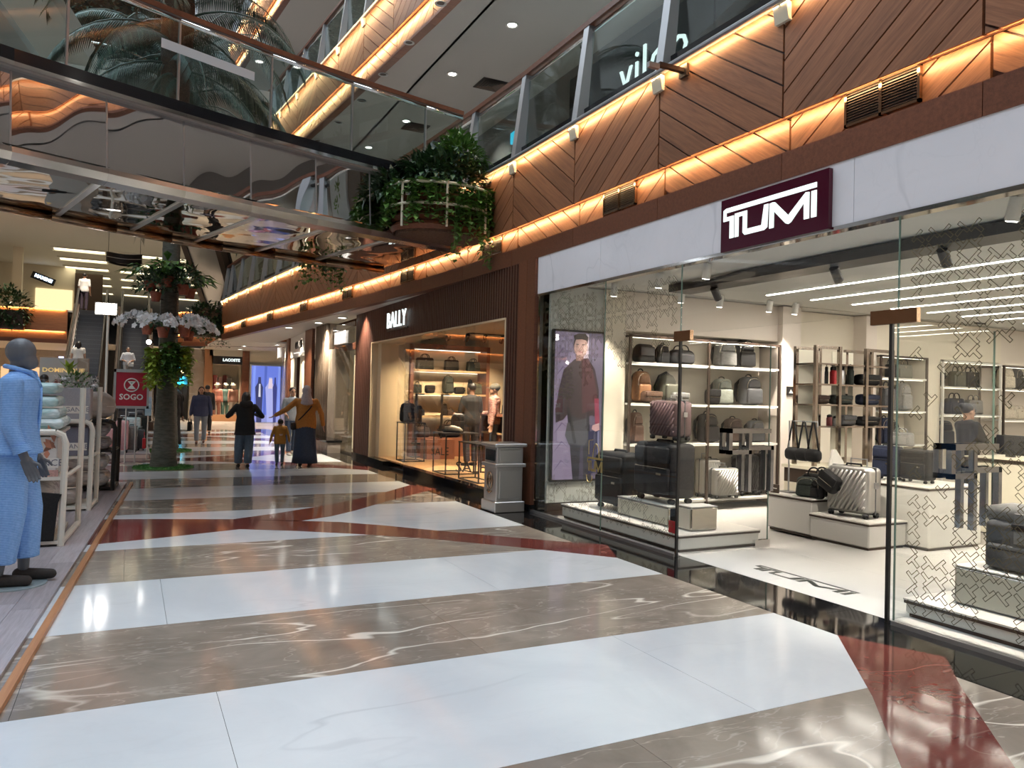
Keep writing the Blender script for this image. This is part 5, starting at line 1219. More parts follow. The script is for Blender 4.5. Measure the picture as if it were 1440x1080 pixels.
def vines(path_pts, n, L, drop, lw):
    """trailing stems with leaves hanging from points along path_pts"""
    b_ = B()
    for i in range(n):
        k = R.uniform(0, len(path_pts)-1.001); a = int(k); p = Vector(path_pts[a]).lerp(Vector(path_pts[a+1]), k-a)
        h = drop*R.uniform(.25, 1); q = [p]; steps = max(3, int(h/.09))
        for s in range(steps): q.append(q[-1]+Vector((R.uniform(-.03, .03), R.uniform(-.03, .03), -h/steps)))
        b_.tube(q, .003, 3)
        for s in q:
            for _ in range(2): leaf(b_, s, rdir(-.7, .4), L*R.uniform(.6, 1.2), lw*R.uniform(.7, 1.2))
    return b_
# ---- palm with rings of flower pots
def palm(label, x, y):
    t = thing('palm_tree', label, 'tree', (x, y, 0))
    prof = [(.25, 0), (.23, .15), (.195, .6), (.172, 1.2), (.155, 2.2), (.142, 3.6), (.14, 5), (.14, 6.3), (.15, 6.6)]
    pp = []
    for (r0, z0), (r1, z1) in zip(prof, prof[1:]):
        n = max(1, int((z1-z0)/.16))
        for k in range(n):
            u = k/n; r = r0+(r1-r0)*u; z = z0+(z1-z0)*u; pp += [(r, z), (r*.965, z+.012)]
    obj('trunk', B().lathe(pp, 20), M_TRUNK, t, 30)
    obj('fibre_crown', B().lathe([(.14, 6.5), (.24, 6.8), (.27, 7.6), (.30, 8.6), (.26, 9.4), (.12, 10.2)], 16), M_FIBRE, t, True)
    for i in range(30):
        a = i*2.4; el = 1.25-1.55*(i/30); L = 2.5+.5*R.random(); base = Vector((.2*math.cos(a), .2*math.sin(a), 9.6-2.4*(i/30)))
        d = Vector((math.cos(a)*math.cos(el), math.sin(a)*math.cos(el), math.sin(el))); q = [base]
        for s in range(9): d = (d+Vector((0, 0, -.16-.02*s))).normalized(); q.append(q[-1]+d*L/9)
        f = B(); f.tube(q, [.025-.0022*s for s in range(10)], 4)
        for s in range(1, 10):
            for kk in range(7):
                p = q[s-1].lerp(q[s], kk/7); dd = (q[s]-q[s-1]).normalized(); sd = dd.cross(Vector((0, 0, 1))); sd = sd.normalized() if sd.length > .05 else Vector((1, 0, 0))
                for sg_ in (-1, 1): leaf(f, p, sd*sg_*.8+dd*.55+Vector((0, 0, -.75)), .62*(1-abs(s-4.5)/9), .03, .15)
        obj('frond', f, G_PALM if i % 3 else G_DRY, t)
    return t
palm('palm tree with flower pots round its trunk in the turf ring nearest the camera', .60, 15.75)
palm('second palm tree standing just behind the potted one', 0.84, 19.95)
for (x, y, nm) in ((.60, 15.75, 'round green turf mat at the foot of the potted palm'), (0.84, 19.95, 'round green turf mat at the foot of the second palm')):
    b_ = B().lathe([(.30, .0), (.53, .0), (.53, .015), (.28, .03)], 28)
    for i in range(900): a = R.uniform(0, 6.28); r = R.uniform(.28, .53); b_.add([(r*math.cos(a)-.006, r*math.sin(a), .012), (r*math.cos(a)+.006, r*math.sin(a), .012), (r*math.cos(a)+R.uniform(-.01, .01), r*math.sin(a), .045)], [(0, 1, 2)])
    tag(obj('turf_mat', b_, M_TURF, None, None, (x, y, .0005)), nm, 'turf')
PX, PY = .60, 15.75
def pot(label, ang, z, kind, r=.36, s=1.0):
    a = math.radians(ang); x, y = PX+r*math.cos(a), PY+r*math.sin(a)
    t = thing('hanging_pot', label, 'plant pot', (x, y, z), 0, 'pots fixed round the palm trunk')
    obj('pot', B().lathe([(.075*s, 0), (.105*s, .15*s), (.118*s, .15*s), (.118*s, .19*s), (.098*s, .19*s), (.09*s, .16*s)], 14), M_TERRA, t, 40)
    d = Vector((math.cos(a), math.sin(a), 0))
    obj('bracket', B().tube([tuple(-d*.21+Vector((0, 0, .06))), tuple(-d*.02+Vector((0, 0, .06)))], .012, 5), M_BLKMET, t)
    if kind == 'broad':
        b_ = B()
        for i in range(26):
            dd = rdir(.1, 1)+d*.3; st_ = Vector((0, 0, .16))+Vector((dd.x*.22, dd.y*.22, .12+dd.z*.2)); b_.tube([(0, 0, .14), tuple(st_)], .004, 3); leaf(b_, st_, Vector((dd.x, dd.y, .1-.5*R.random())), .30*R.uniform(.7, 1.2), .15)
        obj('foliage', b_, R.choice((G_MID, G_LIME, G_MID)), t, kind='stuff')
    elif kind == 'dark': obj('foliage', bush((d.x*.06, d.y*.06, .26), .32, .32, .28, 260, .14, .065), G_DARK, t, kind='stuff')
    elif kind == 'orchid':
        obj('foliage', bush((0, 0, .22), .14, .14, .12, 26, .2, .06), G_DARK, t, kind='stuff'); fl = B(); stm = B()
        for k in range(6):
            aa = a+R.uniform(-1.1, 1.1); o_ = Vector((math.cos(aa), math.sin(aa), 0)); q = [Vector((0, 0, .16))]
            for s_ in range(8): q.append(q[-1]+(o_*(.5+.1*s_)+Vector((0, 0, 1.1-.32*s_))).normalized()*.085)
            stm.tube(q, .005, 4)
            for s_ in range(3, 9):
                for _ in range(2):
                    c_ = q[s_]+rdir()*.035; nrm = (o_+rdir()*.5).normalized()
                    for pz in range(5): pa = 2*PI*pz/5; u = nrm.orthogonal().normalized(); v = nrm.cross(u); leaf(fl, c_, u*math.cos(pa)+v*math.sin(pa), .062, .058, .2, nrm)
        obj('flower_stem', stm, G_MID, t); obj('blossoms', fl, W_PETAL, t, kind='stuff')
    elif kind == 'vine':
        ring = [(d.x*.1+.1*math.cos(q), d.y*.1+.1*math.sin(q), .17) for q in [2*PI*k/8 for k in range(9)]]
        obj('foliage', vines(ring, 40, .13, .70, .09), G_LIME if s > .95 else G_MID, t, kind='stuff')
pot('top ring pot with broad light leaves on the side towards the escalators', 205, 3.28, 'broad'); pot('top ring pot with broad leaves facing the camera', 262, 3.36, 'broad'); pot('top ring pot with dark glossy leaves facing the corridor', 310, 3.24, 'dark')
pot('top ring pot with broad leaves on the corridor side', 350, 3.20, 'broad'); pot('lower plain pot with a small sprig between the top and orchid rings', 232, 3.08, 'dark', .38, .9); pot('top ring pot with dark leaves behind the trunk', 100, 3.31, 'dark')
pot('orchid pot with white sprays on the escalator side', 190, 2.48, 'orchid'); pot('orchid pot with white sprays facing the camera', 255, 2.42, 'orchid'); pot('orchid pot with white sprays nearest the walkers', 320, 2.46, 'orchid'); pot('orchid pot with long drooping white spray on the corridor side', 5, 2.40, 'orchid')
pot('lime trailing vine pot under the orchids on the escalator side', 238, 2.02, 'vine', .34, 1.0); pot('green trailing vine pot under the orchids facing the camera', 275, 2.14, 'vine', .34, .9); pot('lime trailing vine pot under the orchids on the corridor side', 308, 2.07, 'vine', .34, 1.0)
sp_ = thing('trunk_spotlight', 'small bright lamp on the palm trunk above the lime vines', 'lamp', (.30, 15.50, 2.28)); obj('housing', B().lathe([(.03, 0), (.05, .05), (.045, .09)], 12), M_BLKMET, sp_); obj('lens', B().sph((-.02, -.03, .05), .045, n=10, m=6), E_WHITE, sp_)
# ---- planters at the footbridge corner and on the gallery edges
pl = thing('corner_planter', 'wooden slatted planter with leafy bush and ivy at the footbridge corner', 'planter', (4.02, 10.55, 0))
for i in range(4):
    z = 3.83+.135*i
    obj('wood_band', B().tube([(.70*math.cos(a), .55*math.sin(a), z+.06) for a in [math.radians(150+k*19) for k in range(12)]], .058, 4), M_RIM, pl, 30)
for z in (4.17, 4.47): obj('rail', B().tube([(.80*math.cos(a), .64*math.sin(a), z) for a in [math.radians(140+k*18) for k in range(14)]], .022, 6), M_CREAM, pl, True)
for k in range(5): a = math.radians(160+k*50); obj('rail_stud', B().cyl((.80*math.cos(a), .64*math.sin(a), 3.85), (.80*math.cos(a), .64*math.sin(a), 4.5), .018, n=6), M_CREAM, pl)
obj('soil', B().prism([(.66*math.cos(a), .52*math.sin(a)) for a in [2*PI*k/20 for k in range(20)]], 3.80, 4.32), M_FIBRE, pl)
bu = bush((.05, .0, 4.66), .72, .5, .40, 900, .17, .075); bu_lit = bush((.28, -.02, 4.98), .38, .32, .42, 420, .15, .07); bu3 = bush((-.62, .15, 4.42), .45, .3, .30, 260, .17, .07); bu.add(bu3.v, bu3.f)
obj('foliage', bu, G_DARK, pl, kind='stuff'); obj('foliage', bu_lit, G_MID, pl, kind='stuff')  # upper leaves in a brighter green, sunlit look put into their colour
obj('ivy', vines([(.80*math.cos(a), .64*math.sin(a), 4.48) for a in [math.radians(150+k*17) for k in range(13)]], 110, .11, .62, .095), G_MID, pl, kind='stuff')
obj('ivy', vines([(.80*math.cos(a), .64*math.sin(a), 4.30) for a in [math.radians(268+k*10) for k in range(6)]], 22, .11, .95, .085), G_MID, pl, kind='stuff')
p2 = thing('hanging_planter', 'planter with trailing greenery under the far edge of the footbridge', 'planter', (3.15, 14.62, 0))
obj('trough', B().rbox((0, 0, 4.02), (.9, .3, .2), .03, 2), M_RIM, p2); obj('hanger', B().box(-.4, -.38, -.02, .02, 4.1, 4.7).box(.38, .4, -.3, .02, 4.1, 4.14), M_BLKMET, p2)
obj('foliage', bush((0, -.05, 4.05), .5, .25, .2, 260, .13, .07, -.8), G_DARK, p2, kind='stuff'); obj('ivy', vines([(-.45, -.16, 4.05), (0, -.2, 4.08), (.45, -.16, 4.05)], 40, .10, .62, .08), G_MID, p2, kind='stuff')
p3 = thing('gallery_planter', 'dark greenery hanging over the end of the timber gallery behind the palm', 'planter', (2.5, 31.0, 0)); obj('trough', B().rbox((0, .1, 4.0), (1.0, .5, 1.1), .05, 2), M_BROWNMET, p3)
obj('foliage', bush((0, -.1, 4.15), .75, .5, .6, 700, .2, .1, -.9), G_DARK, p3, kind='stuff'); obj('ivy', vines([(-.6, -.3, 4.2), (0, -.4, 4.2), (.7, -.3, 4.2)], 40, .14, 1.1, .1), G_DARK, p3, kind='stuff'); obj('bracket', B().box(.2, .7, .2, .4, 3.5, 3.7), M_BROWNMET, p3)
p4 = thing('gallery_planter', 'dark bushy planter on the orange gallery edge beyond the mannequin', 'planter', (-4.75, 38.2, 0)); obj('trough', B().rbox((0, 0, 4.2), (1.3, .5, .8), .05, 2), M_BROWNMET, p4)
obj('foliage', bush((0, 0, 4.65), .95, .6, .95, 900, .24, .12, -.8), G_DARK, p4, kind='stuff')
# ---- what hangs in the atrium above the footbridge
gw = thing('green_wall', 'tall dark green planted wall far above the footbridge', 'plants', (-2.6, 31.2, 0)); obj('frame', B().box(-4.5, 3.6, 0, .3, 9.7, 19), mat('planting_felt', (.015, .03, .025), .9), gw)
b_ = B()
for i in range(5200): leaf(b_, (R.uniform(-4.4, 3.5), R.uniform(-.25, 0), R.uniform(9.8, 19)), (R.uniform(-.5, .5), -1, R.uniform(-.9, .3)), R.uniform(.18, .42), R.uniform(.1, .2))
obj('foliage', b_, leafm('leaf_teal', (.035, .085, .065), .6), gw, kind='stuff')
bc = struct('floor_balcony'); arcp = [(-.9+1.55*math.cos(a), 22.4+1.9*math.sin(a)) for a in [PI+PI*k/14 for k in range(15)]]
obj('slab', B().prism(arcp+[(.65, 24.5), (-2.45, 24.5)], 8.35, 8.6), M_CEIL, bc)
for (xa, ya), (xb, yb) in zip(arcp, arcp[1:]): obj('glass_pane', B().prism([(xa, ya), (xb, yb), (xb, yb+.012), (xa, ya+.012)], 8.62, 9.6), M_GLASSR, bc)
obj('rail', B().tube([(x, y, 9.62) for x, y in arcp], .025, 6), M_CHROME, bc, True)
ss = struct('ceiling_stair'); 
obj('soffit_panel', B().add([(-5.2, 14.6, 11.9), (-4.1, 14.2, 11.9), (-.78, 17.2, 7.75), (-1.62, 17.6, 7.75), (-5.2, 14.6, 12.3), (-4.1, 14.2, 12.3), (-.78, 17.2, 8.15), (-1.62, 17.6, 8.15)], [(0, 3, 2, 1), (4, 5, 6, 7), (0, 1, 5, 4), (1, 2, 6, 5), (2, 3, 7, 6), (3, 0, 4, 7)]), M_CEILW, ss)
obj('soffit_panel', B().add([(-6.2, 14.9, 11.9), (-5.3, 14.6, 11.9), (-1.75, 17.6, 7.75), (-2.5, 17.9, 7.75), (-6.2, 14.9, 12.1), (-5.3, 14.6, 12.1), (-1.75, 17.6, 7.95), (-2.5, 17.9, 7.95)], [(0, 3, 2, 1), (4, 5, 6, 7), (0, 1, 5, 4), (1, 2, 6, 5), (2, 3, 7, 6), (3, 0, 4, 7)]), M_WALLG, ss)
obj('landing', B().box(-3, -.6, 17.2, 20.6, 7.5, 7.8), M_CEILW, ss)
# ================================================================== POP-UP STALL ON THE DECK
dk_ = struct('floor_deck'); td = Vector((.67, 10.7, 0)).normalized(); nd = Vector((td.y, -td.x, 0)); O_ = Vector((-.63, 2.5, 0))
for k in range(15):
    s0 = -.045-.19*(k+1); u = -R.random()*1.4
    while u < 10.72:
        u1 = min(u+1.45, 10.72); u0 = max(u, 0)
        if u1 > u0+.02:
            F = basis(O_+td*(u0+u1)/2+nd*(s0+.095), td, -nd, (0, 0, 1)); o = obj('deck_plank', B().box(-(u1-u0)/2, (u1-u0)/2-.002, -.094, .094, 0, .028), M_DECK, dk_); o.matrix_basis = F
        u += 1.45
for a, b_ in ((0, 3.6), (3.6, 7.2), (7.2, 10.72)): o = obj('deck_edge', B().box(-(b_-a)/2, (b_-a)/2-.002, -.045, 0, 0, .030), M_DECKEDGE, dk_); o.matrix_basis = basis(O_+td*(a+b_)/2, td, -nd, (0, 0, 1))
DZ = .0285
M_RACK = mat('cream_rack_metal', (.74, .71, .64), .4)
def rack(label, xr, y0, y1, h1, h2, m, xl=-2.2, skew=.055):
    t = thing('bedding_rack', label, 'rack', (0, 0, DZ)); r = .03; dx = (y1-y0)*.07
    obj('front_leg', B().tube([(xr, y0, 0), (xr+.015, y0, h1-.10), (xr-.01, y0, h1-.03), (xr-.07, y0, h1)], r, 8).tube([(xr-.07, y0, h1), (xl, y0, h1)], r, 8), m, t, 40)
    obj('back_leg', B().tube([(xr+dx, y1, 0), (xr+dx+.01, y1, h2)], r, 8), m, t, 40)
    obj('side_bar', B().tube([(xr, y0, .03), (xr+dx, y1, .03)], r, 8).tube([(xr, y0, h1-.42), (xr+dx, y1, h1-.42)], r*.7, 6), m, t, 40)
    obj('base_shelf', B().box(xl, xr-.01, y0-.02, y1, .02, .05), m, t)
    obj('middle_shelf', B().box(xl, xr-.02, y0, y1, h1-.44, h1-.41), m, t); obj('top_shelf', B().box(xl, xr-.02, y0+.04, y1, h1-.02, h1+.005), m, t)
    obj('far_leg', B().tube([(xl, y0, 0), (xl, y0, h1)], r, 8).tube([(xl, y1, 0), (xl, y1, h2)], r, 8), m, t, 40); return t
rack('cream bedding rack nearest the mannequin', -.53, 8.1, 9.2, 1.04, 1.45, M_RACK)
rack('cream bedding rack in the middle of the row', -.40, 10.3, 11.0, 1.05, 1.46, M_RACK)
rack('black bedding rack at the far end of the row', -.19, 12.2, 12.9, .98, 1.0, M_BLKMET, -1.9)
def fabf(cols, sc, seed=0):
    def f(nt, b):
        v = coords(nt, (1.2, 1.2, 5)); n = noise(nt, v, sc, 3, .5, .8)
        k = len(cols); r_ = ramp(nt, n, [(.28+.44*i/(k-1), c) for i, c in enumerate(cols)]); nt.links.new(r_.outputs[0], b.inputs['Base Color']); bump(nt, b, noise(nt, v, 6, 3), .6, .03)
    return f
M_TEAL = mat('teal_bedding', rough=.3, build=fabf([(.62, .78, .80), (.36, .56, .58), (.70, .78, .80), (.20, .40, .42)], 2.2))
M_PUFF = mat('bagged_quilt', rough=.25, build=fabf([(.46, .43, .42), (.70, .67, .65), (.36, .33, .33)], 4))
M_PILL = mat('beige_bagged_pillow', rough=.35, build=fabf([(.52, .48, .45), (.66, .61, .57)], 3))
M_PATT = mat('patterned_quilt', rough=.6, build=fabf([(.16, .16, .19), (.42, .40, .42), (.62, .6, .6)], 9))
M_SLATEBOX = fabric('slate_box', (.17, .175, .23), .5, .06); M_GREYBOX = fabric('grey_box', (.38, .38, .42), .5, .06)
def lumpy(c, d, n=3, seed=1):
    """soft stack: rounded boxes pushed into cushion shapes"""
    b_ = B(); h = d[2]/n
    for i in range(n):
        k = B().rbox((0, 0, 0), (d[0]*(1-.03*i), d[1]*(1-.02*i), h*1.06), min(h*.48, d[1]*.3), 4)
        b_.add([(c[0]+x*(1+.02*math.sin(7*y+i)), c[1]+y, c[2]+h*(i+.5)+z*(1-.25*abs(x/d[0]))+.012*math.sin(9*x+seed+i*2)) for x, y, z in k.v], k.f)
    return b_
def soft(nm, label, c, d, m, n=3, grp=None):
    t = thing(nm, label, 'bedding', (c[0], c[1], c[2]+DZ), 0, grp); obj('cover', lumpy((0, 0, 0), d, n, c[1]), m, t, 60)
    obj('binding', B().tube([(-d[0]/2*.98, -d[1]/2*.9, d[2]*.5), (0, -d[1]/2*1.01, d[2]*.49), (d[0]/2*.98, -d[1]/2*.9, d[2]*.5)], .008, 5), M_WLAM, t, True); return t
soft('bedding_set', 'teal and white folded bedding set on the rack by the mannequin', (-1.22, 8.62, 1.046), (1.36, .95, .44), M_TEAL, 4)
soft('bagged_quilt', 'grey bagged quilt on the base of the first rack beside the black roll', (-1.25, 8.66, .052), (1.36, .98, .50), M_PUFF, 2)
rl = thing('black_roll', 'black cloth roll hanging on the front of the bagged quilt', 'cloth', (-.66, 8.09, DZ+.055)); obj('cloth', B().prism([(-.10, 0), (.075, 0), (.10, .34), (.13, .42), (-.05, .44), (-.09, .34)], -.03, .02, lambda a, b__, h: (a, h, b__)), fabric('black_cloth', (.012, .012, .014), .9), rl); obj('hem', B().box(-.10, .075, -.035, -.028, .0, .015), CM['black'], rl)
def boxset(label, c, d, m, words, wx, wz, wsize, fig_=False, tint=M_WLAM):
    t = thing('bedding_box', label, 'box', (c[0], c[1], c[2]+DZ)); W, Dp, H = d
    obj('carton', B().rbox((0, 0, H/2), (W, Dp, H), .012, 1), m, t); obj('label_panel', B().box(wx-.17, wx+.17, -Dp/2-.004, -Dp/2-.001, wz-.045, wz+.045), tint, t)
    text('lettering', words, wsize, M_SLATEBOX, t, basis((wx, -Dp/2-.005, wz), (1, 0, 0), (0, 0, 1), (0, -1, 0)), .0005)
    if fig_:
        k = B()
        for i in range(26):
            x, z = R.uniform(wx-.17, wx+.15), R.uniform(.16, .36); leaf(k, (x, -Dp/2-.003, z), (R.uniform(-1, 1), 0, R.uniform(-.2, 1)), R.uniform(.07, .14), .05, .1, Vector((0, -1, 0)))
        k.v = [(x, -Dp/2-.0035-.0004*(j % 7), z) for j, (x, y, z) in enumerate(k.v)]
        obj('printed_leaves', k, leafm('printed_leaf', (.50, .22, .14), .6), t); obj('printed_band', B().box(wx-.2, wx+.17, -Dp/2-.003, -Dp/2-.001, .0, .06), fabric('rose_band', (.55, .32, .28), .6), t)
    return t
boxset('white bedding box with rust leaves print and ELEGANCE lettering', (-1.08, 8.63, .632), (1.0, 1.0, .36), mat('printed_white', (.70, .67, .64), .5), 'ELEGANCE', .34, .125, .085, True)
boxset('grey bedding box on top of the middle rack', (-.92, 10.68, 1.056), (1.0, .66, .39), M_GREYBOX, 'ELEGANCE', .31, .13, .075)
boxset('slate blue bedding box on the middle shelf of the middle rack', (-.92, 10.66, .642), (1.0, .66, .34), M_SLATEBOX, 'ELEGANCE', .31, .11, .075)
soft('bagged_quilt', 'brown grey bagged quilt on the base of the middle rack', (-1.1, 10.66, .052), (1.2, .62, .42), mat('brown_quilt', rough=.35, build=fabf([(.30, .26, .24), (.42, .38, .35)], 3)), 2)
soft('pillow_bag', 'beige bagged pillow on top of the black rack', (-.62, 12.56, .986), (.86, .62, .40), M_PILL, 1)
soft('folded_quilt', 'grey patterned quilt on the middle shelf of the black rack', (-.78, 12.56, .572), (1.1, .66, .36), M_PATT, 2)
soft('bagged_quilt', 'pale bagged quilt on the base of the black rack', (-.78, 12.56, .052), (1.1, .68, .44), M_PUFF, 2)
# stand sign with a red board
sg = thing('stand_sign', 'red SOGO board in silver frame on two thin poles', 'sign', (.02, 16.55, 0))
obj('board', B().box(-.27, .27, -.02, .02, 1.12, 1.80), mat('sogo_red', (.42, .012, .035), .3), sg)
for a in ((-.31, -.27, 1.08, 1.84), (.27, .31, 1.08, 1.84)): obj('frame', B().box(a[0], a[1], -.035, .035, a[2], a[3]), M_STEEL, sg)
for a in ((1.78, 1.84), (1.08, 1.13)): obj('frame', B().box(-.31, .31, -.035, .035, a[0], a[1]), M_STEEL, sg)
for x in (-.08, .09): obj('pole', B().cyl((x, 0, .02), (x, 0, 1.09), .014, n=8), M_STEEL, sg)
obj('base', B().lathe([(.24, 0), (.24, .012), (.1, .03)], 20), M_STEEL, sg)
M_SGW = mat('sign_print_white', (.80, .78, .75), .5)
text('lettering', 'SOGO', .155, M_SGW, sg, basis((0, -.022, 1.30), (1, 0, 0), (0, 0, 1), (0, -1, 0)), .002, .004, 1.0, .95)
obj('emblem_ring', B().tube([(.125*math.cos(a), -.023, 1.535+.125*math.sin(a)) for a in [2*PI*k/28 for k in range(28)]], .013, 6, closed=True), M_SGW, sg, True)
em = B()
for s in (-1, 1): em.prism([(-.075, s*.075), (.075, s*.075), (.012, 0), (-.012, 0)], .0215, .0245, lambda a, b__, h: (a, -h, 1.535+b__))
obj('emblem', em, M_SGW, sg)
obj('emblem_gem', B().add([(-.028, -.025, 1.587), (.028, -.025, 1.587), (0, -.025, 1.565)], [(0, 1, 2)]), mat('gem_green', (.05, .25, .15), .4), sg)
# flood lamp on a pole
fl = thing('flood_lamp', 'bright white flood lamp on a thin pale pole before the escalators', 'lamp', (-.45, 17.6, 0))
obj('pole', B().cyl((0, 0, .02), (0, 0, 2.98), .026, n=8), M_RACK, fl); obj('head', B().box(-.24, .16, -.05, .0, 2.95, 3.2), M_RACK, fl); obj('lamp_panel', B().box(-.22, .14, -.056, -.05, 2.97, 3.18), emi('flood_white', (1, .97, .93), 22), fl); obj('base', B().lathe([(.2, 0), (.2, .02), (.05, .04)], 16), M_STEEL, fl)
# luggage on a low pale plinth behind the sign
lpn = thing('low_plinth', 'low pale wooden plinth under the pink and teal suitcases', 'plinth', (.0, 18.9, 0)); obj('top_board', B().box(-1.3, .42, -.95, 1.6, .07, .09), M_DECK, lpn); obj('side_board', B().box(-1.3, .42, -.95, -.92, 0, .07).box(.40, .42, -.95, 1.6, 0, .07).box(-1.3, -1.27, -.95, 1.6, 0, .07), M_WLAM, lpn)
for lab, x, y, w_, h, c_ in (('pale pink hard suitcase on the plinth behind the red sign', -.13, 18.25, .26, .74, 'pink'), ('small pink suitcase standing in front of the tall pink one', -.42, 18.15, .28, .56, 'pink'), ('grey ribbed suitcase behind the red sign poles', .05, 18.5, .24, .60, 'grey'), ('teal suitcase behind the red sign', .05, 19.1, .4, .78, M_TEAL), ('dark green suitcase behind the teal one', .22, 19.8, .36, .8, 'dgreen'), ('slate suitcase at the end of the low plinth', .22, 18.9, .2, .5, 'slate')):
    put('suitcase', lab, (x, y, .091), w_, h, c_, R.uniform(-.1, .1), 'suitcases on the low plinth')
ds = thing('price_standee', 'slim pale blue price standee beside the palm trunk', 'sign', (.34, 17.3, 0)); obj('post', B().cyl((0, 0, 0), (0, 0, .95), .012, n=6), M_STEEL, ds); obj('printed_card', B().box(-.06, .06, -.01, .01, .92, 1.42), mat('pale_blue_card', (.45, .66, .80), .5), ds); obj('printed_head', B().box(-.06, .06, -.011, -.0101, 1.30, 1.42), M_WLAM, ds); obj('foot', B().cbox((0, 0, .008), (.16, .2, .016)), M_STEEL, ds)
tag(obj('red_shopping_bag', B().rbox((.27, 16.6, .40), (.06, .14, .2), .01, 1).tube([(.27, 16.56, .5), (.27, 16.6, .62), (.27, 16.64, .5)], .006, 5), CM['red']), 'small red bag hanging at the edge of the palm trunk', 'bag')
# grey kiosk wall with gold letters and flowers in front
kw = thing('kiosk_wall', 'grey kiosk wall with gold letters in front of the escalator', 'kiosk', (-1.62, 24.0, 0)); obj('wall_panel', B().box(-.58, .30, 0, .5, 0, 2.24), M_WALLG, kw); obj('stone_panel', B().box(.30, .57, .02, .5, 0, 2.25), M_TAUPE, kw); obj('plinth', B().box(-.6, .6, -.03, .5, 0, .1), M_BLKMET, kw)
text('lettering', 'DOMINIQUE', .16, mat('glowing_gold_letter', (.85, .62, .25), .4, .6, emit=(1, .7, .3), es=.35), kw, basis((-.02, -.012, 1.90), (1, 0, 0), (0, 0, 1), (0, -1, 0)), .008, .003, 1.0, 1.1)  # faint glow put into the gold to keep the letters readable
fa = thing('flower_arrangement', 'white lily and greenery arrangement standing behind the teal bedding', 'flowers', (-.76, 13.6, 0))
obj('pedestal', B().lathe([(.16, 0), (.14, .05), (.12, 1.1), (.17, 1.2), (.15, 1.4)], 14), M_WLAM, fa); obj('foliage', bush((0, 0, 1.5), .26, .2, .18, 170, .14, .035), G_MID, fa, kind='stuff')
b_ = B()
for i in range(60):
    c_ = Vector((R.uniform(-.26, .28), R.uniform(-.2, .1), R.uniform(1.44, 1.62))); nn_ = rdir(.0, 1)
    for k in range(5): u = nn_.orthogonal().normalized(); v = nn_.cross(u); leaf(b_, c_, u*math.cos(k*1.256)+v*math.sin(k*1.256)+nn_*.5, .07, .03, .2, nn_)
obj('blossoms', b_, W_PETAL, fa, kind='stuff')
b_ = B()
for k in range(10): leaf(b_, (-.24, -.12, 1.5), rdir(0, 1), .10, .06)
obj('red_blossom', b_, leafm('anthurium_red', (.62, .14, .10), .3), fa)
b_ = B(); b_.tube([(-.05, 0, 1.5), (-.1, 0, 1.68)], .008, 4)
for k in range(4): leaf(b_, (-.1, 0, 1.66), (-.4+.3*k, -.2, .9), .26, .10)
obj('tall_leaf', b_, G_LIME, fa)
# sign on the opposite side of the atrium, seen mirrored in the shop glass
it = thing('shop_name_sign', 'white lit letters across the atrium mirrored in the luggage shop glass', 'sign', (-10.85, 23.2, 3.15))
text('lettering', 'INTime', .62, E_SIGN, it, basis((.1, 0, 0), (0, 1, 0), (0, 0, 1), (1, 0, 0)), .02, .01); obj('backing', B().box(.0, .05, -1.4, 1.4, -.5, .5), M_DARK, it)
# ---- details on the timber gallery edge and the ceilings
for i, yv in enumerate([3.73+3.304*k for k in range(-2, 8)]):
    x = xfac(yv)+.09; a = math.atan2(xfac(yv+.3)-xfac(yv-.3), .6)
    t = thing('vent_grille', 'black slatted vent grille in the lower timber band, number %s from the sign board' % (('behind', 'above', 'first', 'second', 'third', 'fourth', 'fifth', 'sixth', 'seventh', 'eighth')[i]), 'vent', (x-.035, yv, 0), -a, 'vent grilles in the timber band')
    t['label'] = ['vent grille behind the camera end of the timber band', 'vent grille just before the sign board end of the timber band', 'large black vent grille up beyond the wine-red sign board', 'black vent grille over the wooden column and second shop edge', 'black vent grille beside the corner planter ivy', 'black vent grille just past the footbridge', 'black vent grille second past the footbridge', 'black vent grille third past the footbridge', 'small vent grille fourth past the footbridge', 'smallest vent grille near the gallery end'][i]
    obj('frame', B().box(.0, .03, -.31, .31, 3.60, 3.62).box(.0, .03, -.31, .31, 3.85, 3.87).box(.0, .03, -.31, -.29, 3.60, 3.87).box(.0, .03, .29, .31, 3.60, 3.87).box(.0, .03, -.012, .012, 3.60, 3.87), M_BRONZE, t)
    obj('back_plate', B().box(.020, .03, -.29, .29, 3.62, 3.85), M_BLKMET, t)
    b_ = B()
    for k in range(11): b_.box(.004, .018, -.29, .29, 3.628+.0205*k, 3.633+.0205*k)
    obj('slats', b_, M_BROWNMET, t, kind='stuff')
cmr = thing('security_camera', 'small dark camera arm sticking out of the timber edge under the balustrade', 'camera', (XF-.02, 5.86, 4.70)); obj('arm', B().box(-.30, .0, -.025, .025, -.02, .02), M_BROWNMET, cmr); obj('head', B().box(-.42, -.30, -.02, .02, -.05, .0), M_STEEL, cmr); obj('plate', B().box(-.01, .03, -.06, .06, -.06, .06), M_BROWNMET, cmr)
vl = thing('shop_name_sign', 'white glowing vilo letters behind the gallery balustrade', 'sign', (7.97, 0, 0)); text('lettering', 'viloo', .95, E_SIGN, vl, basis((-.02, 10.75, 7.42), (0, -1, 0), (0, 0, 1), (-1, 0, 0)), .02, -.008, 1.05); obj('backing', B().box(-.01, .0, 9.2, 12.6, 7.18, 8.0), M_DARK, vl)
ex = thing('exit_sign', 'small cyan lit sign seen through the gallery balustrade', 'sign', (7.93, 16.0, 7.62)); obj('lit_face', B().box(-.03, .03, -.2, .2, -.13, .13), emi('sign_cyan', (.03, .50, .72), 1.2), ex); obj('hanger', B().box(.03, .12, -.02, .02, -.02, .02).box(-.02, .02, -.19, -.17, .13, .16), M_BLKMET, ex)
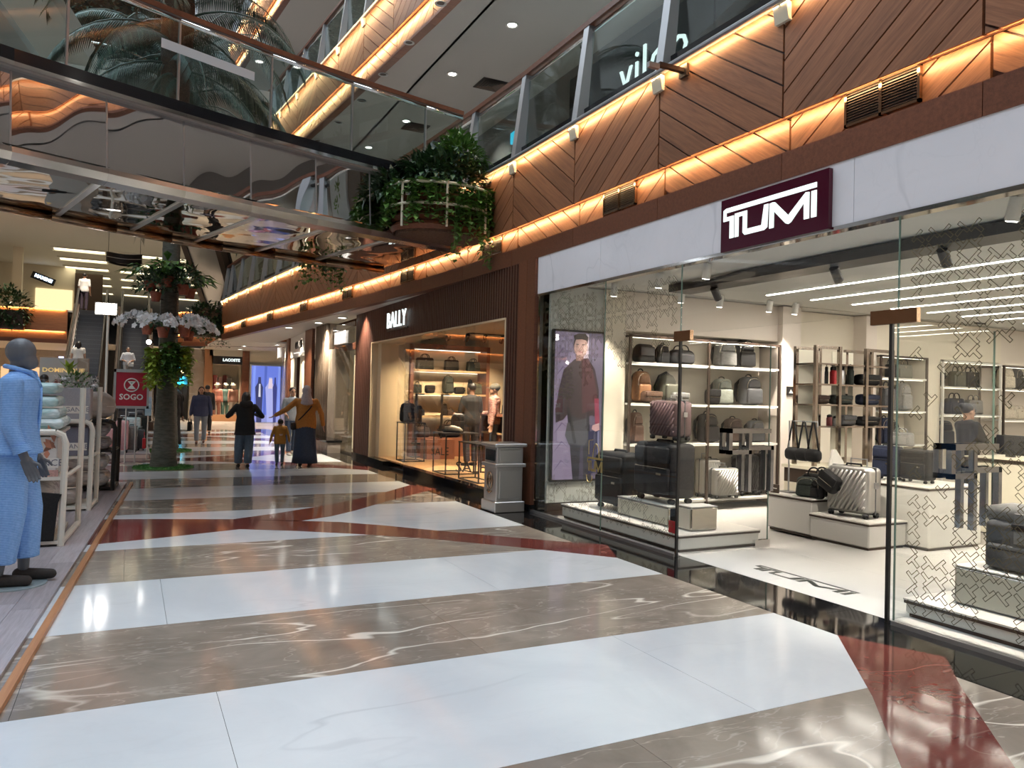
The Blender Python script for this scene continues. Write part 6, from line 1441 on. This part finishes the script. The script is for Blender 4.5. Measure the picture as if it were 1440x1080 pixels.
def downlight(x, y, z, lit, label, grp, r=.10):
    t = thing('downlight', label, 'downlight', (x, y, z), 0, grp); obj('rim', B().lathe([(r, 0), (r+.02, -.008), (r+.02, -.016), (r-.01, -.016), (r-.02, -.004)], 14), M_STEEL if not lit else M_WLAM, t); obj('lens', B().lathe([(r-.02, -.004), (r-.02, -.008)], 14), E_WHITE if lit else M_BROWNMET, t)
    if lit: lamp_disc((x, y, z-.012), 45 if z > 5 else 60, SOFT if z < 5 else (1, .93, .84), 2*r-.05)
for i, (x, y) in enumerate(((6.10, 12.55), (5.95, 15.1), (6.0, 18.3), (5.75, 20.8), (6.2, 9.5), (6.2, 6.0), (6.2, 2.0))): downlight(x, y, 8.358, True, ('lit downlight in the gallery ceiling nearest the balustrade posts', 'lit downlight beside the square ceiling vent', 'lit downlight seen above the footbridge handrail', 'lit downlight seen just above the bridge base rail', 'lit downlight above the lit gallery shop', 'lit downlight over the wine-red sign board side', 'lit gallery downlight behind the camera')[i], 'lit downlights in the gallery ceiling')
for i in range(7): downlight(4.52 if i < 4 else xfac(12+1.6*i)+.3, 12.1+1.65*i, 8.156, False, 'unlit dark downlight in the soffit strip, %s from the open corner' % ('first', 'second', 'third', 'fourth', 'fifth', 'sixth', 'seventh')[i], 'dark downlights in the soffit strip', .085)
for i, (x, y) in enumerate(((4.42, 20.4), (4.05, 22.6), (4.6, 18.6), (5.2, 31.5), (4.2, 33.5), (2.2, 41), (4.4, 36.5))): downlight(x, y, 3.331, True, 'round lit downlight in the soffit over the far shops, spot %s' % ('by the glass shop', 'by the dark-lettered shop', 'by the slatted front', 'by the taupe wall', 'before the blue poster', 'before the dark hall', 'by the clothes shop')[i], 'downlights over the far shops', .12)
for i, (x, y) in enumerate(((6.9, 15.2), (6.35, 18.6), (6.6, 6.5))):
    t = thing('ceiling_vent', ('square louvred ceiling vent behind the first gallery posts', 'square louvred ceiling vent above the corner planter', 'square louvred vent in the gallery ceiling behind the camera side')[i], 'vent', (x, y, 8.355)); b_ = B()
    for k in range(5): s = .30-.055*k; b_.add([(sx*s_, sy*s_, -.012-.006*k+dz) for s_, dz in ((s, 0), (s-.03, .01)) for sx, sy in ((-1, -1), (1, -1), (1, 1), (-1, 1))], [(j, (j+1) % 4, 4+(j+1) % 4, 4+j) for j in range(4)])
    obj('louvres', b_, M_BROWNMET, t); obj('back_plate', B().box(-.3, .3, -.3, .3, -.006, 0), M_BLKMET, t)

# ---- advertising panels on the near gallery, seen mirrored in the footbridge
bn = thing('hanging_banner', 'white hanging banner with black foot mirrored in the footbridge panels', 'banner', (4.45, 2.15, 8.55))
obj('printed_sheet', B().box(-.01, .01, -.75, .75, 0, 1.4), mat('banner_white', (.72, .74, .80), .5), bn); obj('printed_foot', B().box(-.014, -.0101, -.75, .75, 0, .40), mat('banner_black', (.01, .01, .012), .5), bn)
for y_ in (-.25, .08): obj('printed_leg', B().prism([(y_, 1.4), (y_+.09, 1.4), (y_+.10, 1.0), (y_+.15, .78), (y_+.06, .70), (y_+.02, 1.0)], -.014, -.0105, lambda a_, b__, h: (h, a_, b__)), mat('banner_leg', (.22, .17, .18), .5), bn)
text('lettering', '@yours', .15, M_BLKMET, bn, basis((-.013, .05, .56), (0, -1, 0), (0, 0, 1), (-1, 0, 0)), .001); text('lettering', 'Good Bar', .14, M_SGW, bn, basis((-.016, .1, .2), (0, -1, 0), (0, 0, 1), (-1, 0, 0)), .001)
obj('hanging_rail', B().box(-.02, .02, -.78, .78, 1.4, 1.43).box(0, .26, -.6, -.588, 1.41, 1.43).box(0, .26, .588, .6, 1.41, 1.43), M_STEEL, bn)
pp_ = thing('wall_poster', 'pale poster with a green leaf figure on the gallery wall, mirrored in the footbridge', 'poster', (8.0, 5.55, 6.72))
obj('printed_sheet', B().box(-.01, .04, -.45, .45, 0, 1.25), mat('banner_white'), pp_)
k_ = B()
for i in range(24): leaf(k_, (-.012, R.uniform(-.2, .2), R.uniform(.3, .8)), (0, R.uniform(-1, 1), R.uniform(-.3, 1)), R.uniform(.1, .25), .06, 0, Vector((-1, 0, 0)))
k_.v = [(-.0125, y_, z_) for x_, y_, z_ in k_.v]
obj('printed_leaves', k_, G_MID, pp_)
# ================================================================== PEOPLE AND MANNEQUINS
def cap(b_, p0, p1, r0, r1=None, n=10, sx=1):
    p0, p1 = Vector(p0), Vector(p1); r1 = r0 if r1 is None else r1; d = (p1-p0); L = d.length; d = d/L if L > 1e-6 else Vector((0, 0, 1))
    pts, rad = [], []
    for k in range(4): a = PI/2*(1-k/4); pts.append(p0-d*r0*math.sin(a)); rad.append(max(r0*math.cos(a), r0*.12))
    pts.append(p0); rad.append(r0); pts.append(p1); rad.append(r1)
    for k in range(1, 5): a = PI/2*k/4; pts.append(p1+d*r1*math.sin(a)); rad.append(max(r1*math.cos(a), r1*.12))
    return b_.tube(pts, rad, n)
def fuse(nm, b_, vox, it, m, parent):
    """melt overlapping limbs into one continuous skin"""
    me = b_.mesh(nm); fixn(me); o = bpy.data.objects.new(nm, me); COL.objects.link(o)
    r = o.modifiers.new('r', 'REMESH'); r.mode = 'VOXEL'; r.voxel_size = vox
    s = o.modifiers.new('s', 'SMOOTH'); s.iterations = it; s.factor = .5
    dg = bpy.context.evaluated_depsgraph_get(); me2 = bpy.data.meshes.new_from_object(o.evaluated_get(dg)); bpy.data.objects.remove(o); me2.name = nm
    return obj(nm, me2, m, parent, True)
SKIN = fabric('skin_tan', (.46, .26, .17), .5, .06); SKIN_D = fabric('skin_brown', (.26, .13, .08), .5, .06); HAIR = fabric('black_hair', (.012, .010, .010), .45, .3)
M_EYE = mat('eye_dark', (.02, .015, .012), .2); M_LIP = mat('lip', (.35, .12, .10), .5)
ARM0 = (Vector((.16, .02, -.98)), Vector((.06, -.16, -.98)))
def hand(b_, w_, d, side, s, curl=.5):
    """palm, four unequal bent fingers and a side thumb, starting at the wrist"""
    d = d.normalized(); f_ = Vector((0, -1, 0)); f_ = (f_-d*f_.dot(d)); f_ = f_.normalized() if f_.length > .1 else Vector((1, 0, 0)); q = d.cross(f_)   # f_: thumb side, q: palm normal
    inn = q*(-side)
    for k in range(4): cap(b_, w_+f_*(.024-.016*k)*s, w_+d*.085*s+f_*(.030-.020*k)*s, .013*s, .012*s, 8)
    for k, L in enumerate((.068, .078, .072, .055)):
        a = w_+d*.085*s+f_*(.031-.0205*k)*s; m_ = a+(d*(1-.15*curl)+inn*.35*curl)*L*.55*s; e = m_+(d*(1-.6*curl)+inn*.8*curl)*L*.5*s
        cap(b_, a, m_, .0095*s, .0088*s, 7); cap(b_, m_, e, .0088*s, .0072*s, 7)
    a = w_+d*.025*s+f_*.030*s; m_ = a+(d*.65+f_*.65+inn*.25).normalized()*.042*s; cap(b_, a, m_, .0125*s, .011*s, 7); cap(b_, m_, m_+(d*.9+f_*.2+inn*.3).normalized()*.032*s, .0105*s, .008*s, 7)
def person(nm, label, loc, rz, h, cat='person', arms=None, legs=((0, 0, 0), (0, 0, 0)), skin=None, shirt=None, sleeve=1.0, hem=.86, trousers=None, leg_end=.10, wide=1.0, skirt=None, hair='short', hairm=None, shoe=None, vox=.012, bulk=1.0, hood=None, headrot=0, group=None, eyes=True, child=False, plain=False):
    s = h/1.70; t = thing(nm, label, cat, loc, rz, group); skin = skin or SKIN; hairm = hairm or HAIR; hs = 1.25 if child else 1.0
    V_ = lambda x, y, z: Vector((x, y, z))*s
    arms = arms or (ARM0, ARM0); b_ = B()
    HR = Matrix.Rotation(headrot, 4, 'Z'); hc = V_(0, -.012, 1.585 if not child else 1.55); k = s*hs
    MH = Matrix.Translation(hc)@HR@Matrix.Diagonal((k, k, k, 1))
    b_.sph((0, .012, .022), .077, .096, .092, 16, 12, MH); b_.sph((0, -.022, -.042), .058, .070, .072, 14, 10, MH)
    if plain: b_.sph((0, -.060, -.055), .040, .040, .045, 12, 8, MH)
    else: cap(b_, MH@Vector((0, -.090, .005)), MH@Vector((0, -.106, -.022)), .010*k, .014*k, 8); b_.sph((0, -.085, -.052), .024, .014, .014, 8, 6, MH); b_.sph((0, -.072, -.092), .028, .022, .022, 8, 6, MH)
    for sd in (() if plain else (-1, 1)): b_.sph((sd*.079, .012, -.008), .012, .022, .032, 8, 6, MH)
    cap(b_, V_(0, .02, 1.38), hc+V_(0, .025, -.06), .054*s, .050*s)
    b_.lathe([(.06, .80), (.150, .84), (.168, .92), (.150, 1.02), (.142, 1.10), (.160, 1.22), (.172, 1.32), (.150, 1.40), (.06, 1.45)], 18, M=Matrix.Diagonal((s*bulk, s*.64*bulk, s, 1)))
    el, wr = [], []
    for i, sd in enumerate((-1, 1)):
        sh = V_(sd*.172*bulk, .0, 1.375); u, f_ = [Vector((q.x*sd, q.y, q.z)).normalized() for q in arms[i]]
        e = sh+u*.285*s; w_ = e+f_*.25*s; el.append(e); wr.append((sh, e, w_, f_)); cap(b_, sh, e, .052*s, .042*s); cap(b_, e, w_, .041*s, .027*s); hand(b_, w_, f_, sd, s*1.04)
    lg = []
    for i, sd in enumerate((-1, 1)):
        hp = V_(sd*.088*bulk, 0, .88); an = V_(sd*.095, .02, .085)+Vector(legs[i])*s; md = (hp+an)/2; kn = md+V_(sd*.01, -.02, .02)+V_(0, -.5*max(0, (hp-an).length*-1/s+.795), 0)
        lg.append((hp, kn, an)); cap(b_, hp, kn, .082*s*bulk, .055*s); cap(b_, kn, an, .054*s, .036*s); cap(b_, an+V_(0, .01, -.045), an+V_(0, -.15, -.055), .036*s, .026*s)
    body = fuse('body', b_, vox*.75, 2, skin, t)
    if shirt:
        c_ = B(); c_.lathe([(.05, hem-.01), (.186*wide**.5, hem), (.196, hem+.08), (.190, 1.0), (.180, 1.06), (.170, 1.12), (.178, 1.24), (.190, 1.33), (.160, 1.415), (.070, 1.47)], 18, M=Matrix.Diagonal((s*bulk, s*.70*bulk, s, 1)))
        for (sh, e, w_, f_) in wr:
            if sleeve <= .6: cap(c_, sh+V_(0, 0, .005), sh.lerp(e, sleeve/.6), .066*s, .062*s)
            else: cap(c_, sh+V_(0, 0, .005), e, .066*s, .056*s); cap(c_, e, e.lerp(w_, min(1, (sleeve-.6)/.4)*.95), .056*s, .044*s)
        fuse('top', c_, vox, 2, shirt, t)
    if trousers:
        c_ = B(); c_.lathe([(.06, .80), (.165, .84), (.178, .92), (.165, 1.0), (.06, 1.02)], 16, M=Matrix.Diagonal((s*bulk, s*.70*bulk, s, 1)))
        for hp, kn, an in lg:
            e = kn.lerp(an, min(1.0, (1-(leg_end-.08)/.40))); cap(c_, hp, kn, .096*s*bulk, .074*s*wide); 
            if leg_end < .45: c_.tube([kn, e, e+(e-kn).normalized()*.01], [.074*s*wide, .062*s*wide*1.08, .05*s*wide], 12)
        fuse('trousers', c_, vox, 2, trousers, t)
    if skirt:
        obj('skirt', B().lathe([(.15, 1.0), (.175, .9), (.19, .6), (.215, .25), (.235, .07), (.2, .07)], 22, M=Matrix.Diagonal((s*bulk, s*.75*bulk, s, 1))), skirt, t, True)
    if shoe:
        for i, (hp, kn, an) in enumerate(lg): c_ = B(); cap(c_, an+V_(0, .025, -.045), an+V_(0, -.165, -.057), .043*s, .033*s); obj('shoe', c_, shoe, t, True)
    if hair in ('short', 'long', 'bun', 'hoodhair'):
        c_ = B(); c_.sph((0, .026, .040), .087, .098, .090, 14, 10, MH)
        if hair == 'long': cap(c_, MH@Vector((0, .075, .02)), MH@Vector((0, .085, -.17)), .078*k, .07*k); [cap(c_, MH@Vector((q*.07, .03, .0)), MH@Vector((q*.075, .03, -.15)), .032*k, .03*k) for q in (-1, 1)]
        if hair == 'bun': c_.sph((0, .105, .085), .048, .045, .045, 10, 8, MH)
        fuse('hair', c_, vox*.8, 1, hairm, t)
    if hood:
        c_ = B(); c_.sph((0, .022, .022), .098, .108, .118, 16, 12, MH); cap(c_, MH@Vector((0, .05, -.06)), MH@Vector((0, .05, -.20)), .095*k, .13*k); c_.lathe([(.05, 1.20), (.13, 1.26), (.185, 1.33), (.15, 1.42), (.09, 1.48)], 16, M=Matrix.Translation(V_(0, .03, 0))@Matrix.Diagonal((s*.95, s*.75, s, 1)))
        fuse('headscarf', c_, vox, 2, hood, t)
    if eyes:
        c_ = B()
        for sd in (-1, 1): c_.sph((sd*.030, -.088, .006), .011, .006, .007, 8, 6, MH)
        obj('eyes', c_, M_EYE, t, True); c_ = B()
        for sd in (-1, 1): c_.tube([tuple(MH@Vector((sd*.015, -.096, .026))), tuple(MH@Vector((sd*.045, -.088, .028)))], .004*k, 5)
        obj('eyebrows', c_, hairm, t); obj('mouth', B().tube([tuple(MH@Vector((-.022, -.097, -.052))), tuple(MH@Vector((0, -.101, -.052))), tuple(MH@Vector((.022, -.097, -.052)))], .005*k, 5), M_LIP, t, True)
    t['_wr'] = [tuple(x[2]) for x in wr]; t['_h'] = tuple(hc); return t
F_ = lambda nm, c, r=.85: fabric('cloth_'+nm, c, r, .14, 50, .2)
DENIM = F_('denim', (.10, .15, .22)); DENIMD = F_('dark_denim', (.028, .045, .085)); BLK = F_('black', (.010, .010, .012)); ORNG = F_('orange', (.42, .17, .035)); OCH = F_('ochre', (.47, .23, .045)); NAVY = F_('navy', (.035, .045, .10)); GREYP = F_('grey_polo', (.22, .24, .27)); WHT = F_('white', (.68, .68, .70)); CRM = F_('cream', (.66, .62, .56)); LILAC = F_('lilac_grey', (.42, .36, .38)); SHOEB = F_('shoe_black', (.02, .018, .018), .5); SHOEW = F_('shoe_white', (.6, .58, .56), .5)
v = Vector
p = person('person', 'woman in black hooded top and wide blue jeans walking away, elbows out', (2.0, 15.45, 0), PI, 1.45, arms=((v((.62, -.15, -.75)), v((-.45, -.85, .15))), (v((.62, -.15, -.75)), v((-.45, -.85, .15)))), shirt=BLK, hem=.74, trousers=DENIM, wide=1.35, hair='long', shoe=SHOEB, bulk=1.12, legs=((.02, .0, 0), (.02, -.1, 0)))
obj('hood', (lambda b_: b_)(B().sph((0, .075, 1.22), .13, .07, .09, 12, 8)), BLK, p, True)
p = person('child', 'small child in ochre top and jeans walking beside the woman in the headscarf', (2.73, 15.85, 0), PI, .93, arms=((v((.35, .0, -.94)), v((.2, -.1, -.97))), (v((.35, .0, -.94)), v((.2, -.1, -.97)))), shirt=OCH, hem=.78, trousers=DENIM, hair='short', shoe=SHOEB, bulk=1.12, child=True, vox=.010)
text('printed_mark', 'w', .10, CRM, p, basis((0, .093, .62), (-1, 0, 0), (0, 0, 1), (0, 1, 0)), .001)
p = person('person', 'woman in orange top, pale headscarf and long denim skirt reaching towards the child', (3.16, 15.5, 0), PI-.1, 1.60, arms=((v((.42, .1, -.9)), v((.15, .1, -.98))), (v((.72, -.15, -.62)), v((.75, -.35, -.45)))), shirt=ORNG, hem=.80, skirt=DENIMD, hair=None, hood=LILAC, shoe=SHOEB, bulk=1.15)
obj('bag_strap', B().tube([(-.16, .05, 1.30), (-.05, .155, 1.15), (.10, .15, .98), (.20, .02, .86)], .014, 5), CM['black'], p, True); obj('shoulder_bag', B().rbox((.24, -.02, .80), (.09, .2, .15), .03, 3), CM['black'], p, 50)
p = person('person', 'man in grey polo shirt and glasses walking towards the camera', (3.40, 18.25, 0), .1, 1.58, arms=((v((.2, .0, -.98)), v((-.1, -.75, -.3))), (v((.2, 0, -.98)), v((.0, -.3, -.95)))), shirt=GREYP, sleeve=.5, trousers=DENIMD, hair='short', shoe=SHOEW, legs=((0, -.12, 0), (0, .15, .02)))
hc = Vector(p['_h']); obj('glasses', B().tube([(-.06, hc.y-.098, hc.z+.006), (.06, hc.y-.098, hc.z+.006)], .004, 4).tube([tuple(hc+v((-.03+.022*math.cos(a), -.1, .003+.016*math.sin(a)))) for a in [2*PI*k/10 for k in range(10)]], .003, 4, closed=True).tube([tuple(hc+v((.03+.022*math.cos(a), -.1, .003+.016*math.sin(a)))) for a in [2*PI*k/10 for k in range(10)]], .003, 4, closed=True), M_BLKMET, p)
p = person('person', 'woman in navy jumper and pale grey jeans walking towards the camera with a handbag', (1.74, 22.4, 0), -.1, 1.55, arms=((v((.22, .05, -.97)), v((.12, -.1, -.98))), (v((.25, .05, -.97)), v((.10, -.05, -.99)))), shirt=NAVY, hem=.82, trousers=F_('pale_jeans', (.22, .25, .30)), hair='long', hairm=F_('brown_hair', (.03, .018, .014)), shoe=F_('shoe_brown', (.09, .04, .03)), bulk=1.12, legs=((0, -.14, 0), (0, .12, .02)))
w_ = Vector(p['_wr'][0]); hb = dup(PROTO['tote'], 'black and cream handbag held by the woman in navy', p.location+Matrix.Rotation(-.1, 3, 'Z')@(w_+v((-.01, -.02, -.43))), 1.4, (.75, .8, 1.0), {'body': CM['black'], 'front_panel': CM['cream'], 'carry_handle': CM['black']})
person('person', 'person in long black robe half hidden behind the palm trunk', (1.0, 21.3, 0), .3, 1.58, shirt=BLK, skirt=BLK, hair=None, hood=BLK, shoe=SHOEB)
person('person', 'dark clothed walker far behind the woman in navy', (2.32, 27.5, 0), PI, 1.62, shirt=BLK, trousers=BLK, hair='short', shoe=SHOEB, vox=.014)
person('person', 'man in black shirt seen from behind inside the bag shop', (5.98, 13.7, .118), PI+.2, 1.62, arms=((v((.25, -.1, -.95)), v((-.3, -.8, -.1))), (v((.25, -.1, -.95)), v((-.3, -.8, -.1)))), shirt=BLK, sleeve=.5, trousers=F_('ink', (.02, .022, .04)), hair='short', shoe=SHOEB, bulk=1.1)
p = person('person', 'shopper in grey cap and red patterned shirt inside the bag shop', (6.50, 13.75, .118), -PI/2-.5, 1.62, arms=((v((.2, -.2, -.95)), v((-.1, -.9, -.1))), ARM0), shirt=mat('flower_shirt', rough=.8, build=fabf([(.08, .05, .06), (.36, .10, .09), (.55, .40, .34), (.12, .07, .07)], 16)), trousers=DENIMD, hair=None, hood=None, shoe=SHOEB)
hc = Vector(p['_h']); c_ = B(); c_.sph((hc.x, hc.y+.02, hc.z+.045), .095, .105, .085, 14, 10); c_.rbox((hc.x, hc.y-.12, hc.z+.035), (.12, .10, .012), .005, 1); obj('cap', c_, F_('cap_grey', (.13, .125, .11)), p, 40)
person('person', 'shop assistant with dark hair bun behind the cream counter', (10.2, 6.5, .001), PI/2-.3, 1.55, shirt=BLK, sleeve=.6, trousers=BLK, hair='bun', shoe=SHOEB, arms=((v((.15, -.4, -.9)), v((-.1, -.9, -.2))), (v((.15, -.4, -.9)), v((-.1, -.9, -.2)))))
person('person', 'man in white t-shirt stepping off the top of the escalator', (-1.98, 39.2, 4.836), PI-.3, 1.72, shirt=WHT, sleeve=.5, trousers=F_('wine_trousers', (.05, .035, .06)), hair='short', skin=SKIN_D, shoe=SHOEB, vox=.014)
p = person('person', 'woman in cream vest over dark sleeves riding up the escalator', (-1.78, 32.78, 1.605), PI, 1.55, shirt=CRM, sleeve=.3, trousers=DENIM, hair='long', shoe=SHOEW, vox=.014, bulk=1.1)
p = person('person', 'person in white top and cream shorts riding down the escalator', (-.12, 32.78, 1.605), .1, 1.42, shirt=WHT, sleeve=.6, trousers=CRM, leg_end=.5, hair='short', shoe=SHOEW, vox=.014, bulk=1.1, arms=((v((.3, 0, -.95)), v((-.6, -.7, -.2))), (v((.3, 0, -.95)), v((-.6, -.7, -.2)))))
obj('waist_bag', B().rbox((.09, -.17, .74), (.2, .09, .17), .03, 3), CRM, p, 50)
person('person', 'dark-haired shopper in pale top behind the bedding racks', (-1.46, 16.9, 0), .8, 1.60, shirt=WHT, trousers=DENIMD, hair='short', skin=SKIN_D, shoe=SHOEB)
person('person', 'taller dark-haired shopper further behind the bedding racks', (-1.70, 19.6, 0), PI, 1.72, shirt=BLK, trousers=BLK, hair='short', shoe=SHOEB, vox=.014)
HATW = F_('mannequin_white', (.62, .58, .52))
for i, (x, y, c1, c2, nm) in enumerate(((3.72, 39.1, (.36, .13, .10), (.30, .12, .09), 'rust dress'), (4.12, 39.3, (.08, .14, .13), (.10, .20, .17), 'dark green outfit'), (4.45, 39.0, (.30, .15, .12), (.45, .40, .36), 'brick shirt'))):
    p = person('shop_mannequin', 'white hatted window mannequin in %s in the clothes shop' % nm, (x, y, .0), .2*i, 1.78, 'mannequin', shirt=F_('m_top%d' % i, c1), trousers=F_('m_low%d' % i, c2), hair=None, skin=HATW, shoe=SHOEW, vox=.018, eyes=False, group='mannequins in the clothes shop')
    hc = Vector(p['_h']); obj('sun_hat', B().lathe([(.16, .05), (.15, .065), (.09, .07), (.085, .14), (.03, .15)], 14, tuple(hc)), HATW, p, 40)
# ---- mannequin on the deck
M_MANN = mat('mannequin_grey', (.115, .125, .145), .42)
def seersucker(nt, b):
    v_ = coords(nt, (1, 1, 1)); wv = N(nt, 'ShaderNodeTexWave', wave_type='BANDS', bands_direction='Z'); wv.inputs['Scale'].default_value = 26; wv.inputs['Distortion'].default_value = .6; wv.inputs['Detail'].default_value = 1; nt.links.new(v_, wv.inputs[0])
    n_ = noise(nt, v_, 55, 2); f_ = mathn(nt, 'ADD', mathn(nt, 'MULTIPLY', wv.outputs['Fac'], .5), mathn(nt, 'MULTIPLY', n_, .5))
    nt.links.new(ramp(nt, f_, [(.25, (.13, .32, .74)), (.75, (.32, .56, .98))]).outputs[0], b.inputs['Base Color']); bump(nt, b, f_, .35, .004)
M_PJ = mat('blue_seersucker', rough=.8, build=seersucker)
p = person('mannequin', 'grey bald mannequin in light blue pyjamas on a disc base at the deck edge', (-.73, 6.64, DZ+.012), PI/2-.12, 1.80, 'mannequin', arms=((v((.12, .0, -.99)), v((.03, -.42, -.92))), (v((.12, .0, -.99)), v((.03, -.30, -.95)))), shirt=M_PJ, sleeve=.82, hem=.90, trousers=M_PJ, leg_end=.16, wide=1.45, hair=None, skin=M_MANN, vox=.0085, eyes=False, plain=True, legs=((0, .05, 0), (0, -.06, 0)))
s_ = 1.8/1.7
for pts, nm in (([(-.06, -.075, 1.46), (.0, -.125, 1.36), (.06, -.075, 1.46), (.075, .02, 1.49), (0, .09, 1.50), (-.075, .02, 1.49)], 'collar'),): obj(nm, B().tube([tuple(Vector(q)*s_) for q in pts], .018, 6, closed=True), M_PJ, p, True)
obj('button_placket', B().tube([tuple(Vector(q)*s_) for q in ((0, -.130, 1.36), (0, -.132, 1.2), (0, -.122, 1.05), (0, -.125, .92))], .012, 5), M_PJ, p, True)
for sd, (wx, wy, wz) in zip((-1, 1), p['_wr']): w0 = Vector((wx, wy, wz)); d = Vector((.03*sd, -.4 if sd < 0 else -.3, -.93)); obj('cuff', B().tube([tuple(w0-d*.115), tuple(w0-d*.06)], [.056, .058], 14), M_PJ, p, 40)
for sd, dy in ((-1, .05), (1, -.06)): c_ = B(); cap(c_, (sd*.10, .045+dy*s_, .045), (sd*.10, -.16+dy*s_, .035), .047, .038); obj('slipper', c_, F_('slipper', (.035, .03, .028)), p, True)
obj('disc_base', B().lathe([(.23, 0), (.23, .009), (.21, .012)], 32), mat('glass_disc', (.30, .38, .42), .08), p, None, (.0, .01, -.0122))
for o in list(S.objects):
    for k_ in ('_wr', '_h'):
        if k_ in o: del o[k_]
